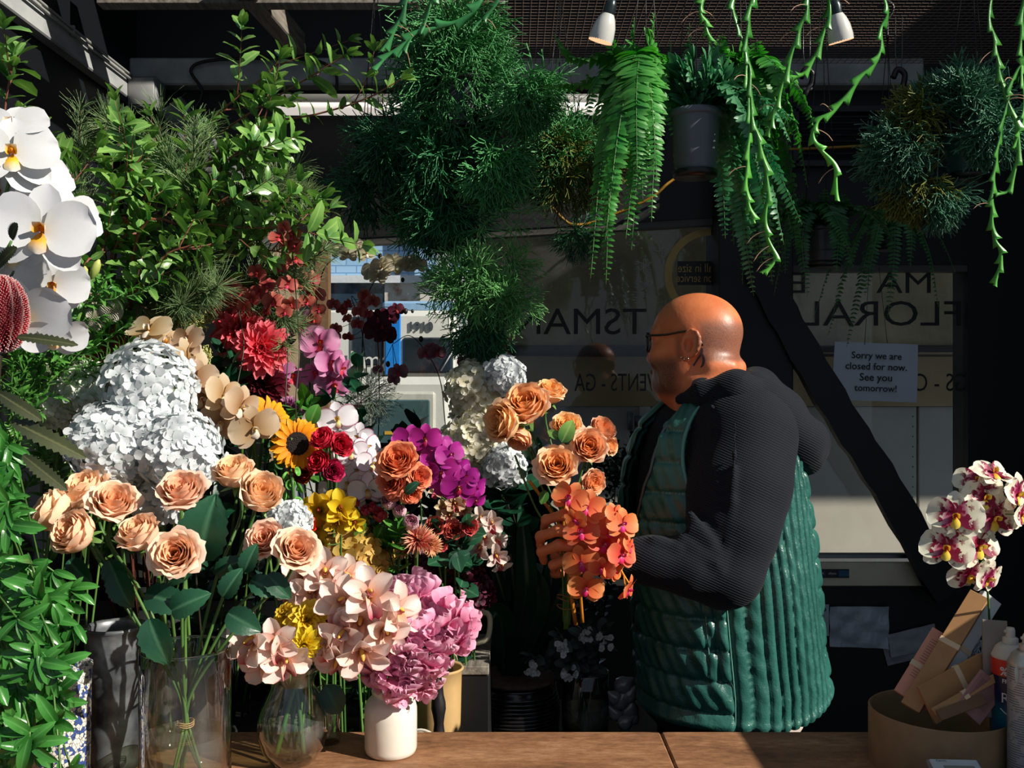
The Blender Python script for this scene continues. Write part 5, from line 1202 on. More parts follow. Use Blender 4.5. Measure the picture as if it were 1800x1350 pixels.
for k, (px, py, dp, fd, lab) in enumerate(((766, 924, 42, (-.3, -.9, .4), 'salmon rose on the left of the row beside the pink peonies'), (797, 932, 46, (0, -1, .3), 'salmon rose in the middle of the row beside the peonies'), (824, 926, 42, (.5, -.8, .3), 'salmon rose at the right of the row, next to the pale orchids'), (775, 960, 26, (.2, -.9, .1), 'small salmon rose beside the spidery chrysanthemums'))):
    rose('salmon_rose', lab, P(px, py, 1.86), fd, px2m(dp, 1.86) / 2, sal, (-.13 + .02 * k, 1.99, .55), 'salmon roses', variant=k % 2, n=24, openn=.5, leaves=[(P(790 + 12 * k, 972, 1.85), (.5 - .4 * k, -.3, -.3), .04, .025, rose_leaf, (0, -1, .3))])
peo = petal_mat('pink_peony_petal', [(0, (206, 130, 150)), (.5, (226, 168, 186)), (1, (238, 206, 214))], .25)
for k, (px, py, dp, lab) in enumerate(((683, 882, 40, 'round pale pink peony bud, upper left of the three'), (702, 898, 36, 'smaller pale pink peony bud in the middle of the three'), (722, 918, 44, 'largest pale pink peony bud, lowest of the three'))):
    rose('peony_bud', lab, P(px, py, 1.80), (-.1 + .15 * k, -.9, .35), px2m(dp, 1.80) / 2, peo, (-.30 + .03 * k, 1.96, .55), 'pale pink peony buds', cat='peony', variant=k % 2, n=24, openn=-.35, H=1.7)
tul = petal_mat('pink_tulip_petal', [(0, (226, 180, 150)), (.4, (206, 60, 84)), (1, (216, 96, 104))], .25)
for k, (px, py, dp, lab) in enumerate(((668, 906, 38, 'largest striped pink tulip left of the peony buds'), (642, 898, 26, 'small pink tulip further left above the golden hydrangea'), (655, 892, 24, 'pink tulip half hidden behind the largest tulip'), (626, 884, 20, 'tiny pink tulip bud under the white orchids'))):
    rose('pink_tulip', lab, P(px, py, 1.83), (-.3 + .1 * k, -.6, .75), px2m(dp, 1.83) / 2, tul, (-.33 + .015 * k, 1.94, .55), 'pink tulips', cat='tulip', variant=0, n=9, openn=-.1, H=1.9)
chm = petal_mat('peach_chrysanthemum_petal', [(0, (206, 90, 70)), (.5, (226, 130, 104)), (1, (246, 208, 164))], .25)
cm = cached('chrysanthemum', lambda: radial_geo([(26, .95, .10, .05, .05, 0, .15, .9), (26, .9, .10, .3, .05, .03, .2, .9), (22, .8, .09, .6, .05, .05, .3, .9), (18, .62, .08, .95, .03, .07, .4, .9), (10, .45, .07, 1.3, .02, .08, .4, .9)], 7), chm)
for k, (px, py, dp, fd, lab) in enumerate(((736, 950, 66, (.2, -.8, .6), 'big spidery peach chrysanthemum under the peony buds'), (715, 966, 46, (-.3, -.7, .7), 'small spidery peach chrysanthemum at the lower left'), (757, 958, 46, (.6, -.8, .1), 'spidery peach chrysanthemum partly behind the big one'))):
    headflower('chrysanthemum', lab, 'chrysanthemum', px, py, dp, 1.80 + .01 * k, fd, cm, (-.20 + .01 * k, 1.92, .55), 'spidery peach chrysanthemums', stem_r=.003)
cymp = petal_mat('pale_cymbidium_petal', [(0, (216, 170, 160)), (.4, (226, 204, 192)), (1, (240, 232, 222))], .3, vein=.15)
lip_c = petal_mat('cymbidium_lip', [(0, (230, 180, 90)), (.5, (200, 90, 110)), (1, (180, 50, 80))], .2)
orchid('pale_cymbidium', 'pale pink cymbidium spray drooping beside the salmon roses', [(846, 912, 1), (862, 920, 1, (.4, -.9, .1)), (852, 944, 1), (872, 950, .9, (.6, -.7, .1)), (846, 962, 1, (-.3, -.9, 0)), (870, 974, 1, (.3, -.9, -.3)), (880, 988, .9, (.4, -.6, -.6)), (836, 930, .9)], 1.92, .05, cymp, lip_c,
    [(-.06, 2.0, .55), P(830, 1050, 1.97), P(836, 930, 1.96), P(850, 900, 1.95), P(880, 980, 1.94)], None, 'cymb', seed=30, spread=.3)
orchid('tan_cymbidium', 'small beige cymbidium spray under the magenta orchids', [(772, 868, .9, (-.2, -.6, .8)), (812, 866, 1, (.3, -.7, .6)), (800, 885, .9), (816, 896, .9), (780, 892, .9), (790, 905, .8), (812, 880, .8)], 2.0, .046, petal_mat('beige_cymbidium_petal', [(0, (180, 130, 80)), (1, (226, 206, 176))], .3), lip_c,
    [in_bk(3, .1, -.05), P(795, 980, 2.04), P(796, 890, 2.03), P(795, 862, 2.03)], None, 'cymb', seed=31, spread=.4)
yel = petal_mat('yellow_cymbidium_petal', [(0, (176, 150, 20)), (.5, (224, 186, 30)), (1, (236, 206, 60))], .35)
orchid('yellow_cymbidium', 'golden yellow cymbidium spray above the golden hydrangea', [(564, 898, 1.1, (-.1, -1, .2)), (598, 894, 1.1, (.3, -1, .2)), (580, 890, .9, (0, -.8, .6)), (545, 900, .9, (-.6, -.8, .2)), (622, 916, .7, (.4, -1, -.2)), (592, 916, .8, (0, -.9, -.3)), (560, 925, .7, (-.2, -.9, -.4)), (566, 955, .5)], 1.70, .058, yel, petal_mat('yellow_lip', [(0, (150, 60, 20)), (.5, (214, 170, 30)), (1, (190, 120, 20))], .2),
    [in_bk(1, .03, -.04), P(600, 1010, 1.77), P(598, 920, 1.73), P(580, 890, 1.72), P(545, 895, 1.72)], None, 'cymb', seed=32, spread=.3, buds=((572, 975, 1.71, .006),))
pop = petal_mat('scarlet_petal', [(0, (200, 30, 4)), (1, (246, 60, 14))], .35)
rose('scarlet_bloom', 'single scarlet ruffled bloom between the apricot roses and yellow orchids', P(541, 924, 1.66), (.3, -.8, .5), px2m(38, 1.66) / 2, pop, in_bk(1, -.05, -.04), None, cat='flower', n=12, openn=.5, H=1.4)
rose('burnt_orange_bloom', 'burnt orange bloom in the shade below the sunflower disc', P(532, 832, 1.84), (.1, -.9, .4), px2m(54, 1.84) / 2, petal_mat('burnt_orange_petal', [(0, (130, 40, 8)), (1, (190, 84, 20))], .2), in_bk(1, -.02, .05), None, cat='flower', n=18, openn=.5)
# bells of ireland
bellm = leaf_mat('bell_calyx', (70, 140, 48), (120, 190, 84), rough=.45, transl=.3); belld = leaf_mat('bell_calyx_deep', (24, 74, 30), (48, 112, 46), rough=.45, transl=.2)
def bell_geo():
    g = G(); lathe(g, [(.05, 0), (.16, .12), (.34, .34), (.5, .46), (.53, .44), (.36, .3), (.05, .1)], (0, 0, 0), 12); return g
def bells(label, px, py0, py1, d, sz, mt, root, seed):
    r = rs(seed); t0 = thing('bells_of_ireland', label, 'flower', root, 'bells of ireland'); top = np.array(P(px, py0, d)); bot = np.array(P(px + 6, py1, d)); n = int((py1 - py0) / (sz * 1700 / d) * 2.4)
    for k in range(n):
        f = k / n; a = k * 2.4; dd = A(math.cos(a), math.sin(a) - .4, .3); link('bell', cached(mt.name, bell_geo, mt), t0, face_to(dd, top + (bot - top) * f + nrm(dd) * sz * .3, 0, sz * (.7 + .4 * f)))
    stem(t0, [top, bot, root], .003)
bells('bright green bells of ireland spike between the roses and the orchids', 512, 832, 930, 1.66, .023, bellm, in_bk(1, -.06, .0), 3)
bells('dark green bells of ireland spike in shade behind the bright one', 482, 765, 880, 1.78, .026, belld, in_bk(1, -.07, .03), 4)
# burgundy cloud
wine = petal_mat('burgundy_petal', [(0, (30, 8, 16)), (.6, (66, 14, 36)), (1, (120, 40, 72))], .2, var=.2)
for k, (px, py, rr, lab) in enumerate(((752, 1010, .045, 'dark burgundy flower head at the left under the chrysanthemums'), (800, 1005, .05, 'dark burgundy flower head in the middle above the cream jug'), (830, 1040, .042, 'dark burgundy flower head furthest right over the jug'), (780, 1055, .042, 'lowest dark burgundy flower head before the cream jug'))):
    mophead('burgundy_flower', lab, P(px, py, 1.98), rr, wine, (-.12 + .014 * k, 2.06, .78), 'dark burgundy flower heads', .022, 80, 40 + k, jitter=.9, cat='flower', facing=(.2, -1, .2))

# ---------------------------------------------------------------- bulb vase: blush cymbidium, yellow bloom
blush = petal_mat('blush_cymbidium_petal', [(0, (214, 130, 100)), (.25, (242, 196, 172)), (.6, (250, 228, 216)), (1, (252, 238, 230))], .32, vein=.12, edge=((236, 176, 164), .88))
lip_b = petal_mat('blush_lip', [(0, (244, 196, 90)), (.5, (238, 200, 190)), (1, (186, 40, 66))], .2)
vt = (BX, BVY, CT + .02)
orchid('blush_cymbidium', 'blush cymbidium spray leaning left over the rim of the round vase', [(448, 1128, 1.05, (-.5, -.8, .2)), (470, 1160, 1, (-.1, -1, -.4)), (498, 1152, 1.05, (.4, -.9, -.2)), (486, 1130, .9, (.1, -.9, .3))], 1.47, .078, blush, lip_b,
    [(BX + .02, BVY - .01, CT + .015), (BX + .005, BVY, CT + .13), P(500, 1110, 1.53), P(455, 1120, 1.52)], 'blush cymbidiums in the round vase', 'cymb', stem_r=.0042, seed=40, spread=.25)
orchid('blush_cymbidium', 'blush cymbidium spray reaching right towards the sweet peas', [(606, 1062, 1.05, (-.2, -.9, .5)), (650, 1050, 1.1, (.2, -.8, .6)), (690, 1076, 1.1, (.8, -.6, .3)), (632, 1092, 1.05, (.1, -1, 0)), (672, 1108, 1, (.5, -.8, -.1)), (606, 1112, 1, (-.3, -.9, -.1)), (636, 1142, 1.05, (.3, -.9, -.5)), (598, 1156, .95, (-.3, -.8, -.5)), (572, 1130, .8, (-.4, -.9, 0))], 1.48, .080, blush, lip_b,
    [(BX - .025, BVY - .01, CT + .012), (BX + .01, BVY, CT + .13), P(590, 1125, 1.54), P(640, 1080, 1.53), P(690, 1080, 1.52)], 'blush cymbidiums in the round vase', 'cymb', stem_r=.0042, seed=41, spread=.25)
orchid('blush_cymbidium', 'cream and blush cymbidium spray standing at the back of the round vase', [(536, 1012, 1, (-.2, -.9, .4)), (572, 1008, 1.05, (.2, -.9, .4)), (606, 1016, 1, (.5, -.8, .3)), (552, 1038, 1, (-.2, -1, .1)), (520, 1036, .85, (-.6, -.8, .2)), (592, 1038, .95, (.2, -1, 0))], 1.56, .074, petal_mat('cream_cymbidium_petal', [(0, (220, 190, 150)), (.5, (240, 228, 206)), (1, (246, 238, 226))], .3, vein=.1), lip_b,
    [(BX, BVY + .02, CT + .014), (BX, BVY + .005, CT + .13), P(556, 1090, 1.57), P(570, 1010, 1.58)], 'blush cymbidiums in the round vase', 'cymb', stem_r=.0042, seed=42, spread=.25)
ylw = petal_mat('lemon_petal', [(0, (220, 170, 20)), (.5, (246, 214, 40)), (1, (250, 226, 80))], .35)
ym = cached('yellow_bloom', lambda: radial_geo([(12, .95, .42, .1, .05, 0, -.4, .3), (12, .85, .4, .4, .05, .05, -.3, .35), (10, .65, .34, .75, .04, .09, -.2, .4), (7, .45, .26, 1.1, .02, .1, .1, .5)], 9), ylw)
headflower('yellow_bloom', 'bright yellow double bloom, upper one in the round vase', 'flower', 540, 1092, 84, 1.50, (.1, -.8, .6), ym, (BX + .01, BVY + .01, CT + .02), 'yellow blooms in the round vase', stem_r=.003)
headflower('yellow_bloom', 'bright yellow bloom hanging lower beside the left blush orchids', 'flower', 536, 1130, 66, 1.475, (.1, -1, -.3), ym, (BX - .01, BVY + .01, CT + .02), 'yellow blooms in the round vase', stem_r=.003)
headflower('yellow_bloom', 'small yellow bloom behind the upper one at the left', 'flower', 502, 1080, 50, 1.53, (-.5, -.7, .6), ym, (BX + .005, BVY + .02, CT + .02), 'yellow blooms in the round vase', stem_r=.003)
tl = thing('green_leaf_stem', 'single broad green leaf drooping between the round vase and the jar', 'leaf', (sx, sy, CT + .014))
leaf_part(tl, P(572, 1205, 1.57), (.45, -.3, -.75), .052, .045, dark_leaf, (0, -1, .3), 'leaf_blade'); stem(tl, [P(572, 1205, 1.57), P(566, 1195, 1.6), P(575, 1230, 1.62), (sx, sy, CT + .014)], .0016)

# ---------------------------------------------------------------- pink sweet peas in the stoneware jar
spm = petal_mat('pink_sweet_pea_petal', [(0, (222, 90, 144)), (.3, (238, 146, 186)), (1, (248, 198, 220))], .38, var=.16, hue=.01)
def pea_geo(seed):
    g = G(); r = rs(seed)
    add_blade(g, petal_M(PI / 2, .95, .02, 0), L=.62, W=1.0, nu=8, nv=11, p=.45, q=.2, cup=-.12, bend=-.55, ruf=.10, nr=3.2, ph=r.uniform(0, 6))
    for s in (-1, 1): add_blade(g, petal_M(PI / 2 + s * 1.0, 1.15, .02, .02), L=.46, W=.44, nu=7, nv=7, p=.5, q=.25, cup=.3, bend=-.3, ruf=.08, nr=2, ph=r.uniform(0, 6))
    add_blade(g, petal_M(-PI / 2, .8, .0, .03), L=.32, W=.3, nu=6, nv=5, p=.5, q=.3, cup=.5, bend=.5, ruf=.05); return g
SG = 'pink sweet peas in the stoneware jar'
r = rs(12)
peas = [('tallest pink sweet pea stem rising at the top of the jar bunch', [(712, 1040), (732, 1050), (700, 1062), (744, 1072), (722, 1068), (738, 1036), (708, 1082), (756, 1090)]),
        ('pink sweet pea stem leaning right with the furthest blooms', [(770, 1076), (788, 1098), (806, 1086), (812, 1112), (784, 1122), (798, 1140), (765, 1100), (776, 1142), (808, 1132)]),
        ('deep pink sweet pea stem at the front centre of the bunch', [(712, 1110), (738, 1106), (728, 1130), (752, 1124), (704, 1136), (742, 1148), (762, 1150), (720, 1154)]),
        ('pink sweet pea stem drooping left beside the blush orchids', [(686, 1110), (678, 1138), (694, 1154), (668, 1160), (682, 1178), (662, 1186), (700, 1176), (674, 1196)]),
        ('pink sweet pea stem spilling over the front rim of the jar', [(722, 1174), (744, 1170), (730, 1194), (752, 1190), (712, 1198), (766, 1172), (738, 1212), (718, 1214)])]
for k, (lab, pts) in enumerate(peas):
    a = k * 1.3; rt = (JX + .012 * math.cos(a), JY + .012 * math.sin(a), CT + .02); t0 = thing('sweet_pea', lab, 'sweet pea', rt, SG); mid = np.mean(pts, 0)
    pts = pts + [(x + r.uniform(-14, 14), y + r.uniform(-14, 14)) for x, y in pts]
    for j, (px, py) in enumerate(pts):
        dd = 1.535 + (.02 if k in (0, 1) else 0) + r.uniform(-.02, .015); f = A((px - 735) / 60., -.9, -(py - 1120) / 90.) + r.uniform(-.5, .5, 3); v = (j + k) % 4
        link('bloom', cached('sweet_pea_%d' % v, lambda: pea_geo(v), spm), t0, face_to(f, P(px, py, dd), r.uniform(-.6, .6), .049 * r.uniform(.85, 1.2)))
    top = np.array(P(mid[0], mid[1], 1.56)); stem(t0, [P(pts[0][0], pts[0][1], 1.56), top, (JX + .008 * math.cos(a), JY + .008 * math.sin(a), CT + .115), rt], .0016)

# ---------------------------------------------------------------- right: patterned orchid spray
pat = petal_mat('patterned_orchid_petal', [(0, (150, 14, 70)), (.14, (160, 18, 76)), (.34, (214, 140, 160)), (.44, (242, 240, 212)), (1, (246, 244, 226))], .3, var=.05, spots=((140, 14, 60), 7.5, .5, (.5, .74)))
patl = petal_mat('yellow_patterned_lip', [(0, (190, 40, 30)), (.3, (240, 190, 30)), (1, (246, 224, 110))], .2)
orchid('patterned_orchid', 'cream orchid spray with burgundy blotches above the paper bundles at right', [
    (1718, 848, 1, (-.2, -.8, .6)), (1730, 876, 1.1, (.1, -1, .2)), (1680, 908, 1.15, (-.3, -1, .15)), (1746, 912, 1.2, (.2, -1, 0)), (1788, 870, 1.05, (.5, -.9, .1)), (1664, 966, 1.1, (-.3, -.9, .3)), (1720, 962, 1.15, (.35, -.9, 0)), (1704, 1010, 1, (0, -.9, -.4)), (1736, 1016, .9, (.5, -.8, -.3)), (1746, 832, .9, (.3, -.7, .7)), (1795, 905, .8, (.6, -.9, 0)), (1700, 935, .8, (0, -.9, .1))], 1.46, .066, pat, patl,
    [(P(1742, 0, 1.55)[0], 1.55, CT + .012), P(1740, 1120, 1.54), P(1733, 1000, 1.5), P(1722, 900, 1.49), P(1738, 830, 1.49)], None, seed=50, spread=.2, rot=.2)

# ---------------------------------------------------------------- dark corner behind: jug, crate, bundle basket, grey leaved bunch, ornament
jug_m = solid('cream_enamel', (206, 200, 170), .3, n=(12, .1), coat=.3)
jx, jy = P(800, 0, 2.06)[0], 2.06; cz = P(0, 1141, 2.06)[2] 
cr = thing('wooden_crate', 'weathered wooden crate under the cream jug', 'crate', (jx, jy, .52))
g = G(); 
for k in range(3): box(g, (jx - .02, jy - .085 + .085 * k, cz - .009), (.19, .082, .018), bev=.002)
part('slats', g, timber_pale, cr, False)
for s in (-1, 1):
    g = G(); box(g, (jx - .02, jy + s * .115, (cz - .018 + .70) / 2), (.19, .014, cz - .018 - .70), bev=.002); part('side', g, black, cr, False)
    g = G(); box(g, (jx - .02 + s * .085, jy, (cz - .018 + .70) / 2 - .09), (.02, .2, cz - .018 - .52), bev=.002); part('end', g, black, cr, False)
jg = thing('cream_jug', 'cream jug with a side handle on the wooden crate', 'jug', (jx, jy, cz))
g = G(); lathe(g, [(.001, 0), (.036, 0), (.044, .006), (.046, .03), (.042, .07), (.04, .085), (.043, .092), (.040, .092), (.037, .08), (.04, .01), (.001, .006)], (jx, jy, cz), 36); part('body', g, jug_m, jg)
g = G(); tube(g, spline([(jx + .038, jy - .01, cz + .08), (jx + .072, jy - .02, cz + .078), (jx + .07, jy - .02, cz + .03), (jx + .042, jy - .01, cz + .015)], 18), .006, 8); part('handle', g, jug_m, jg)
lacq = solid('dark_wicker', (26, 24, 24), .25, n=(30, .4), coat=.5)
bx_, by_ = P(908, 0, 2.2)[0], 2.27; z0 = .70
bs = thing('coiled_basket', 'low dark glossy coiled basket on the low black table', 'basket', (bx_, by_, z0))
g = G()
for k in range(13):
    z = z0 + .006 + k * .0085; rr = .095 - .0012 * k + .010 * math.sin(k / 12 * PI); tube(g, [(bx_ + rr * math.cos(a), by_ + rr * math.sin(a), z) for a in np.linspace(0, 2 * PI, 49)], .0052, 6, cap=False)
lathe(g, [(.001, 0), (.09, 0), (.094, .1), (.088, .1), (.084, .01), (.001, .008)], (bx_, by_, z0), 40); part('coils', g, lacq, bs)
g = G(); rim = solid('soil_brown', (110, 84, 66), .8, n=(60, .5), bump=.6); lathe(g, [(.001, .103), (.07, .104), (.092, .108), (.096, .112), (.09, .117), (.06, .113), (.001, .112)], (bx_, by_, z0), 40); part('rim', g, rim, bs)
gx, gy2 = P(1030, 0, 2.22)[0], 2.24
vase('tall_glass', 'clear glass jar holding grey green leaves on the low table', [(.05, 0), (.054, .004), (.055, .05), (.055, .135)], gx, gy2, z0, .003, .055, 36)
GL = 'grey leaved stems in the glass jar'
r = rs(21)
whitefl = petal_mat('tiny_white_petal', [(0, (190, 200, 190)), (1, (236, 238, 240))], .3)
for k, (px, py, lab) in enumerate(((935, 1155, 'grey green leafy stem leaning furthest left from the glass jar'), (985, 1120, 'grey green leafy stem with white blossom, second from left in the jar'), (1030, 1100, 'tallest grey green leafy stem in the glass jar'), (1062, 1110, 'grey green leafy stem at the right of the jar beside the man'), (1000, 1165, 'low grey green leafy stem bending over the jar rim'))):
    tp = np.array(P(px, py, 2.16)); rt = (gx + .02 * math.cos(k), gy2 + .02 * math.sin(k), z0 + .012); t0 = thing('grey_leaf_stem', lab, 'leafy stem', rt, GL)
    p = spline([rt, (gx + (tp[0] - gx) * .3, gy2 - .01, z0 + .15), tp], 16); g = G(); tube(g, p, .0018, 5); part('twig', g, stem_d, t0); g = G(); scatter(g, leaf_tpl(W=.52, nu=7, fold=.2, bend=-.5, p=.6, q=.6), leaf_Ms(p, r, .022, .055, 1.0, .1, .45, True), 0); part('foliage', g, grey_leaf, t0)
    g = G(); fl = floret_geo(k, 5); Ms = []
    for j in range(12): Ms.append(np.array(face_to(A(r.uniform(-1, 1), -1, r.uniform(-.5, 1)), tp + r.uniform(-.014, .014, 3) + A(0, -.015, -.02), 0, .014)))
    scatter(g, fl, Ms); part('blossom', g, whitefl, t0)
cer = solid('grey_glazed_ceramic', (128, 132, 138), .18, n=(8, .2), coat=.6)
ox, oy = P(1098, 0, 2.2)[0], 2.24
t0 = thing('ceramic_ornament', 'grey glazed ceramic ornament of clustered garlic shapes beside the man', 'ornament', (ox, oy, z0)); g = G()
for (px, py, rr) in ((1098, 1268, .019), (1082, 1256, .018), (1108, 1250, .022), (1090, 1232, .021), (1106, 1222, .02), (1080, 1225, .017), (1096, 1205, .022), (1112, 1262, .016)):
    c = np.array(P(px, py, 2.21)); c[1] += .008 * math.sin(px); c[2] = max(c[2], z0 + rr); lathe(g, [(.001, -rr), (rr * .6, -rr * .85), (rr * .98, -rr * .2), (rr * .85, rr * .4), (rr * .4, rr * .9), (rr * .15, rr * 1.3), (.001, rr * 1.4)], (0, 0, 0), 18, M=face_to(A(math.sin(px * 3), -.3, .8), c))
part('body', g, cer, t0)
# broad dark leaves behind the held bouquet
DL = 'broad dark leaves under the held bouquet'
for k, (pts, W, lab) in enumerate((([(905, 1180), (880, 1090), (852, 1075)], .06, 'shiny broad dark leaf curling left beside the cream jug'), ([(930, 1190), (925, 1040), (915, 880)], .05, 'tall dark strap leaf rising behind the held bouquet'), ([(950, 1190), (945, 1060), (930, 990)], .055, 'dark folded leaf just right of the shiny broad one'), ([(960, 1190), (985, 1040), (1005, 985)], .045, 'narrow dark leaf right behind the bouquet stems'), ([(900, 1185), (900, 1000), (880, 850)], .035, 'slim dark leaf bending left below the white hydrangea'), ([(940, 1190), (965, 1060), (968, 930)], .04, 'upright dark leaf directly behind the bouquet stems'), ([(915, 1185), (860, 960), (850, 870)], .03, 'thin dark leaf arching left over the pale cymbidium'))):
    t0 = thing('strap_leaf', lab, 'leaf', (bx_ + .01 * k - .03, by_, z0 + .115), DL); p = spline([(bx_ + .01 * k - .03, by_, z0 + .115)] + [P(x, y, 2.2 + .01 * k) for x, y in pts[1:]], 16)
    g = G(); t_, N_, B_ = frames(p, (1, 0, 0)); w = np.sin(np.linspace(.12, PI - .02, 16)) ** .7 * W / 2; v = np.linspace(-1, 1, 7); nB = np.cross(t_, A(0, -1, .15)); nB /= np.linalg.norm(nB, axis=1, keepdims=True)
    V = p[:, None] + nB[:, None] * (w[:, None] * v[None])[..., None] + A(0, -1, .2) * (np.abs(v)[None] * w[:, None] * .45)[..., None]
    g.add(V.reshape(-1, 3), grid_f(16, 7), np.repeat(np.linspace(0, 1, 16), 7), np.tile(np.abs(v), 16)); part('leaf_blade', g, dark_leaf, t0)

# ---------------------------------------------------------------- small fillers on the left and greenery
fil = petal_mat('cream_filler', [(0, (200, 200, 160)), (1, (240, 238, 222))], .25)
FG = 'cream brush flower heads by the white orchid'
for k, (px, py, dp, lab) in enumerate(((118, 548, 34, 'cream brush flower head low beside the white orchid'), (152, 530, 34, 'cream brush flower head in the leafy stems'), (166, 562, 36, 'cream brush flower head below the leafy stems'), (196, 545, 40, 'cream brush flower head furthest right, oval'), (78, 652, 26, 'cream brush flower head lowest above the pale hydrangea'))):
    c = np.array(P(px, py, 1.72)); R = px2m(dp, 1.72) / 2; rt = in_bk(2, .0 + .015 * k, .02); t0 = thing('brush_flower', lab, 'flower', rt, FG); n = 500; i = np.arange(n); ph = np.arccos(1 - 2 * (i + .5) / n); th = i * 2.4
    dv = np.stack([np.sin(ph) * np.cos(th), np.sin(ph) * np.sin(th), np.cos(ph)], 1); g = G(); sticks(g, c + dv * R * .4, c + dv * R * A(1, 1, 1.15), .0006, .0011); ball(g, c, R * .6, 6, 10); part('flower_head', g, fil, t0); stem(t0, [c, P(px - 10, py + 90, 1.76), rt], .002)
GV = leaf_mat('grevillea_spider', (150, 156, 80), (206, 206, 130), rough=.5, transl=.2)
for k, (p0, p1, lab) in enumerate((((300, 575), (345, 540), 'pale green spider flower raceme pointing right above the tan orchid'), ((320, 590), (380, 548), 'pale green spider flower raceme, right one over the tan orchid'), ((345, 648), (362, 618), 'small round pale green spider flower beside the dahlia'))):
    a, b = np.array(P(*p0, 1.86)), np.array(P(*p1, 1.86)); rt = in_bk(4, -.1 - .01 * k, -.03); t0 = thing('spider_flower', lab, 'flower', rt, 'pale green spider flowers'); r = rs(k); g = G(); n = 110
    for j in range(n):
        f = r.rand(); q = a + (b - a) * f; d = nrm(r.normal(size=3) + nrm(b - a) * .3); L = .024 * (1.1 - .6 * f)
        tube(g, spline([q, q + d * L * .6, q + d * L + A(0, 0, .004), q + d * L * .85 + r.uniform(-.006, .006, 3)], 7), .0009, 3, cap=False)
    part('flower_head', g, GV, t0); stem(t0, [b, a, (a + A(-.03, .03, -.2)), rt], .0022)
obk = bpy.data.materials.new('orange_banksia_styles'); t = NT(obk); b = t.n('ShaderNodeBsdfPrincipled', i_Roughness=.5); t.l(t.ramp(t.attr('u'), [(0, lin((130, 50, 8))), (.6, lin((222, 120, 20))), (1, lin((246, 190, 70)))]), b.inputs['Base Color']); t.out(b.outputs[0])
for k, (px, py, w, h, lab) in enumerate(((304, 505, 34, 74, 'orange banksia cone beside the grey twigs above the tan orchid'), (374, 412, 36, 40, 'orange pincushion flower among the leafy branches'), (320, 480, 30, 34, 'small orange banksia behind the taller orange cone'), (240, 420, 30, 46, 'shaded orange banksia behind the leaves next to the coral bloom'), (388, 365, 24, 26, 'topmost small orange pincushion in the leafy branches'))):
    d = 1.95; c = np.array(P(px, py, d)); a_, b_ = px2m(w, d) / 2, px2m(h, d) / 2; rt = in_bk(7, .02 * k, -.05); t0 = thing('orange_banksia', lab, 'banksia', rt, 'orange banksias'); n = 1300; i = np.arange(n); ph = np.arccos(1 - 2 * (i + .5) / n); th = i * 2.4
    dv = np.stack([np.sin(ph) * np.cos(th), np.sin(ph) * np.sin(th), np.cos(ph)], 1); s0 = c + dv * A(a_, a_, b_) * .75; dd = dv + A(0, 0, .5); dd /= np.linalg.norm(dd, axis=1, keepdims=True); g = G(); sticks(g, s0, s0 + dd * a_ * .4, .0009, .0007); ball(g, c, A(a_, a_, b_) * .8, 10, 14); part('flower_head', g, obk, t0); stem(t0, [c, c + A(.0, .1, -.2), rt], .003)
corm = petal_mat('coral_bloom_petal', [(0, (190, 40, 60)), (.5, (226, 90, 70)), (1, (240, 130, 104))], .35)
for k, (px, py, dp, lab) in enumerate(((212, 412, 62, 'coral bloom half hidden in the leaves right of the white orchid'), (176, 625, 46, 'coral pink bloom left of the uppermost white hydrangea'), (205, 595, 40, 'peach bloom above the coral pink one by the hydrangea'), (160, 372, 26, 'small coral bloom deep in the leaves beside the orchid'))):
    rose('coral_bloom', lab, P(px, py, 1.86), (.1, -.9, .35), px2m(dp, 1.86) / 2, corm, in_bk(2, .03 * k, .03), 'coral blooms in the greenery', cat='flower', variant=k % 2, n=12, openn=.9, H=1.0)
lily = petal_mat('lily_bud', [(0, (120, 160, 60)), (1, (220, 216, 130))], .2)
t0 = thing('lily_bud', 'pale yellow green lily buds right of the white orchid', 'lily', in_bk(2, -.02, .0))
for (px, py, L, W, dx, dz) in ((160, 492, .034, .014, .45, 1), (152, 500, .028, .012, -.05, 1), (145, 505, .018, .009, -.4, 1)):
    g = G(); lathe(g, [(.001, 0), (.3, .15), (.5, .5), (.4, .8), (.12, 1), (.001, 1.02)], (0, 0, 0), 12); g2 = G(); g2.join(g, np.array(face_to((dx, -.1, dz), P(px, py, 1.5))) @ np.diag([W, W, L, 1])); part('bud', g2, lily, t0)
stem(t0, [P(153, 502, 1.5), P(115, 545, 1.52), P(70, 640, 1.55), P(20, 720, 1.6), in_bk(2, -.02, .0)], .0022)
# feathery dark bush before the van
t0 = thing('feathery_bush', 'rounded dark feathery grey green filler in front of the white car', 'foliage', in_bk(6, .09, -.03)); g = G(); r = rs(33); c = np.array(P(650, 700, 2.3))
rhips(g, c, r, 60, .035, .0007, .014, 4, .05); part('foliage', g, leaf_mat('feathery_grey', (70, 84, 76), (150, 164, 148), rough=.6, transl=.1), t0); stem(t0, [c, in_bk(6, .09, -.03)], .003)
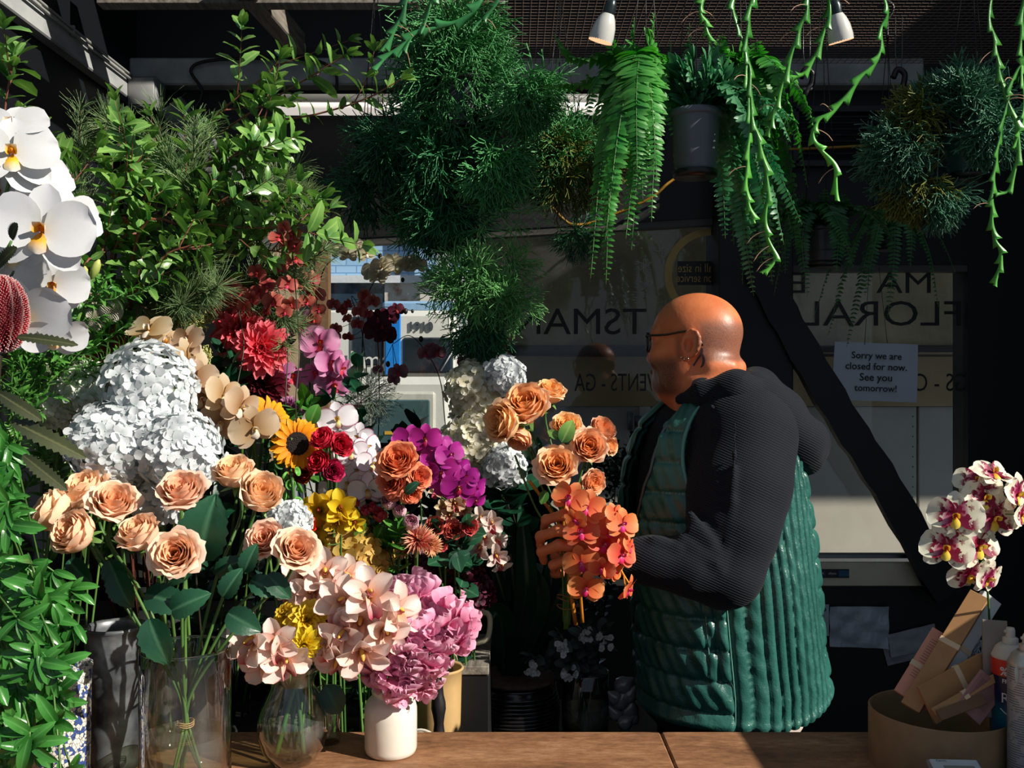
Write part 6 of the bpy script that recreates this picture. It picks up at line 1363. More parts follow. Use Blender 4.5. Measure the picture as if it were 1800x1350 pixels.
# leafy fillers low in the middle and around
MG = 'leafy greenery between the flowers'
def filler(label, pts, size, tpl, lm, root, seed, step=.02, pair=True, spread=1., side=3, d=2.0, side_len=.09):
    twig('greenery_stem', label, [[root] + [P(x, y, dd) for x, y, dd in pts]], size, step, tpl, lm, stem_d, MG, 'foliage', seed, .0024, side, side_len, pair=pair, spread=spread)
filler('round leaved green stem above the white purple edged orchids', [(560, 800, 1.95), (540, 735, 1.94), (545, 712, 1.93)], .05, LEAF_R, lush_leaf, in_bk(1, .0, .06), 1, .03)
filler('broad leaved green stem behind the white purple edged orchids', [(640, 800, 1.98), (610, 720, 1.97), (580, 700, 1.95)], .06, LEAF_R, dark_leaf, in_bk(1, .03, .07), 2, .03)
filler('green leaved stem under the tulips beside the peonies', [(680, 1010, 1.9), (668, 960, 1.86), (660, 930, 1.84)], .05, LEAF_B, rose_leaf, (-.30, 1.95, .55), 3, .02)
filler('bright stem of small leaves left of the chrysanthemums', [(700, 1060, 1.86), (690, 990, 1.83), (680, 960, 1.82)], .045, LEAF_R, lush_leaf, (-.26, 1.93, .55), 4, .025)
filler('dark leafy stem under the salmon roses', [(800, 1040, 1.95), (800, 990, 1.9), (812, 960, 1.88)], .055, LEAF_R, rose_leaf, (-.15, 1.99, .55), 5, .025)
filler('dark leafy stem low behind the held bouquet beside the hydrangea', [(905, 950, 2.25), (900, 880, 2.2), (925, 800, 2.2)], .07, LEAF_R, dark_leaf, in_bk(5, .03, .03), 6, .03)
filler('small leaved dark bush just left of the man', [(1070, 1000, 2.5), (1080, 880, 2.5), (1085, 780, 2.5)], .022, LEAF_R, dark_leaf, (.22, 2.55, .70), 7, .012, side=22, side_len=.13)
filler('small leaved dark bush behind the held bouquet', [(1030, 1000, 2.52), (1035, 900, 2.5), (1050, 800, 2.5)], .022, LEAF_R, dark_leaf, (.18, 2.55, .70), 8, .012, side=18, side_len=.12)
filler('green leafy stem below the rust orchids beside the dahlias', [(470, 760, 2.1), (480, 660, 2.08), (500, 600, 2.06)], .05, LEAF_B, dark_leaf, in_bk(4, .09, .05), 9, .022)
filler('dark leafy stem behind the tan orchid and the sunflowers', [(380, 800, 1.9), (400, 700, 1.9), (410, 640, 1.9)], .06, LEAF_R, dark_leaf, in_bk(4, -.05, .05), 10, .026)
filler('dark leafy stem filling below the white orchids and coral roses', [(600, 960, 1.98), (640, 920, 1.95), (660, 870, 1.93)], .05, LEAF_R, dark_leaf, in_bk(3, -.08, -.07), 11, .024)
filler('mid green leafy stem left of the white hydrangeas above the bucket', [(90, 800, 1.72), (110, 740, 1.7), (150, 700, 1.7)], .05, LEAF_B, lush_leaf, in_bk(2, .06, -.05), 12, .02)

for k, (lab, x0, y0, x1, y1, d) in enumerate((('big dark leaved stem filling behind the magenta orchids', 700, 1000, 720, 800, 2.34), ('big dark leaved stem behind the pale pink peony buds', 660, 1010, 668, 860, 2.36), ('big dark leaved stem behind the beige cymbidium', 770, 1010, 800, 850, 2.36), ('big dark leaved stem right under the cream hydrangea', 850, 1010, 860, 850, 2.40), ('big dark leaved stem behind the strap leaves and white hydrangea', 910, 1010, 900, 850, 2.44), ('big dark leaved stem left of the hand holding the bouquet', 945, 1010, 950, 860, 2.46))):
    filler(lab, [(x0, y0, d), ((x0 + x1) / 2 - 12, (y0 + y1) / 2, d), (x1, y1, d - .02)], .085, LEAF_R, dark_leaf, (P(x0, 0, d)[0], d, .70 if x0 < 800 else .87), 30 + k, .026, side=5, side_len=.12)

# behind the jar: tan bucket, dark iron post, pale coiled rope mat
bucket(P(772, 0, 1.92)[0], 1.90, .52, .036, .046, 1.5 + (675 - 1172) / F_PX * 1.92 - .52, 'tan bucket in the shade behind the stoneware jar', solid('tan_bucket_paint', (196, 160, 106), .6), 'tan_bucket', bands=False)
g = G(); xq = P(770, 0, 1.80)[0]; tube(g, spline([(xq, 1.80, .0), (xq, 1.80, .5), (xq + .002, 1.80, .8), (xq, 1.80, .95)], 30), .0115 + .0025 * np.sin(np.arange(30) * 1.3), 8); lathe(g, [(.001, 0), (.06, 0), (.06, .012), (.012, .02)], (xq, 1.80, 0), 24)
single('iron_post', g, solid('dark_iron', (40, 38, 40), .5, .3, n=(40, .4), bump=.5), 'dark knobbly iron post standing behind the stoneware jar', 'post')
g = G(); c = np.array(P(738, 1318, 1.74))
for k in range(7): tube(g, [c + A((.034 - .004 * k) * math.cos(a), .006 - .004 * k, (.034 - .004 * k) * math.sin(a)) for a in np.linspace(0, 2 * PI, 30)], .0024, 6, cap=False)
single('rope_coil', g, solid('pale_rope', (206, 198, 184), .7), 'pale coiled rope mat just right of the stoneware jar behind the counter', 'rope')
# ---------------------------------------------------------------- leafy branches in the back left corner
BR = 'leafy glossy branches on the left'
SM = 'leafy pine sprigs on the left'
def branch(label, pts, size, seed, root, step=.016, side=6, side_len=.13, tpl=LEAF_A, lm=None, tm=None, spread=.9, group=BR, name='leafy_branch', fwd=.5):
    big = tpl is LEAF_A; twig(name, label, [[root] + [P(x, y, d) for x, y, d in pts]], size * (1.32 if big else 1), step * (1.7 if big else 1), tpl, lm or gloss_leaf, tm or red_twig, group, 'branch', seed, .0034, side, side_len, pair=True, spread=spread, start=.25, fwd=fwd)
cb = lambda dx=0, dy=0: in_bk(7, dx, dy)
branch('longest leafy branch sweeping up right to the pale back beam', [(200, 480, 1.95), (300, 310, 1.93), (400, 225, 1.92), (520, 150, 1.9), (610, 95, 1.88)], .042, 1, cb(0, -.05), .015, 7)
branch('leafy branch just under the longest one, tip near the tube light', [(240, 430, 1.88), (350, 300, 1.86), (450, 225, 1.85), (560, 200, 1.84), (640, 175, 1.83), (705, 140, 1.82)], .042, 2, cb(.02, -.05), .016, 6)
branch('leafy branch with upright tips below the back beam at the left', [(250, 380, 1.98), (330, 260, 1.97), (395, 190, 1.96), (470, 130, 1.95), (490, 105, 1.94)], .040, 3, cb(.0, -.03), .015, 6)
branch('broad leafy branch pointing right above the rust orchids', [(230, 480, 1.82), (340, 400, 1.8), (420, 400, 1.79), (500, 400, 1.78), (535, 395, 1.78)], .045, 4, cb(.03, -.06), .015, 8)
branch('leafy branch in the thick of the greenery above the orange pincushion', [(190, 520, 1.85), (270, 400, 1.83), (360, 320, 1.82), (430, 260, 1.81), (490, 265, 1.8)], .045, 5, cb(.0, -.07), .014, 9)
branch('leafy branch standing over the coral bloom', [(150, 560, 1.8), (180, 440, 1.78), (210, 340, 1.77), (255, 265, 1.76)], .043, 6, cb(-.02, -.05), .014, 9)
branch('leafy branch low behind the dahlias', [(260, 560, 1.9), (330, 480, 1.88), (400, 450, 1.87), (470, 440, 1.86), (520, 450, 1.86)], .042, 7, cb(.03, -.02), .014, 9)
branch('leafy branch close behind the white orchid', [(80, 560, 1.7), (110, 420, 1.68), (120, 320, 1.67), (90, 260, 1.66)], .040, 8, cb(-.04, -.05), .015, 8)
branch('leafy branch filling above the pale hydrangeas', [(130, 600, 1.75), (230, 520, 1.73), (290, 450, 1.72), (340, 430, 1.72)], .036, 9, cb(-.03, -.06), .013, 10)
branch('thin leafy branch crossing the orange banksias', [(200, 600, 1.84), (280, 480, 1.82), (380, 360, 1.8), (440, 340, 1.8)], .040, 10, cb(0, -.08), .015, 8)
branch('dark leafy twig high at the left edge above the white orchid', [(-60, 420, 1.5), (0, 280, 1.45), (10, 180, 1.44), (25, 100, 1.43)], .042, 11, cb(-.06, -.06), .015, 7, .10)
branch('bright narrow leaved stems right of the white orchid', [(40, 700, 1.62), (110, 580, 1.6), (150, 540, 1.6), (185, 510, 1.6)], .030, 12, in_bk(2, -.03, -.03), .009, 10, .10, LEAF_C, lush_leaf, stem_g, .7, 'narrow leaved stems by the white orchid', 'foliage_branch', .8)
branch('bright narrow leaved stems lower, fanning up left of the hydrangeas', [(10, 800, 1.62), (60, 700, 1.6), (110, 650, 1.6), (150, 610, 1.6)], .032, 13, in_bk(2, -.04, -.02), .009, 12, .11, LEAF_C, lush_leaf, stem_g, .7, 'narrow leaved stems by the white orchid', 'foliage_branch', .8)
branch('bright narrow leaved stems furthest left below the banksia', [(-20, 760, 1.55), (20, 690, 1.54), (50, 640, 1.54)], .032, 14, in_bk(2, -.06, -.04), .008, 12, .10, LEAF_C, lush_leaf, stem_g, .6, 'narrow leaved stems by the white orchid', 'foliage_branch', .9)
def pines(label, pts, seed, L=.07, dens=800, side=4, sl=.10, root=None): pine('pine_sprig', label, [[root or cb(.02, .0)] + [P(x, y, d) for x, y, d in pts]], SM, seed, L, dens, None, .0007, side, sl)
pines('pale needled pine sprig alone against the dark left wall', [(300, 480, 2.05), (290, 300, 2.0), (235, 245, 1.95), (190, 215, 1.93)], 1, .07, 500, 1, .09)
pines('pine sprig standing before the black wall, furthest right of the sprigs', [(330, 560, 2.1), (430, 370, 2.05), (490, 345, 2.02), (530, 350, 2.0)], 2, .065, 700, 1, .05)
pines('needled sprig under the broad leafy branch', [(260, 560, 1.95), (360, 430, 1.9), (430, 345, 1.88), (455, 330, 1.87)], 3, .065, 900, 5)
pines('needled sprig around the orange pincushion', [(250, 540, 1.9), (330, 420, 1.86), (350, 360, 1.84), (330, 300, 1.84)], 4, .06, 900, 6)
pines('needled sprig above the rust orchids at the window corner', [(330, 600, 2.0), (430, 500, 1.96), (500, 470, 1.95), (520, 440, 1.95)], 5, .055, 900, 6)
pines('yellowish needled sprig above the uppermost hydrangea', [(240, 620, 1.84), (260, 540, 1.82), (300, 520, 1.8), (360, 510, 1.8)], 6, .06, 1000, 6)
pines('needled sprig left of the pink dahlias', [(300, 600, 2.05), (390, 520, 2.0), (470, 540, 1.98), (500, 560, 1.97)], 7, .05, 900, 6)
pines('faint needled sprig low at the left wall beside the orchid', [(200, 520, 1.95), (150, 380, 1.9), (130, 300, 1.9), (150, 255, 1.9)], 8, .055, 500, 3)

# ---------------------------------------------------------------- trailing vine in the mosaic pot, lower left
vine_leaf = leaf_mat('vine_leaf', (26, 86, 28), (76, 146, 62), (104, 160, 88), rough=.28, spec=.6, transl=.25)
t0 = thing('trailing_vine', 'lush green trailing vine tumbling down the left edge over the mosaic pot', 'plant', (MX, MY, CT + .17)); r = rs(55)
gs = G(); gl = G(); tv = leaf_tpl(W=.30, nu=8, nv=5, fold=.2, bend=-.7, p=.55, q=.6, cup=.1)
crown = np.array((MX, MY, CT + .19))
for k in range(42):
    tx = r.uniform(-60, 125) ; ty = r.uniform(800, 1400); tx = tx if ty > 1000 else min(tx, 12); d = r.uniform(1.14, 1.36)
    if ty > 1120 and tx > 130: tx = 120
    e = np.array(P(tx, ty, d)); e[2] = max(e[2], CT + .03); m = (crown + e) / 2 + A(r.uniform(-.04, .02), -.06, .10 + .1 * max(0, e[2] - crown[2])); p = spline([crown, m, e + A(0, 0, .03), e], 16); tube(gs, p, .0014, 4)
    Ms = []
    t_, N, B = frames(p)
    for i in (8, 11, 13, 15):
        a0 = r.uniform(0, 6)
        for j in range(5):
            a = a0 + (j - 2) * .75; dv = t_[i] * .4 + A(math.cos(a), -.45, math.sin(a) * .8) + r.uniform(-.25, .25, 3); Ms.append(along(dv, p[i], r.uniform(.022, .050), A(.3, -1, .4), r.uniform(-.5, .5)))
    scatter(gl, tv, Ms)
part('vine_stems', gs, stem_g, t0); part('foliage', gl, vine_leaf, t0)

# ---------------------------------------------------------------- hanging pots and their plants
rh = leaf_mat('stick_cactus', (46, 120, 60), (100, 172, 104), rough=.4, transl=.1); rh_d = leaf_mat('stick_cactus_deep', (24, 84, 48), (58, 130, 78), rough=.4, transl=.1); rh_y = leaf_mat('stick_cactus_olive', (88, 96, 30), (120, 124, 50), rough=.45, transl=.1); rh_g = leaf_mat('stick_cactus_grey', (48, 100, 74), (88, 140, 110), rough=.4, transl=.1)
pot_grey = solid('grey_plastic_pot', (96, 98, 106), .42, n=(14, .12)); pot_green = solid('dark_green_pot', (26, 74, 66), .4, n=(14, .12)); pot_black = solid('black_plastic_pot', (38, 42, 48), .4, n=(14, .15))
hookm = solid('black_hook', (18, 18, 20), .4)
def hang_pot(t0, c, r0, h, mat, taper=.72, rings=True, top=2.58, label=None):
    """pot hung from three wires; c = middle of the rim"""
    x, y, z = c; pr = [(.001, -h), (r0 * taper, -h), (r0 * (taper + .02), -h + .006)]
    for k in range(1, 20):
        f = k / 20; rr = r0 * (taper + (1 - taper) * f ** .8); rr += .0022 if rings and k in (3, 5, 7) else 0; pr.append((rr, -h + h * f))
    pr += [(r0, -.004), (r0 * 1.07, -.004), (r0 * 1.08, .003), (r0 * 1.06, .010), (r0 * .97, .010), (r0 * .95, -.02), (.001, -.022)]
    g = G(); lathe(g, pr, c, 40); part('pot', g, mat, t0)
    g = G(); lathe(g, [(.001, -h - .002), (r0 * .86, -h - .004), (r0 * .92, -h + .008), (r0 * .88, -h + .009), (r0 * .82, -h + .001), (.001, -h + .001)], c, 32); part('saucer', g, hookm, t0)
    g = G()
    for k in range(3):
        a = k * 2.094 + .4; tube(g, [(x + r0 * math.cos(a), y + r0 * math.sin(a), z), (x, y, top - .09)], .0012, 4)
    part('wire', g, hookm, t0)
    g = G(); tube(g, spline([(x, y, top - .10), (x, y, top - .05), (x + .014, y, top - .025), (x + .016, y, top - .005), (x, y, top + .008), (x - .014, y, top - .002)], 24), .004, 6); part('hook', g, hookm, t0)
# big mass of stick cactus
def clump(label, crown, pot, specs, mat, seed, name='stick_cactus', group='hanging stick cactuses', mat2=None, top=2.60, pmat=None, ph=.11, pr=.075):
    t0 = thing(name, label, 'hanging plant', crown, group); r = rs(seed)
    hang_pot(t0, np.array(crown), pr, ph, pmat or pot_black, top=top)
    for (c, n, reach, seg, lv, th, m, dr, sd, cone) in specs:
        g = G(); rhips(g, c, r, n, reach, th, seg, lv, dr, sd, cone); part('stems', g, m, t0)
        tie = G()
        if np.linalg.norm(np.array(c) - np.array(crown)) > .05:
            for q in range(9): tube(tie, spline([np.array(crown) + r.uniform(-.03, .03, 3), (np.array(c) + np.array(crown)) / 2 + r.uniform(-.05, .05, 3), np.array(c) + r.uniform(-.02, .02, 3)], 10), .0013, 4, cap=False)
            part('trailing_stems', tie, m, t0)
    return t0
c1 = P(805, 150, 2.32); c1b = P(770, 270, 2.30)
clump('huge dark stick cactus ball hanging before the tube light', c1, None, [
    (c1, 130, .105, .028, 4, .0021, rh, .25, None, 1), (P(800, 60, 2.3), 80, .09, .028, 4, .0020, rh, .2, None, 1), (P(905, 150, 2.28), 60, .06, .026, 4, .0020, rh, .4, (.4, -.3, -.4), .8),
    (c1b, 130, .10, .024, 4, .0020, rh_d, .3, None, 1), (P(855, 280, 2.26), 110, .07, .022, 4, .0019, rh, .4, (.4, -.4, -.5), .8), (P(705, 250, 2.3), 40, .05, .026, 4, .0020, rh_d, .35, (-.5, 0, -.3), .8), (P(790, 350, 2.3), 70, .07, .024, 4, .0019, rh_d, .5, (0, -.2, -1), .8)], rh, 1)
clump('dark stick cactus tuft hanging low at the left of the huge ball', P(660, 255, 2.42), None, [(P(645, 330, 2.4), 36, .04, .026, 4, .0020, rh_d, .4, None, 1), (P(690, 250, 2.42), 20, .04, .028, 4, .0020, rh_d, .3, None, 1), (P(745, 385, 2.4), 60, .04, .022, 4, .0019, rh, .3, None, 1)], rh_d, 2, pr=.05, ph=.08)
cs = P(985, 265, 2.5)
clump('rounded stick cactus with olive strands left of the fern', cs, None, [(P(985, 270, 2.48), 100, .07, .024, 4, .0019, rh, .3, None, 1), (P(985, 300, 2.46), 40, .05, .026, 4, .0019, rh_y, .5, None, 1), (P(1040, 300, 2.48), 30, .05, .024, 4, .0019, rh_y, .3, None, 1)], rh, 3, pr=.06, ph=.07)
# long trailing tuft in the window
rh_lit = leaf_mat('stick_cactus_lit', (74, 146, 76), (138, 200, 120), rough=.4, transl=.15)  # brighter copy of the cactus green, missing sunlight put into its colour
t0 = thing('trailing_stick_cactus', 'bright stick cactus tuft trailing down in front of the truck', 'hanging plant', P(838, 200, 2.26), 'hanging stick cactuses'); r = rs(9); g = G()
hub = np.array(P(843, 402, 2.24)); tube(g, spline([P(838, 200, 2.3), P(846, 300, 2.26), P(845, 350, 2.25), hub], 20), .0022, 5)
ends = []
for k in range(16):
    e = np.array(P(r.uniform(790, 905), r.uniform(470, 545), 2.24 + r.uniform(-.05, .05))); tube(g, spline([hub, hub + (e - hub) * .35 + A((e[0] - hub[0]) * .7, 0, .02), hub + (e - hub) * .7 + A((e[0] - hub[0]) * .5, 0, .0), e], 14), .0015, 4); ends.append(e)
for e in ends: rhips(g, e, r, 7, .010, .0017, .018, 5, .18, None, 1)
for q in ((920, 370), (880, 380), (900, 405)):
    e = np.array(P(q[0], q[1], 2.26)); tube(g, spline([P(848, 300, 2.28), P(870, 365, 2.26), e], 10), .0015, 4); rhips(g, e, r, 4, .02, .0014, .022, 3, .2)
part('stems', g, rh_lit, t0); g = G(); rhips(g, P(840, 560, 2.27), r, 34, .035, .0016, .018, 5, .5, (0, 0, -1), .9); part('stems', g, rh_d, t0)
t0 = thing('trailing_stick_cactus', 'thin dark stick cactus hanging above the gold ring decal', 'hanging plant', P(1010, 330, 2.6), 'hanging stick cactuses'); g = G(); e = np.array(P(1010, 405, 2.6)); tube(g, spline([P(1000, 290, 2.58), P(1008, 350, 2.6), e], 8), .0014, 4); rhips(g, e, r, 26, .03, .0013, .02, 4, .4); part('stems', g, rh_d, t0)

# green pot with grey stick cactus at the right
gp = P(1706, 252, 2.16)
clump('dark green hanging pot of grey green stick cactus at the upper right', gp, None, [(P(1690, 205, 2.14), 120, .06, .022, 4, .0020, rh_g, .1, (0, -.1, .5), .9), (P(1730, 225, 2.11), 60, .04, .020, 4, .0020, rh_g, .5, (.1, -.6, -.3), .8), (P(1640, 215, 2.16), 60, .05, .022, 4, .0019, rh_y, .3, (-.6, 0, 0), .8), (P(1605, 260, 2.16), 70, .05, .020, 5, .0019, rh_g, .4, (-.6, -.2, -.3), .8), (P(1620, 310, 2.16), 60, .05, .020, 4, .0019, rh_y, .5, (-.2, -.2, -.8), .8), (P(1640, 330, 2.15), 40, .04, .020, 4, .0019, rh_g, .5, (.3, -.2, -.6), .8)], rh_g, 4, pmat=pot_green, pr=.062, ph=.078, top=2.6)

# ferns
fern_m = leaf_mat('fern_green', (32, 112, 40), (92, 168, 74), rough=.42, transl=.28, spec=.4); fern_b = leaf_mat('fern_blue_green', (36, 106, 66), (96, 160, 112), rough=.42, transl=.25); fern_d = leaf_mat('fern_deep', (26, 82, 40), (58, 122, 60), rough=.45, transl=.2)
FN = 'hanging ferns'
def fern(label, crown, rad, h, pmat, ends, mat, seed, wid=.042, top=2.6, lift=.10, pot_off=(0, 0, 0)):
    t0 = thing('fern', label, 'fern', crown, FN); r = rs(seed); cr = np.array(crown)
    hang_pot(t0, cr + A(*pot_off), rad, h, pmat, .74, top=top)
    for k, e in enumerate(ends):
        q = np.array(P(e[0], e[1], cr[1] + (e[2] if len(e) > 2 else r.uniform(-.12, .06)))); v = q - cr; b = cr + r.uniform(-.02, .02, 3) * A(1, 1, 0); hor = A(v[0], v[1], 0)
        l = lift * (1 if v[2] < .02 else .4); m1 = b + hor * .33 + A(0, 0, max(v[2], 0) * .45 + l * .8); m2 = b + hor * .75 + A(0, 0, v[2] * .45 + l * .55)
        g = G(); frond_geo(g, [b, m1, m2, q], wid * r.uniform(.85, 1.15), r); part('frond', g, [mat, stem_g], t0)
    return t0
f1 = P(1222, 205, 2.05)
fern('bright fern in the grey hanging pot in the middle of the ceiling', f1, .053, .125, pot_grey, [
    (1295, 118, .04), (1250, 58, .06), (1212, 40, .05), (1180, 70, .04), (1325, 520, .2), (1300, 340, .08), (1160, 112, .04), (1378, 430, -.10), (1275, 420, .14), (1165, 165, .05), (1265, 100, -.06), (1320, 150, -.03), (1205, 95, -.05), (1396, 212, .05), (1332, 460, .2), (1358, 500, .2), (1305, 455, .2), (1290, 180, .08), (1236, 96, .1), (1368, 190, .08), (1410, 395, .06), (1342, 330, -.05), (1390, 250, -.04)], fern_b, 1, .052, lift=.07)
f2 = P(1135, 185, 2.14)
fern('long fronded fern left of the grey pot, its fronds hanging before the window', f2, .05, .09, pot_black, [
    (972, 58, -.05), (945, 150, .0), (1038, 490, -.25), (1062, 440, -.28), (1100, 420, -.25), (1130, 350, -.25), (1075, 350, -.25), (1050, 380, -.22), (1028, 215), (1030, 130), (1075, 60), (1115, 30), (1150, 20), (1190, 250, -.1), (1090, 300, -.2), (1120, 300, -.26), (1145, 390, -.2), (1080, 200), (1110, 440, -.15), (1055, 260, -.1), (1065, 500, -.2), (1155, 320, -.26), (1140, 90, -.1), (1170, 130, -.1), (1100, 110, -.1)], fern_m, 2, .048)
fern('bushy fern right of the grey pot, its fronds spreading over the black post', P(1300, 165, 2.27), .05, .08, pot_black, [
    (1400, 250, -.05), (1420, 330, 0), (1390, 400, .02), (1340, 470, .02), (1290, 430, .03), (1270, 350, .0), (1420, 190, -.1), (1390, 120, -.1), (1330, 70, -.1), (1270, 60, -.1), (1240, 130, -.05), (1360, 300, -.06), (1320, 340, -.04), (1350, 230, -.12), (1310, 260, -.12), (1370, 470, .05), (1305, 500, .06), (1410, 440, .06), (1280, 280, -.08), (1440, 260, .0), (1375, 180, -.15), (1260, 200, -.1)], fern_m, 5, .05, lift=.08)
f3 = P(1446, 405, 2.45)
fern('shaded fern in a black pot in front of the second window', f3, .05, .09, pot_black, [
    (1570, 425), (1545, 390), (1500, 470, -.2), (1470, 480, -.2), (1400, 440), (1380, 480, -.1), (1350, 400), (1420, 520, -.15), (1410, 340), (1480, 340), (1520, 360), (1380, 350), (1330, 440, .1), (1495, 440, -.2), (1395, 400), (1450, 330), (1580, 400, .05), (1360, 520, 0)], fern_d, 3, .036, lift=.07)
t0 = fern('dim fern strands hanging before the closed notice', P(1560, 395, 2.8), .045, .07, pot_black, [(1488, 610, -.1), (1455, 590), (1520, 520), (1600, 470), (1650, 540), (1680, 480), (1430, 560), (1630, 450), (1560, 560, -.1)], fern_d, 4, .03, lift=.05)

# flat zigzag stemmed cactus
zig = leaf_mat('zigzag_cactus', (36, 120, 40), (104, 190, 74), rough=.35, spec=.6, transl=.25); zig_d = leaf_mat('zigzag_cactus_deep', (34, 104, 56), (76, 158, 90), rough=.35, spec=.6, transl=.2)
rootm = solid('aerial_root', (206, 160, 130), .6, n=(60, .2))
def zstrand(t0, pts, w, mat, r, lobes=None, roots=4):
    p = spline([P(*q) for q in pts], 110); L = np.linalg.norm(np.diff(p, axis=0), axis=1).sum(); t, N, B = frames(p, (0, -1, 0)); s = np.linspace(0, L, 110); per = w * 2.3; nB = np.cross(t, A(0, -1, .15)); nB /= np.linalg.norm(nB, axis=1, keepdims=True)
    tw = .6 * np.sin(s * 9 + r.uniform(0, 6)); nF = np.cross(t, nB); nB2 = nB * np.cos(tw)[:, None] + nF * np.sin(tw)[:, None]
    saw = lambda x: (np.mod(x, 1.)) ** 2.6
    wl = .0022 + w * .62 * saw(s / per) * (1 - .4 * s / L); wr = .0022 + w * .62 * saw(s / per + .5) * (1 - .4 * s / L); g = G()
    n2 = np.cross(t, nB2); th = .0016; prof = [(-1, 0, 0), (-.3, .5, 0), (0, 1, 0), (.3, .5, 1), (1, 0, 1), (.3, -.5, 1), (0, -1, 0), (-.3, -.5, 0)]
    V = np.stack([p + nB2 * ((wl if a < 0 else wr) * a)[:, None] + n2 * (th * b) + t * ((wl if a < 0 else wr) * abs(a) * .45)[:, None] for a, b, _ in prof], 1)
    g.add(V.reshape(-1, 3), grid_f(110, 8, True), np.repeat(np.linspace(0, 1, 110), 8)); part('flat_stem', g, mat, t0)
    if roots:
        for k in range(roots):
            g = G(); i = int(r.uniform(.15, .95) * 109); d = nrm(nB2[i] * r.choice([-1, 1]) + r.uniform(-.4, .4, 3)); q = p[i]; tube(g, spline([q, q + d * .012, q + d * .024 + A(0, 0, -.004), q + d * .032 + A(0, 0, -.012)], 8), .0007, 4); part('aerial_root', g, rootm, t0)
def zplant(label, pot, strands, mat, seed, w=.024, top=2.745, roots=3):
    t0 = thing('zigzag_cactus', label, 'hanging plant', pot, 'zigzag stemmed cactuses'); r = rs(seed); hang_pot(t0, np.array(pot), .06, .09, pot_black, top=top)
    for q in strands: zstrand(t0, [(q[0][0] + (pot[0] * F_PX / pot[1] + 900 - q[0][0]) * .5, -110, pot[1])] + [(x, y, pot[1] - .03 if len(q[0]) < 3 else q[0][2]) for x, y, *_ in q], w, mat, r, roots=roots)
zp = P(1400, -120, 1.66)
zplant('bright zigzag cactus strands trailing down from the top right of the middle', zp, [
    [(1322, 0), (1312, 100), (1318, 220), (1312, 330), (1326, 392)], [(1290, 0), (1302, 60), (1318, 120), (1322, 200), (1338, 262), (1350, 330), (1345, 400), (1362, 455), (1340, 480)],
    [(1420, 0), (1402, 60), (1378, 140), (1360, 200), (1350, 240)], [(1458, 0), (1450, 50), (1432, 100), (1412, 130), (1392, 136)],
    [(1556, 0), (1550, 50), (1545, 100), (1510, 140), (1470, 190), (1436, 215), (1432, 250), (1466, 290), (1470, 352)], [(1236, 0), (1240, 40), (1248, 76)]], zig, 1)
zplant('long zigzag cactus strands hanging at the right edge', P(1862, -150, 1.7), [
    [(1830, 60), (1785, 130), (1762, 220), (1750, 290), (1744, 350), (1746, 410), (1760, 450), (1748, 502)], [(1742, 0), (1750, 80), (1762, 150), (1790, 240), (1775, 330), (1745, 340)], [(1800, 0), (1795, 100), (1800, 200), (1782, 260)]], zig, 2)
zplant('dark zigzag cactus with broad lobes at the top left of the middle', P(770, -140, 1.85), [
    [(850, -10), (800, 40), (740, 55), (690, 92), (655, 120)], [(760, -10), (745, 40), (720, 70), (700, 100)], [(720, -20), (700, 40), (672, 90)], [(880, -20), (850, 30), (830, 50)]], zig_d, 3, .034, roots=2)

# pendant spot lamps and loose hooks
ribg = solid('ribbed_lamp_glass', (206, 206, 200), .2, n=(30, .1), coat=.4); warm = solid('lamp_face', (255, 196, 150), .4, emit=((255, 196, 150), 1.1))
for k, (px, py, tilt, lab) in enumerate(((1063, 46, (.28, -.2, .94), 'ribbed glass spot lamp hanging left of the bright fern'), (1474, 46, (-.25, -.2, .94), 'ribbed glass spot lamp behind the zigzag strands at the right'))):
    d = 1.95; c = np.array(P(px, py, d)); ax = nrm(A(*tilt)); t0 = thing('spot_lamp', lab, 'lamp', c, 'ribbed spot lamps'); M = face_to(ax, c); n = 56; a = np.arange(n) * 2 * PI / n; prof = [(.024, -.030), (.0245, -.02), (.022, .0), (.017, .015), (.012, .024)]; g = G()
    V = np.array([[r_ * (1 + .025 * (j % 2)) * math.cos(a[j]), r_ * (1 + .025 * (j % 2)) * math.sin(a[j]), z] for r_, z in prof for j in range(n)]); Mm = np.array(M); g.add(V @ Mm[:3, :3].T + Mm[:3, 3], grid_f(len(prof), n, True)); part('lamp_shade', g, ribg, t0)
    g = G(); lathe(g, [(.001, -.029), (.023, -.0295), (.0245, -.031), (.024, -.028)], (0, 0, 0), 28, M=M); part('bulb_face', g, warm, t0)
    g = G(); lathe(g, [(.012, .022), (.0125, .04), (.009, .05), (.004, .055), (.001, .056)], (0, 0, 0), 20, M=M); part('lamp_holder', g, solid('lamp_holder_metal', (60, 70, 72), .3, .7), t0)
    g = G(); tube(g, spline([c + ax * .054, c + ax * .09, A(c[0], c[1], 2.6)], 12), .002, 5); part('cord', g, hookm, t0)
for k, (px, lab) in enumerate(((1418, 'loose black hook hanging left under the mesh before the pale beam'), (1580, 'loose black hook on a wire loop further right under the mesh'))):
    d = 2.9; t0 = thing('plant_hook', lab, 'hook', P(px, 175, d), 'black plant hooks'); g = G(); tube(g, spline([P(px - 10, 137, d), P(px - 2, 122, d), P(px + 10, 130, d), P(px + 8, 148, d), P(px, 160, d), P(px - 4, 178, d)], 24), .009, 8); box(g, P(px - 4, 158, d), (.05, .012, .012)); part('hook', g, hookm, t0)
    g = G(); tube(g, [P(px - 3, 128, d), P(px - 6, 90, d), A(P(px - 6, 90, d)[0], d, 2.60)], .0015, 4); tube(g, [P(px + 4, 128, d), P(px + 6, 90, d), A(P(px + 6, 90, d)[0], d, 2.60)], .0015, 4); part('wire', g, alu, t0)
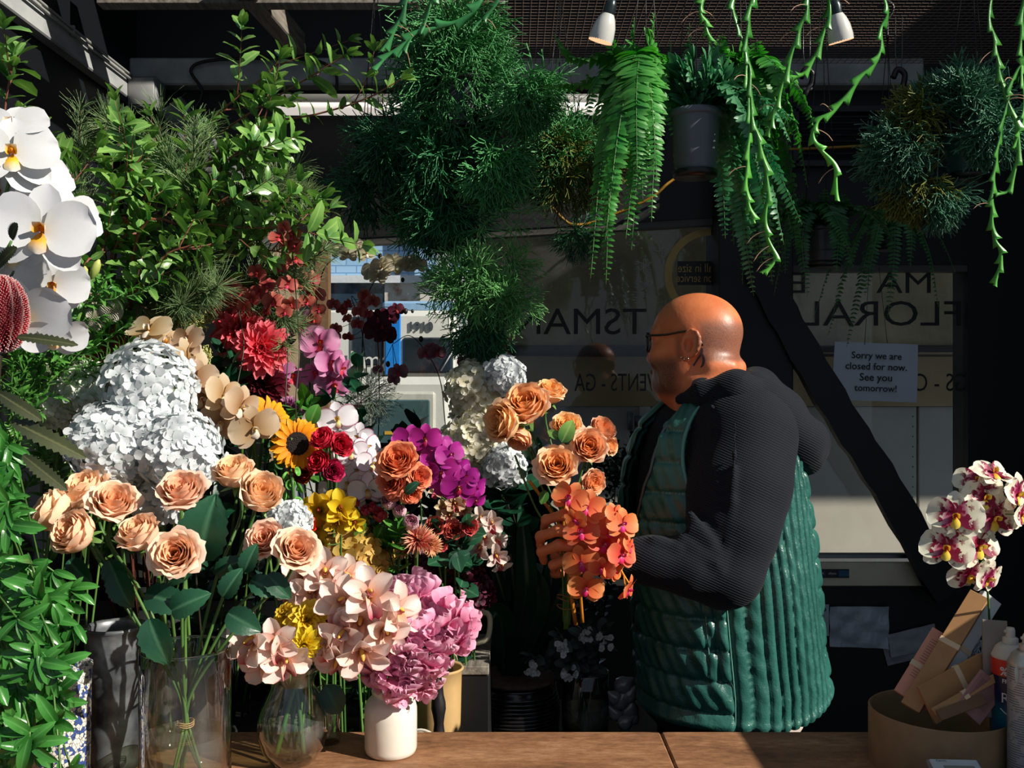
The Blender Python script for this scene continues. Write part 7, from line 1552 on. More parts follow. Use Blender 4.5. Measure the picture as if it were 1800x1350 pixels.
# ---------------------------------------------------------------- the man behind the counter
class Field:
    """a distance field on a stretched grid, blended from rounded shapes and then skinned in one surface"""
    def __init__(s, xs, ys, zs): s.x, s.y, s.z = xs, ys, zs; s.D = np.full((len(xs), len(ys), len(zs)), .06, np.float32)
    def blend(s, fn, lo, hi, k=.02, cut=False):
        m = max(k, .012) * 1.6; sl = []
        for ax, a, b in zip((s.x, s.y, s.z), lo, hi): sl.append(slice(max(np.searchsorted(ax, a - m) - 1, 0), np.searchsorted(ax, b + m) + 1))
        sl = tuple(sl); X, Y, Z = np.meshgrid(s.x[sl[0]], s.y[sl[1]], s.z[sl[2]], indexing='ij')
        if X.size == 0: return
        d = fn(np.stack([X, Y, Z], -1)).astype(np.float32); a = s.D[sl]
        if cut: d = -d; h = np.clip(.5 - .5 * (d - a) / -k if False else .5 + .5 * (d - a) / k, 0, 1); s.D[sl] = a * (1 - h) + d * h + k * h * (1 - h)
        else: h = np.clip(.5 + .5 * (a - d) / k, 0, 1); s.D[sl] = a * (1 - h) + d * h - k * h * (1 - h)
    def ell(s, c, r, R=None, k=.02, cut=False):
        c = np.asarray(c, float); r = np.broadcast_to(np.asarray(r, float), (3,)); R = np.eye(3) if R is None else np.asarray(R, float); ext = np.sqrt(((R * r[None]) ** 2).sum(1))
        def fn(p):
            q = (p - c) @ R; k0 = np.linalg.norm(q / r, axis=-1); k1 = np.linalg.norm(q / r ** 2, axis=-1); return k0 * (k0 - 1) / np.maximum(k1, 1e-6)
        s.blend(fn, c - ext, c + ext, k, cut)
    def cap(s, a, b, ra, rb=None, k=.02, cut=False):
        a = np.asarray(a, float); b = np.asarray(b, float); rb = ra if rb is None else rb; ab = b - a; L2 = ab @ ab + 1e-12
        def fn(p):
            h = np.clip(((p - a) @ ab) / L2, 0, 1); return np.linalg.norm(p - a - h[..., None] * ab, axis=-1) - (ra + (rb - ra) * h)
        s.blend(fn, np.minimum(a - ra, b - rb), np.maximum(a + ra, b + rb), k, cut)
    def chain(s, pts, rs_, k=.02):
        for i in range(len(pts) - 1): s.cap(pts[i], pts[i + 1], rs_[i], rs_[i + 1], k)
    def skin(s):
        S = s.D < 0; nx, ny, nz = S.shape; c = [S[i:nx - 1 + i, j:ny - 1 + j, k:nz - 1 + k] for i in (0, 1) for j in (0, 1) for k in (0, 1)]
        any_ = c[0].copy(); all_ = c[0].copy()
        for q in c[1:]: any_ |= q; all_ &= q
        act = np.argwhere(any_ & ~all_); ID = -np.ones(any_.shape, np.int32); ID[tuple(act.T)] = np.arange(len(act))
        acc = np.zeros((len(act), 3)); cnt = np.zeros(len(act)); ax = (s.x, s.y, s.z)
        for e in range(3):
            o1, o2 = [q for q in range(3) if q != e]
            for a in (0, 1):
                for b in (0, 1):
                    i0 = act.copy(); i0[:, o1] += a; i0[:, o2] += b; i1 = i0.copy(); i1[:, e] += 1
                    d0 = s.D[tuple(i0.T)]; d1 = s.D[tuple(i1.T)]; m = (d0 < 0) != (d1 < 0); t = np.where(m, d0 / np.where(m, d0 - d1, 1), 0)
                    p = np.stack([ax[q][i0[:, q]] for q in range(3)], 1); p[:, e] += t * (ax[e][i1[:, e]] - ax[e][i0[:, e]]); acc[m] += p[m]; cnt[m] += 1
        V = acc / np.maximum(cnt, 1)[:, None]; Fs = []
        for e in range(3):
            o1, o2 = (e + 1) % 3, (e + 2) % 3; sl0 = [slice(None)] * 3; sl1 = [slice(None)] * 3; sl0[e] = slice(0, -1); sl1[e] = slice(1, None)
            ch = S[tuple(sl0)] != S[tuple(sl1)]; idx = np.argwhere(ch); idx = idx[(idx[:, o1] > 0) & (idx[:, o2] > 0) & (idx[:, o1] < S.shape[o1] - 1) & (idx[:, o2] < S.shape[o2] - 1)]
            q = []
            for a, b in ((-1, -1), (0, -1), (0, 0), (-1, 0)):
                t = idx.copy(); t[:, o1] += a; t[:, o2] += b; q.append(ID[tuple(t.T)])
            q = np.stack(q, 1); fl = ~S[tuple(idx.T)]; q[fl] = q[fl][:, ::-1]; Fs.append(q)
        return V, np.concatenate(Fs)
def axis(lo, hi, fine, hf, hc):
    """grid coordinates: step hf inside the fine ranges, hc elsewhere"""
    v = [lo]
    while v[-1] < hi: v.append(v[-1] + (hf if any(a - hc <= v[-1] <= b for a, b in fine) else hc))
    return np.array(v)

HC = A(.410, 2.15, 1.603); FH = nrm(A(-.86, .51, 0)); LH = A(-FH[1] * 1, FH[0], 0); RH = np.stack([FH, LH, A(0, 0, 1)], 1)
hl = lambda f, l, u: HC + RH @ A(f, l, u)
SKX, SKY, SKZ = axis(-.02, 1.0, [(.02, .24), (.27, .54)], .0026, .010), axis(1.80, 2.60, [(1.84, 2.0), (2.03, 2.27)], .0026, .010), axis(-.01, 1.74, [(1.10, 1.26), (1.40, 1.72)], .0026, .012)
K = Field(SKX, SKY, SKZ)
# trunk, legs, far arm
K.ell((.46, 2.20, 1.20), (.16, .17, .28), k=.05); K.ell((.45, 2.2, .95), (.16, .17, .18), k=.06); K.chain([(.47, 2.05, 1.38), (.47, 2.35, 1.38)], [.07, .07], .06)
for y in (2.10, 2.31): K.chain([(.47, y, .88), (.45, y, .48), (.47, y, .09)], [.095, .065, .045], .03); K.chain([(.48, y, .05), (.33, y - .02, .03)], [.04, .028], .02)
WR = np.array(P(1096, 984, 1.935)); EL = np.array(P(1276, 1004, 1.955)); SH = np.array(P(1298, 772, 2.02))
K.chain([SH, EL, WR], [.062, .048, .030], .03)
SH2, EL2, WR2 = A(.47, 2.40, 1.36), A(.36, 2.42, 1.10), np.array(P(1055, 985, 2.10)); K.chain([SH2, EL2, WR2], [.06, .046, .029], .03)
# neck and head
K.chain([hl(-.022, 0, -.05), hl(-.030, 0, -.13), hl(-.035, 0, -.24)], [.070, .074, .082], .03)
K.ell(HC + RH @ A(-.002, 0, .012), (.101, .081, .087), RH, .02)
K.ell(hl(.034, 0, -.045), (.064, .066, .080), RH, .03); K.ell(hl(.042, 0, -.092), (.052, .056, .040), RH, .025); K.ell(hl(.030, 0, -.122), (.056, .054, .030), RH, .03); K.ell(hl(.083, 0, -.106), (.018, .024, .018), RH, .02)
K.cap(hl(.092, 0, .0), hl(.106, 0, -.044), .008, .0125, .012); 
for s in (-1, 1):
    K.ell(hl(.100, s * .011, -.048), (.010, .008, .008), RH, .008); K.cap(hl(.074, s * .052, .010), hl(.093, s * .014, .013), .011, .010, .015)
    K.ell(hl(.101, s * .033, -.008), (.014, .016, .011), RH, .010, True); K.ell(hl(.081, s * .033, -.008), .0125, None, .003); K.ell(hl(.064, s * .046, -.045), (.028, .024, .026), RH, .02); K.ell(hl(.022, s * .058, -.085), (.036, .016, .030), RH, .025)
    K.cap(hl(-.052, s * .055, -.060), hl(-.086, s * .030, -.066), .018, .016, .02)
    # ear: plate, rim, bowl, lobe
    ER = RH @ rotz(s * -.10) @ roty(-.20); E = lambda f, l, u: hl(-.019, s * .080, -.018) + ER @ A(f, s * l, u)
    K.ell(E(-.002, .008, .002), (.0225, .0075, .0315), ER, .008); K.ell(E(.003, .017, -.004), (.0115, .0115, .0165), ER, .003, True); K.ell(E(.001, .017, .016), (.008, .005, .007), ER, .004, True)
    a = np.linspace(-.7, 3.6, 9); K.chain([E(.0195 * math.cos(t) - .003, .0125, .027 * math.sin(t) + .003) for t in a], [.0036] * 9, .004)
    K.ell(E(.004, .008, -.030), (.009, .005, .010), ER, .006); K.ell(E(.017, .008, -.008), (.004, .004, .007), ER, .006)
K.ell(hl(.099, 0, -.076), (.008, .022, .0055), RH, .006); K.ell(hl(.096, 0, -.086), (.008, .019, .006), RH, .006); K.cap(hl(.107, -.02, -.081), hl(.107, .02, -.081), .0018, .0018, .003, True)
# near hand: palm, four fingers curled round the stems, thumb behind them
PX = lambda x, y, d: np.array(P(x, y, d))
K.chain([WR, PX(1066, 972, 1.925)], [.029, .027], .02); K.chain([PX(1066, 966, 1.925), PX(1034, 930, 1.912)], [.024, .016], .02); K.chain([PX(1066, 974, 1.925), PX(1034, 962, 1.910)], [.024, .017], .02); K.chain([PX(1066, 984, 1.93), PX(1036, 986, 1.918)], [.022, .015], .02)
for pts, r_ in ((((1034, 922, 1.908), (990, 905, 1.898), (960, 914, 1.918), (956, 930, 1.938)), .0102), (((1032, 944, 1.902), (982, 932, 1.890), (950, 943, 1.912), (950, 960, 1.934)), .0106), (((1032, 965, 1.904), (982, 958, 1.892), (952, 970, 1.914), (956, 986, 1.936)), .0102), (((1034, 986, 1.914), (996, 984, 1.902), (972, 993, 1.918), (974, 1002, 1.936)), .0092)):
    K.chain([PX(*q) for q in pts], [r_ * 1.12, r_ * 1.02, r_ * .94, r_ * .8], .006)
K.chain([PX(1072, 955, 1.945), PX(1040, 926, 1.968), PX(1008, 912, 1.985), PX(990, 908, 1.990)], [.020, .0145, .0115, .009], .012)
# far hand, lower on the stems
K.chain([WR2, PX(1022, 978, 2.06)], [.028, .026], .02)
for k, y in enumerate((955, 972, 988, 1003)): K.chain([PX(1020, y, 2.05), PX(990, y + 3, 2.055), PX(976, y + 5, 2.035), PX(984, y + 7, 2.018)], [.0108, .0102, .0094, .008], .006)
K.chain([PX(1032, 968, 2.04), PX(1015, 958, 2.01), PX(1000, 955, 1.99)], [.017, .012, .0095], .01)
V, F = K.skin()
q = (V - HC) @ RH; f_, l_, u_ = q.T
sm = lambda x, a, b: np.clip((x - a) / (b - a), 0, 1) ** 2 * (3 - 2 * np.clip((x - a) / (b - a), 0, 1))
inhead = (V[:, 2] > 1.38)
beard = inhead * sm(-u_, .030, .062) * sm(f_, -.012, .030) * (1 - sm(-u_, .118, .140)) * (1 - .8 * (np.abs(l_) < .022) * (u_ > -.062)); beard = np.maximum(beard, inhead * np.exp(-((f_ - .014) / .009) ** 2) * sm(np.abs(l_), .052, .062) * sm(-u_, -.014, .010) * (1 - sm(-u_, .040, .070)) * .6)
beard = np.maximum(beard, inhead * (np.abs(u_ - .016) < .0055) * (f_ > .06) * (np.abs(l_) > .014) * (np.abs(l_) < .055) * 1.)
hair = inhead * sm(-f_, .015, .05) * sm(-u_, -.050, -.015) * (1 - sm(-u_, .048, .062))
man = thing('person', 'bald man in green quilted vest and dark hooded sweater holding a bouquet', 'person', (.47, 2.2, 0))
skm = bpy.data.materials.new('skin'); t = NT(skm)
nz = t.noise(14, 5); base = t.ramp(nz, [(.3, lin((196, 106, 64))), (.7, lin((222, 134, 88)))])
base = t.mix(t.ramp(t.noise(5, 2), [(.45, (0, 0, 0, 1)), (.75, (.45, .45, .45, 1))]), base, lin((206, 96, 70)))
st_ = t.noise(650, 2, rough=.8); grain = t.ramp(st_, [(.36, (.58, .58, .58, 1)), (.62, (1, 1, 1, 1))])
base = t.mix(t.math('MULTIPLY', t.attr('u'), grain), base, lin((42, 32, 28))); base = t.mix(t.math('MULTIPLY', t.math('MULTIPLY', t.attr('v'), .85), t.ramp(t.noise(700, 3), [(.3, (.45, .45, .45, 1)), (.6, (1, 1, 1, 1))])), base, lin((84, 72, 68)))
b = t.n('ShaderNodeBsdfPrincipled', i_Roughness=.42); t.l(base, b.inputs['Base Color']); b.inputs['Subsurface Weight'].default_value = .12; b.inputs['Subsurface Radius'].default_value = (.008, .003, .0015); b.inputs['Subsurface Scale'].default_value = 1.; b.inputs['Specular IOR Level'].default_value = .42
t.l(t.bump(t.noise(160, 4), .35, .0012), b.inputs['Normal']); t.out(b.outputs[0])
g = G(); g.add(V, F, beard, hair); part('body', g, skm, man, label='bald head with dark stubble and bare hands')
# things on the skin are laid along the surface the camera side shows
from mathutils.bvhtree import BVHTree
BVH = BVHTree.FromPolygons([tuple(x) for x in V], [tuple(x) for x in F])
def on_skin(px, py, off=.0006):
    o = Vector((0, 0, 1.5)); d = (P(px, py, 2.) - o).normalized(); h = BVH.ray_cast(o + d * 1.6, d, 1.5)
    return np.array(h[0] + (h[1] if h[1].dot(d) < 0 else -h[1]) * off) if h[0] else np.array(P(px, py, 2.1))
inkm = solid('tattoo_ink', (52, 50, 60), .5, n=(60, .2))
def tattoo(lines, w):
    for pts, ww in zip(lines, w):
        p2 = spline([(x, y, 0) for x, y in pts], 18); g = G(); ww = np.interp(np.linspace(0, 1, 18), np.linspace(0, 1, len(ww)), ww); nn = np.stack([-np.gradient(p2[:, 1]), np.gradient(p2[:, 0])], 1); nn /= np.linalg.norm(nn, axis=1, keepdims=True)
        V = np.array([[on_skin(p2[i, 0] + nn[i, 0] * ww[i] * s, p2[i, 1] + nn[i, 1] * ww[i] * s) for s in (-1, -.33, .33, 1)] for i in range(18)]); g.add(V.reshape(-1, 3), grid_f(18, 4)); yield g
for g in tattoo([[(1234, 612), (1233, 621), (1226, 632), (1219, 643)], [(1233, 620), (1237, 630), (1236, 640), (1232, 646)], [(1216, 682), (1222, 672), (1232, 667), (1243, 665)], [(1218, 684), (1228, 690), (1240, 690), (1250, 684)]], [(2, 2.2, 1.6, 1.9), (1.6, 2.2, 2.2, 1.2), (2, 4.5, 3, .6), (2, 4, 4, 1)]): part('tattoo', g, inkm, man)
# glasses
gm = solid('black_acetate', (16, 15, 16), .22, n=(30, .2))
g = G(); a = np.linspace(0, 2 * PI, 25)
for s in (-1, 1): tube(g, [hl(.104 - .012 * abs(math.cos(t)) * (1 if math.cos(t) > 0 else .1), s * (.034 + .026 * math.cos(t)), -.010 + .021 * math.sin(t)) for t in a], .0026, 6, cap=False)
tube(g, [hl(.107, -.009, -.004), hl(.111, 0, -.001), hl(.107, .009, -.004)], .0024, 6)
for s in (-1, 1): tube(g, spline([hl(.094, s * .060, .002), hl(.088, s * .072, .004), hl(.04, s * .083, .004), hl(-.012, s * .088, .010), hl(-.034, s * .086, .0), hl(-.044, s * .085, -.022)], 24), .0025, 6)
gl_ = part('glasses', g, gm, man)
g = G()
for s in (-1, 1):
    Vv = [hl(.101, s * .034, -.010)] + [hl(.103 - .010 * abs(math.cos(t)) * (1 if math.cos(t) > 0 else .1), s * (.034 + .024 * math.cos(t)), -.010 + .019 * math.sin(t)) for t in a[:-1]]
    g.add(np.array(Vv), np.array([[0, 1 + i, 1 + (i + 1) % 24] for i in range(24)]))
part('lens', g, pane_mat('spectacle_lens', (.8, .82, .82, 1)), gl_)
EL_ = RH @ rotz(-.10) @ roty(-.20)
for k, f0 in enumerate((.012, .004, -.004)):
    g = G(); ball(g, hl(-.019, .080, -.018) + EL_ @ A(f0, .0145, -.031 - .002 * (k == 1)), .0026, 6, 8); part('ear_stud', g, solid('stud_metal_%d' % k, (206, 196, 170), .2, 1.), man)

# ---- sweater: sleeves, yoke, hood
knit = bpy.data.materials.new('charcoal_knit'); t = NT(knit)
sp = t.n('ShaderNodeSeparateXYZ'); t.l(t.n('ShaderNodeTexCoord').outputs['Object'], sp.inputs[0])
ph_ = t.math('ADD', t.math('MULTIPLY', sp.outputs[2], 1150.), t.math('ADD', t.math('MULTIPLY', sp.outputs[0], 520.), t.math('MULTIPLY', t.noise(9, 2), 6.)))
ph2 = t.math('ADD', t.math('MULTIPLY', sp.outputs[0], 1300.), t.math('MULTIPLY', sp.outputs[2], -560.))
rib = t.math('ADD', t.math('SINE', ph_), t.math('MULTIPLY', t.math('SINE', ph2), .2))
cc = t.ramp(t.math('ADD', t.math('MULTIPLY', rib, .22), .5), [(.15, lin((8, 11, 16))), (.85, lin((24, 30, 41)))])
b = t.n('ShaderNodeBsdfPrincipled', i_Roughness=.85); t.l(cc, b.inputs['Base Color']); b.inputs['Sheen Weight'].default_value = .04; b.inputs['Specular IOR Level'].default_value = .2; t.l(t.bump(rib, .4, .0014), b.inputs['Normal']); t.out(b.outputs[0])
def skin_part(name, K, mat, parent, amp=0., label=None, sc=(30, 22)):
    V, F = K.skin(); g = G()
    if amp: V = V + amp * np.stack([np.sin(V[:, 2] * sc[0] + V[:, 1] * 9), np.sin(V[:, 0] * sc[1] + V[:, 2] * sc[0] * 1.2), np.sin(V[:, 0] * sc[0])], 1)
    g.add(V, F); return part(name, g, mat, parent, label=label)
SWX, SWY, SWZ = np.arange(.16, .70, .005), np.arange(1.80, 2.62, .006), np.arange(.98, 1.60, .005)
K = Field(SWX, SWY, SWZ)
K.chain([PX(1308, 765, 2.05), PX(1298, 860, 2.0), PX(1288, 930, 1.97), PX(1278, 1000, 1.955)], [.112, .102, .086, .074], .03)
K.chain([PX(1270, 1006, 1.955), PX(1210, 994, 1.935), PX(1150, 987, 1.935), PX(1098, 984, 1.935)], [.070, .055, .045, .040], .03)
# folds inside the elbow and the seam down the outer arm
for (a, c_, rr) in (((1215, 930, 1.905), (1262, 972, 1.885), .010), ((1200, 948, 1.905), (1258, 990, 1.88), .010), ((1215, 905, 1.91), (1250, 950, 1.89), .009), ((1150, 950, 1.91), (1190, 962, 1.895), .006)): K.cap(PX(*a), PX(*c_), rr, rr * .6, .018)
K.chain([PX(1292, 742, 1.935), PX(1290, 800, 1.905), PX(1288, 880, 1.892), PX(1280, 950, 1.888), PX(1268, 1005, 1.882), PX(1225, 1030, 1.892), PX(1150, 1024, 1.905), PX(1102, 1016, 1.91)], [.003] * 8, .012)
K.cap(PX(1288, 950, 1.885), PX(1342, 955, 1.925), .004, .003, .006)
# far sleeve and trunk
K.chain([SH2 + A(0, .01, 0), EL2 + A(0, .0, 0), WR2 + A(.02, 0, 0)], [.10, .068, .042], .03); K.ell((.46, 2.21, 1.24), (.175, .17, .26), k=.05); K.ell((.46, 2.21, 1.40), (.13, .20, .09), k=.04)
skin_part('sweater', K, knit, man, .0012, 'charcoal knitted sweater sleeves and body')
K = Field(np.arange(.28, .86, .0045), np.arange(1.86, 2.52, .006), np.arange(1.25, 1.62, .0045))
for s, dy in ((1, 0), (-1, .29)):
    yy = lambda d: d if s > 0 else 2.19 + (2.19 - d)
    def PZ(x, y, d): p = np.array(P(x, y, d)); p[1] = yy(d); return p
    K.chain([PZ(1196, 702, 2.08), PZ(1236, 692, 2.05), PZ(1290, 690, 2.035), PZ(1345, 722, 2.06), PZ(1392, 770, 2.10), PZ(1412, 798, 2.14)], [.012, .026, .046, .056, .058, .046], .02)
K.chain([PX(1318, 690, 2.12), PX(1330, 688, 2.20), PX(1318, 690, 2.28)], [.048] * 3, .03); K.chain([PX(1400, 775, 2.12), PX(1410, 778, 2.2), PX(1400, 775, 2.28)], [.056] * 3, .03); K.chain([PX(1360, 730, 2.1), PX(1368, 728, 2.2), PX(1360, 730, 2.28)], [.055] * 3, .03)
K.cap(PX(1300, 668, 2.0), PX(1395, 742, 2.05), .006, .004, .010); K.cap(PX(1250, 712, 1.99), PX(1385, 800, 2.04), .005, .008, .010)
K.cap(hl(-.02, 0, .0), hl(-.03, 0, -.24), .079, .086, .012, True)
hd = skin_part('hood', K, knit, man, .0016, 'charcoal knitted hood lying on the back', (26, 18))

# ---- the quilted vest: a lofted shell with stitched channels
vest_m = bpy.data.materials.new('green_leather'); t = NT(vest_m)
cc = t.ramp(t.noise(7, 4), [(.3, lin((30, 78, 70))), (.7, lin((50, 106, 96)))]); cc = t.mix(t.attr('u'), cc, lin((120, 176, 162)))
b = t.n('ShaderNodeBsdfPrincipled', i_Roughness=.31); t.l(cc, b.inputs['Base Color']); b.inputs['Specular IOR Level'].default_value = .55
t.l(t.bump(t.math('ADD', t.noise(70, 5), t.math('MULTIPLY', t.noise(320, 3), .4)), .5, .003), b.inputs['Normal']); t.out(b.outputs[0])
rows = [(1300, 1124, 1436, .212), (1275, 1128, 1428, .212), (1240, 1125, 1438, .213), (1200, 1122, 1442, .213), (1100, 1116, 1430, .210), (1000, 1110, 1420, .206), (920, 1096, 1414, .200), (850, 1098, 1406, .192), (800, 1108, 1398, .186), (750, 1128, 1388, .178), (715, 1168, 1368, .165), (696, 1186, 1335, .140), (688, 1205, 1310, .105)]
zz = np.array([1.5 + (675 - r_[0]) / F_PX * 2.1 for r_ in rows]); o = np.argsort(zz); CYV = 2.19
xf = np.array([(r_[1] - 900) / F_PX * CYV for r_ in rows]); xb = np.array([(r_[2] - 900) / F_PX * CYV for r_ in rows]); hw = np.array([r_[3] for r_ in rows])
def vest_pt(z, ph):
    a = np.interp(z, zz[o], xf[o]); b = np.interp(z, zz[o], xb[o]); w = np.interp(z, zz[o], hw[o]); n = 2 / 2.5; c, s = np.cos(ph), np.sin(ph)
    cx = (a + b) / 2; return np.stack([cx - (b - a) / 2 * np.sign(c) * np.abs(c) ** n, CYV - w * np.sign(s) * np.abs(s) ** n, z], -1)
NU, NV = 200, 420; u = np.linspace(0, 1, NU)[:, None]; ph = (np.linspace(-PI + .0, PI, NV + 1)[:-1])[None]; deg = np.degrees(ph)
hem = 1.5 + (675 - (1268 - 58 * np.clip((np.abs(deg) - 100) / 55, 0, 1) ** 1.2)) / F_PX * (2.03 + .12 * np.clip((np.abs(deg) - 90) / 90, 0, 1)); top = zz.max(); Z = hem + (top - hem) * u; ph2 = np.broadcast_to(ph, Z.shape)
Vv = vest_pt(Z, ph2); e = 1e-3; du = vest_pt(Z + e, ph2) - vest_pt(Z - e, ph2); dv = vest_pt(Z, ph2 + e) - vest_pt(Z, ph2 - e); N = np.cross(du, dv); N /= np.maximum(np.linalg.norm(N, axis=-1, keepdims=True), 1e-9)
N *= np.sign(((Vv - np.stack([np.full(Z.shape, .46), np.full(Z.shape, CYV), Z], -1)) * N * A(1, 1, 0)).sum(-1, keepdims=True))
ad = np.abs(deg) + 0 * Z; pil = lambda x, s: 1 - np.abs(2 * np.mod(x, 1) - 1) ** s
side = (ad > 84) & (ad < 146); ch = (ad - 84) / 62 * 10; hz_ = (Z - .76) / .064 + np.where(ad > 120, .35, 0)
disp = np.where(side, .0085 * pil(ch, 3.2), .0085 * pil(hz_, 4))
for ln in (84, 146): disp = disp * (1 - np.exp(-((ad - ln) / 1.1) ** 2))
wr = .0012 * np.sin(Z * 130 + 3 * np.sin(ad * .21)) * pil(ch, 2) * side * (.4 + .6 * np.sin(ad * .09 + Z * 6) ** 2) + np.where(side, 0, .003 * np.sin(ad * .5 + Z * 70) * np.sin(Z * 31 + ad * .12)) + .004 * np.sin(Z * 17 + ad * .05) * np.sin(ad * .045)
disp = disp + wr * np.clip(u * 12, 0, 1)
# welt pocket and front zip
pk = np.exp(-((ad - 77) / 1.0) ** 2) * (Z > .89) * (Z < 1.075); pk2 = np.exp(-((ad - 71) / .9) ** 2) * (Z > .90) * (Z < 1.075); disp = disp - .006 * pk - .004 * pk2 + .004 * np.exp(-((ad - 81) / 2.2) ** 2) * (Z > .89) * (Z < 1.075); disp = disp - .008 * np.exp(-(ad / 1.2) ** 2)
disp = disp + .004 * np.exp(-((u - .012) / .012) ** 2)
Vv = Vv + N * disp[..., None]; stitch = (np.where(side, np.exp(-((np.mod(ch + .5, 1) - .5) / .05) ** 2), np.exp(-((np.mod(hz_ + .5, 1) - .5) / .03) ** 2)) * (np.sin(np.where(side, Z * 1400, ad * 12)) > .2) * .45)
inner = Vv - N * .012; g = G(); n = NU * NV; f = grid_f(NU, NV, True)
# keep clear of the armholes
cen = Vv.reshape(-1, 3)[f].mean(1); ah = lambda p: (((p[:, 0] - .455) / .098) ** 2 + ((p[:, 2] - 1.345) / .130) ** 2 < 1)
dg_ = np.broadcast_to(deg, Z.shape).reshape(-1)[f].mean(1); dmx = np.abs(dg_) > 178; up_ = np.interp(cen[:, 2], [.93, 1.02, 1.21, 1.32, 1.45], [3, 8, 28, 40, 42]); op_ = (dg_ > 1) & (dg_ < up_) & ~dmx; keep = ~ah(cen) & ~op_; f2 = f[keep]
g.add(np.concatenate([Vv.reshape(-1, 3), inner.reshape(-1, 3)]), [f2, f2[:, ::-1] + n], np.concatenate([stitch.ravel(), np.zeros(n)]))
j = np.arange(NV); g.add(np.concatenate([Vv[0], inner[0]]), np.stack([j, j + NV, (j + 1) % NV + NV, (j + 1) % NV], -1))
vs = part('vest', g, vest_m, man, label='dark green quilted leather vest')
# piping round the near armhole, collar edge, zip, pocket seam
pipe = solid('green_piping', (92, 148, 134), .35, n=(30, .1))
a = np.linspace(0, 2 * PI, 80); zz2 = 1.345 + .132 * np.sin(a); xx2 = .455 + .10 * np.cos(a); loop = []
for x, z in zip(xx2, zz2):
    aa = np.interp(z, zz[o], xf[o]); bb = np.interp(z, zz[o], xb[o]); c = np.clip(((aa + bb) / 2 - x) / ((bb - aa) / 2), -.999, .999); ct = np.sign(c) * abs(c) ** 1.25; loop.append(vest_pt(np.array(z), np.array(math.acos(ct))) + A(0, -.008, 0))
g = G(); tube(g, loop, .0045, 6, cap=False); part('armhole_piping', g, pipe, vs)
zl_ = np.linspace(.80, 1.45, 40); g = G(); zp_ = [vest_pt(np.array(z), np.array(math.radians(np.interp(z, [.93, 1.02, 1.21, 1.32, 1.45], [3, 8, 28, 40, 42])))) + A(-.004, -.006, 0) for z in zl_]; tube(g, zp_, .0035, 5); part('zip', g, solid('zip_metal', (96, 104, 106), .35, .8), vs)
g = G(); tube(g, [vest_pt(np.array(z), np.array(math.radians(83.5))) + A(0, -.004, 0) for z in np.linspace(.775, 1.09, 24)], .0016, 5); tube(g, [vest_pt(np.array(z), np.array(math.radians(72))) + A(0, -.004, 0) for z in np.linspace(.90, 1.07, 20)], .0016, 5); part('seam', g, pipe, vs)
# shirt tail, trousers, shoes
cloth = solid('cream_cotton', (226, 208, 196), .8, n=(14, .12)); K = Field(np.arange(.2, .72, .008), np.arange(1.96, 2.42, .008), np.arange(.66, .90, .008)); K.ell((.50, 2.185, .79), (.150, .192, .115), k=.02)
skin_part('shirt_tail', K, cloth, man, .004, 'pale shirt tail below the vest', (60, 70))
K = Field(np.arange(.26, .66, .009), np.arange(1.96, 2.44, .009), np.arange(.05, .86, .009)); K.ell((.455, 2.2, .80), (.165, .165, .10), k=.03)
for y in (2.10, 2.31): K.chain([(.465, y, .80), (.455, y, .46), (.47, y, .11)], [.12, .088, .072], .03)
skin_part('trousers', K, solid('dark_denim', (30, 34, 44), .8, n=(40, .2)), man, .002)
for y in (2.10, 2.31):
    K = Field(np.arange(.24, .58, .008), np.arange(y - .1, y + .1, .008), np.arange(-.01, .16, .008)); K.chain([(.50, y, .06), (.33, y - .015, .042)], [.058, .045], .03); K.blend(lambda p: p[..., 2] - .004, (.2, y - .1, -.02), (.6, y + .1, .004), .004, True)
    skin_part('shoe', K, solid('black_leather', (24, 22, 22), .4), man)

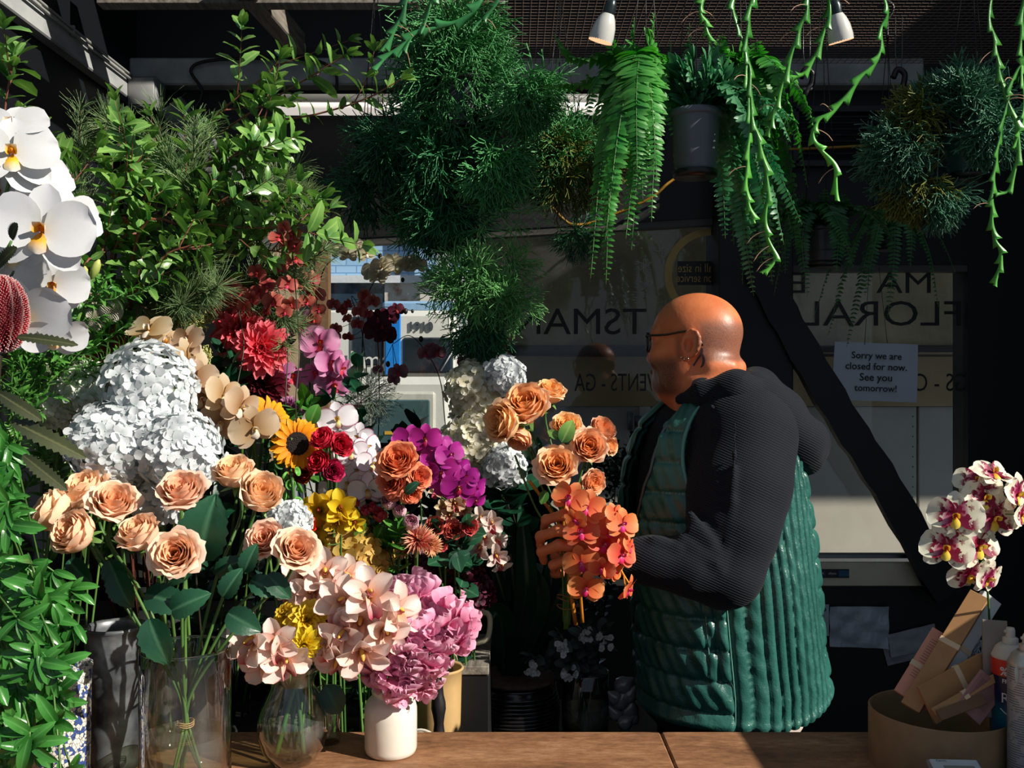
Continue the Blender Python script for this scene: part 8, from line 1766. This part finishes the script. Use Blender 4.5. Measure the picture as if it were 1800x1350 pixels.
# ---------------------------------------------------------------- the bouquet in his hand
apr = petal_mat('apricot_rose_petal', [(0, (244, 146, 58)), (.4, (252, 178, 108)), (.8, (254, 202, 152)), (1., (255, 224, 196))], .3, var=.1)
BQ = 'apricot roses in the held bouquet'; HAND = PX(1000, 955, 1.985)
for k, ((px, py), dp, fd, d, lab, v, lv) in enumerate((
        ((925, 714), 92, (-.2, -.8, .6), 1.96, 'large apricot rose at the top left of the held bouquet', 0, []), ((887, 742), 84, (-.75, -.65, .1), 1.94, 'apricot rose furthest left in the held bouquet', 1, []), ((967, 692), 62, (.2, -.5, .9), 1.99, 'topmost apricot rose of the held bouquet, opening upward', 2, []), ((914, 768), 56, (-.2, -.6, -.6), 1.97, 'apricot rose tucked under the two left ones of the held bouquet', 3, []),
        ((996, 752), 62, (.0, -.8, .6), 1.97, 'apricot rose in the middle of the held bouquet behind a green leaf', 1, [(PX(988, 778, 1.93), (.35, -.2, .8), .05, .032, gloss_leaf, (0, -1, .2)), (PX(985, 770, 1.935), (-.8, -.2, .5), .03, .018, gloss_leaf, (0, -1, .2))]), ((1056, 758), 60, (.5, -.6, .7), 1.99, 'paler pink apricot rose at the upper right of the held bouquet', 3, []), ((1034, 786), 74, (.1, -.9, .35), 1.95, 'apricot rose in front at the right of the held bouquet', 0, []),
        ((979, 820), 80, (-.05, -.9, .45), 1.94, 'apricot rose in the centre above the orange orchids', 4, [(PX(960, 862, 1.95), (-.3, -.3, -.8), .03, .02, lush_leaf, (0, -1, .2)), (PX(1020, 870, 1.95), (.6, -.3, -.5), .03, .02, lush_leaf, (0, -1, .2))]), ((1040, 846), 54, (.5, -.8, -.1), 1.97, 'pale blush rose just above the orange orchids at the right', 1, []), ((1068, 782), 44, (.8, -.5, .2), 2.0, 'apricot rose at the right edge of the held bouquet nearest the man', 2, []))):
    c = PX(px, py, d); R = px2m(dp, d) / 2 * .9; fd = nrm(fd); op = (.42, .5, .6, .25, .7)[v]; low = PX(992 + 3 * (k % 4), 1090 + 8 * (k % 3), 2.0); t0 = thing('apricot_rose', lab, 'rose', low, BQ)
    base = c - fd * R * .6; link('petals', cached('apricot_petals_%d' % v, lambda: rose_geo(30, op, 20 + v, 1.35), apr), t0, face_to(fd, base, k * 1.3, R)); link('calyx', cached('calyx_%d' % (k % 2), lambda: sepals_geo(5, .75, k % 2), calyx_m), t0, face_to(fd, base, 0, R))
    a = k * 2.4; hp = HAND + A(.014 * math.cos(a), .012 * math.sin(a) + .01, 0); q0 = base - fd * R * .12; stem(t0, [q0, q0 - fd * .02 + A(0, .01, -.02), (q0 + hp) / 2 + A(0, .02, 0), hp, low], .0026, n=24)
    for lf in lv: leaf_part(t0, *lf)
orp = petal_mat('orange_orchid_petal', [(0, (206, 50, 60)), (.25, (232, 100, 64)), (.7, (240, 132, 84)), (1, (246, 164, 112))], .34, var=.12, vein=.15); lip_o = petal_mat('magenta_orchid_lip', [(0, (240, 170, 200)), (.4, (214, 40, 130)), (1, (216, 40, 80))], .2)
OG = 'orange orchids in the held bouquet'; yst = leaf_mat('golden_stem', (150, 90, 20), (206, 140, 40), rough=.4, transl=0)
orchid('orange_orchid', 'left orange moth orchid spray in front of the holding hand', [(1002, 876, 1.05, (-.3, -.9, .3)), (1030, 892, 1.1, (0, -1, .1)), (1012, 914, .7, (-.4, -.8, -.3)), (1022, 936, 1, (-.2, -.9, .4)), (1062, 958, 1.05, (.2, -.9, .2)), (1022, 990, 1.05, (-.1, -1, .1)), (1048, 925, .9, (.2, -1, .2)), (1030, 1034, 1, (0, -1, -.1))], 1.865, .068, orp, lip_o,
    [PX(1012, 1098, 1.93), PX(1002, 1030, 1.92), PX(1000, 985, 1.935), PX(990, 930, 1.95), PX(996, 880, 1.905), PX(1030, 880, 1.89), PX(1050, 930, 1.885), PX(1034, 1030, 1.88)], OG, seed=60, spread=.2, stem_m=yst, stem_r=.0042, rot=.5)
orchid('orange_orchid', 'right orange moth orchid spray trailing down to his sleeve', [(1080, 905, .8, (.6, -.7, .3)), (1094, 922, 1, (.4, -.9, .2)), (1076, 934, .9, (0, -1, .2)), (1092, 976, 1.05, (.5, -.8, .1)), (1106, 962, .8, (.9, -.3, .2)), (1078, 1004, .9, (.5, -.6, -.3)), (1104, 1036, .9, (.8, -.5, -.3)), (1058, 1000, .8, (-.2, -.9, -.3))], 1.862, .064, orp, lip_o,
    [PX(1024, 1094, 1.95), PX(1020, 1040, 1.94), PX(1016, 985, 1.945), PX(1030, 930, 1.95), PX(1060, 890, 1.90), PX(1085, 920, 1.885), PX(1088, 990, 1.88), PX(1108, 1030, 1.88)], OG, seed=61, spread=.2, stem_m=yst, stem_r=.0034, rot=.5)
g = G()
for k, z in enumerate((1046, 1052, 1066)): tube(g, [PX(998, z, 1.995) + A(.022 * math.cos(a), .016 * math.sin(a), .003 * math.sin(2 * a + k)) for a in np.linspace(0, 2 * PI, 22)], .0012, 4, cap=False)
single('stem_tie', g, solid('brown_twine', (150, 100, 60), .7), 'brown twine tied round the stems of the held bouquet', 'twine')
for k, (pts, lab) in enumerate(((((1000, 1090, 2.01), (1000, 960, 2.0), (955, 880, 1.99), (930, 845, 1.98)), 'golden brown bare stem rising left in the held bouquet'), (((990, 1092, 2.02), (992, 960, 2.0), (945, 900, 2.0), (905, 800, 2.0)), 'green bare stem at the left edge of the held bouquet'))):
    t0 = thing('bare_stem', lab, 'stem', PX(*pts[0]), None); stem(t0, [PX(*q) for q in pts], (.0042, .0028)[k], (yst, stem_g)[k], name='stalk')
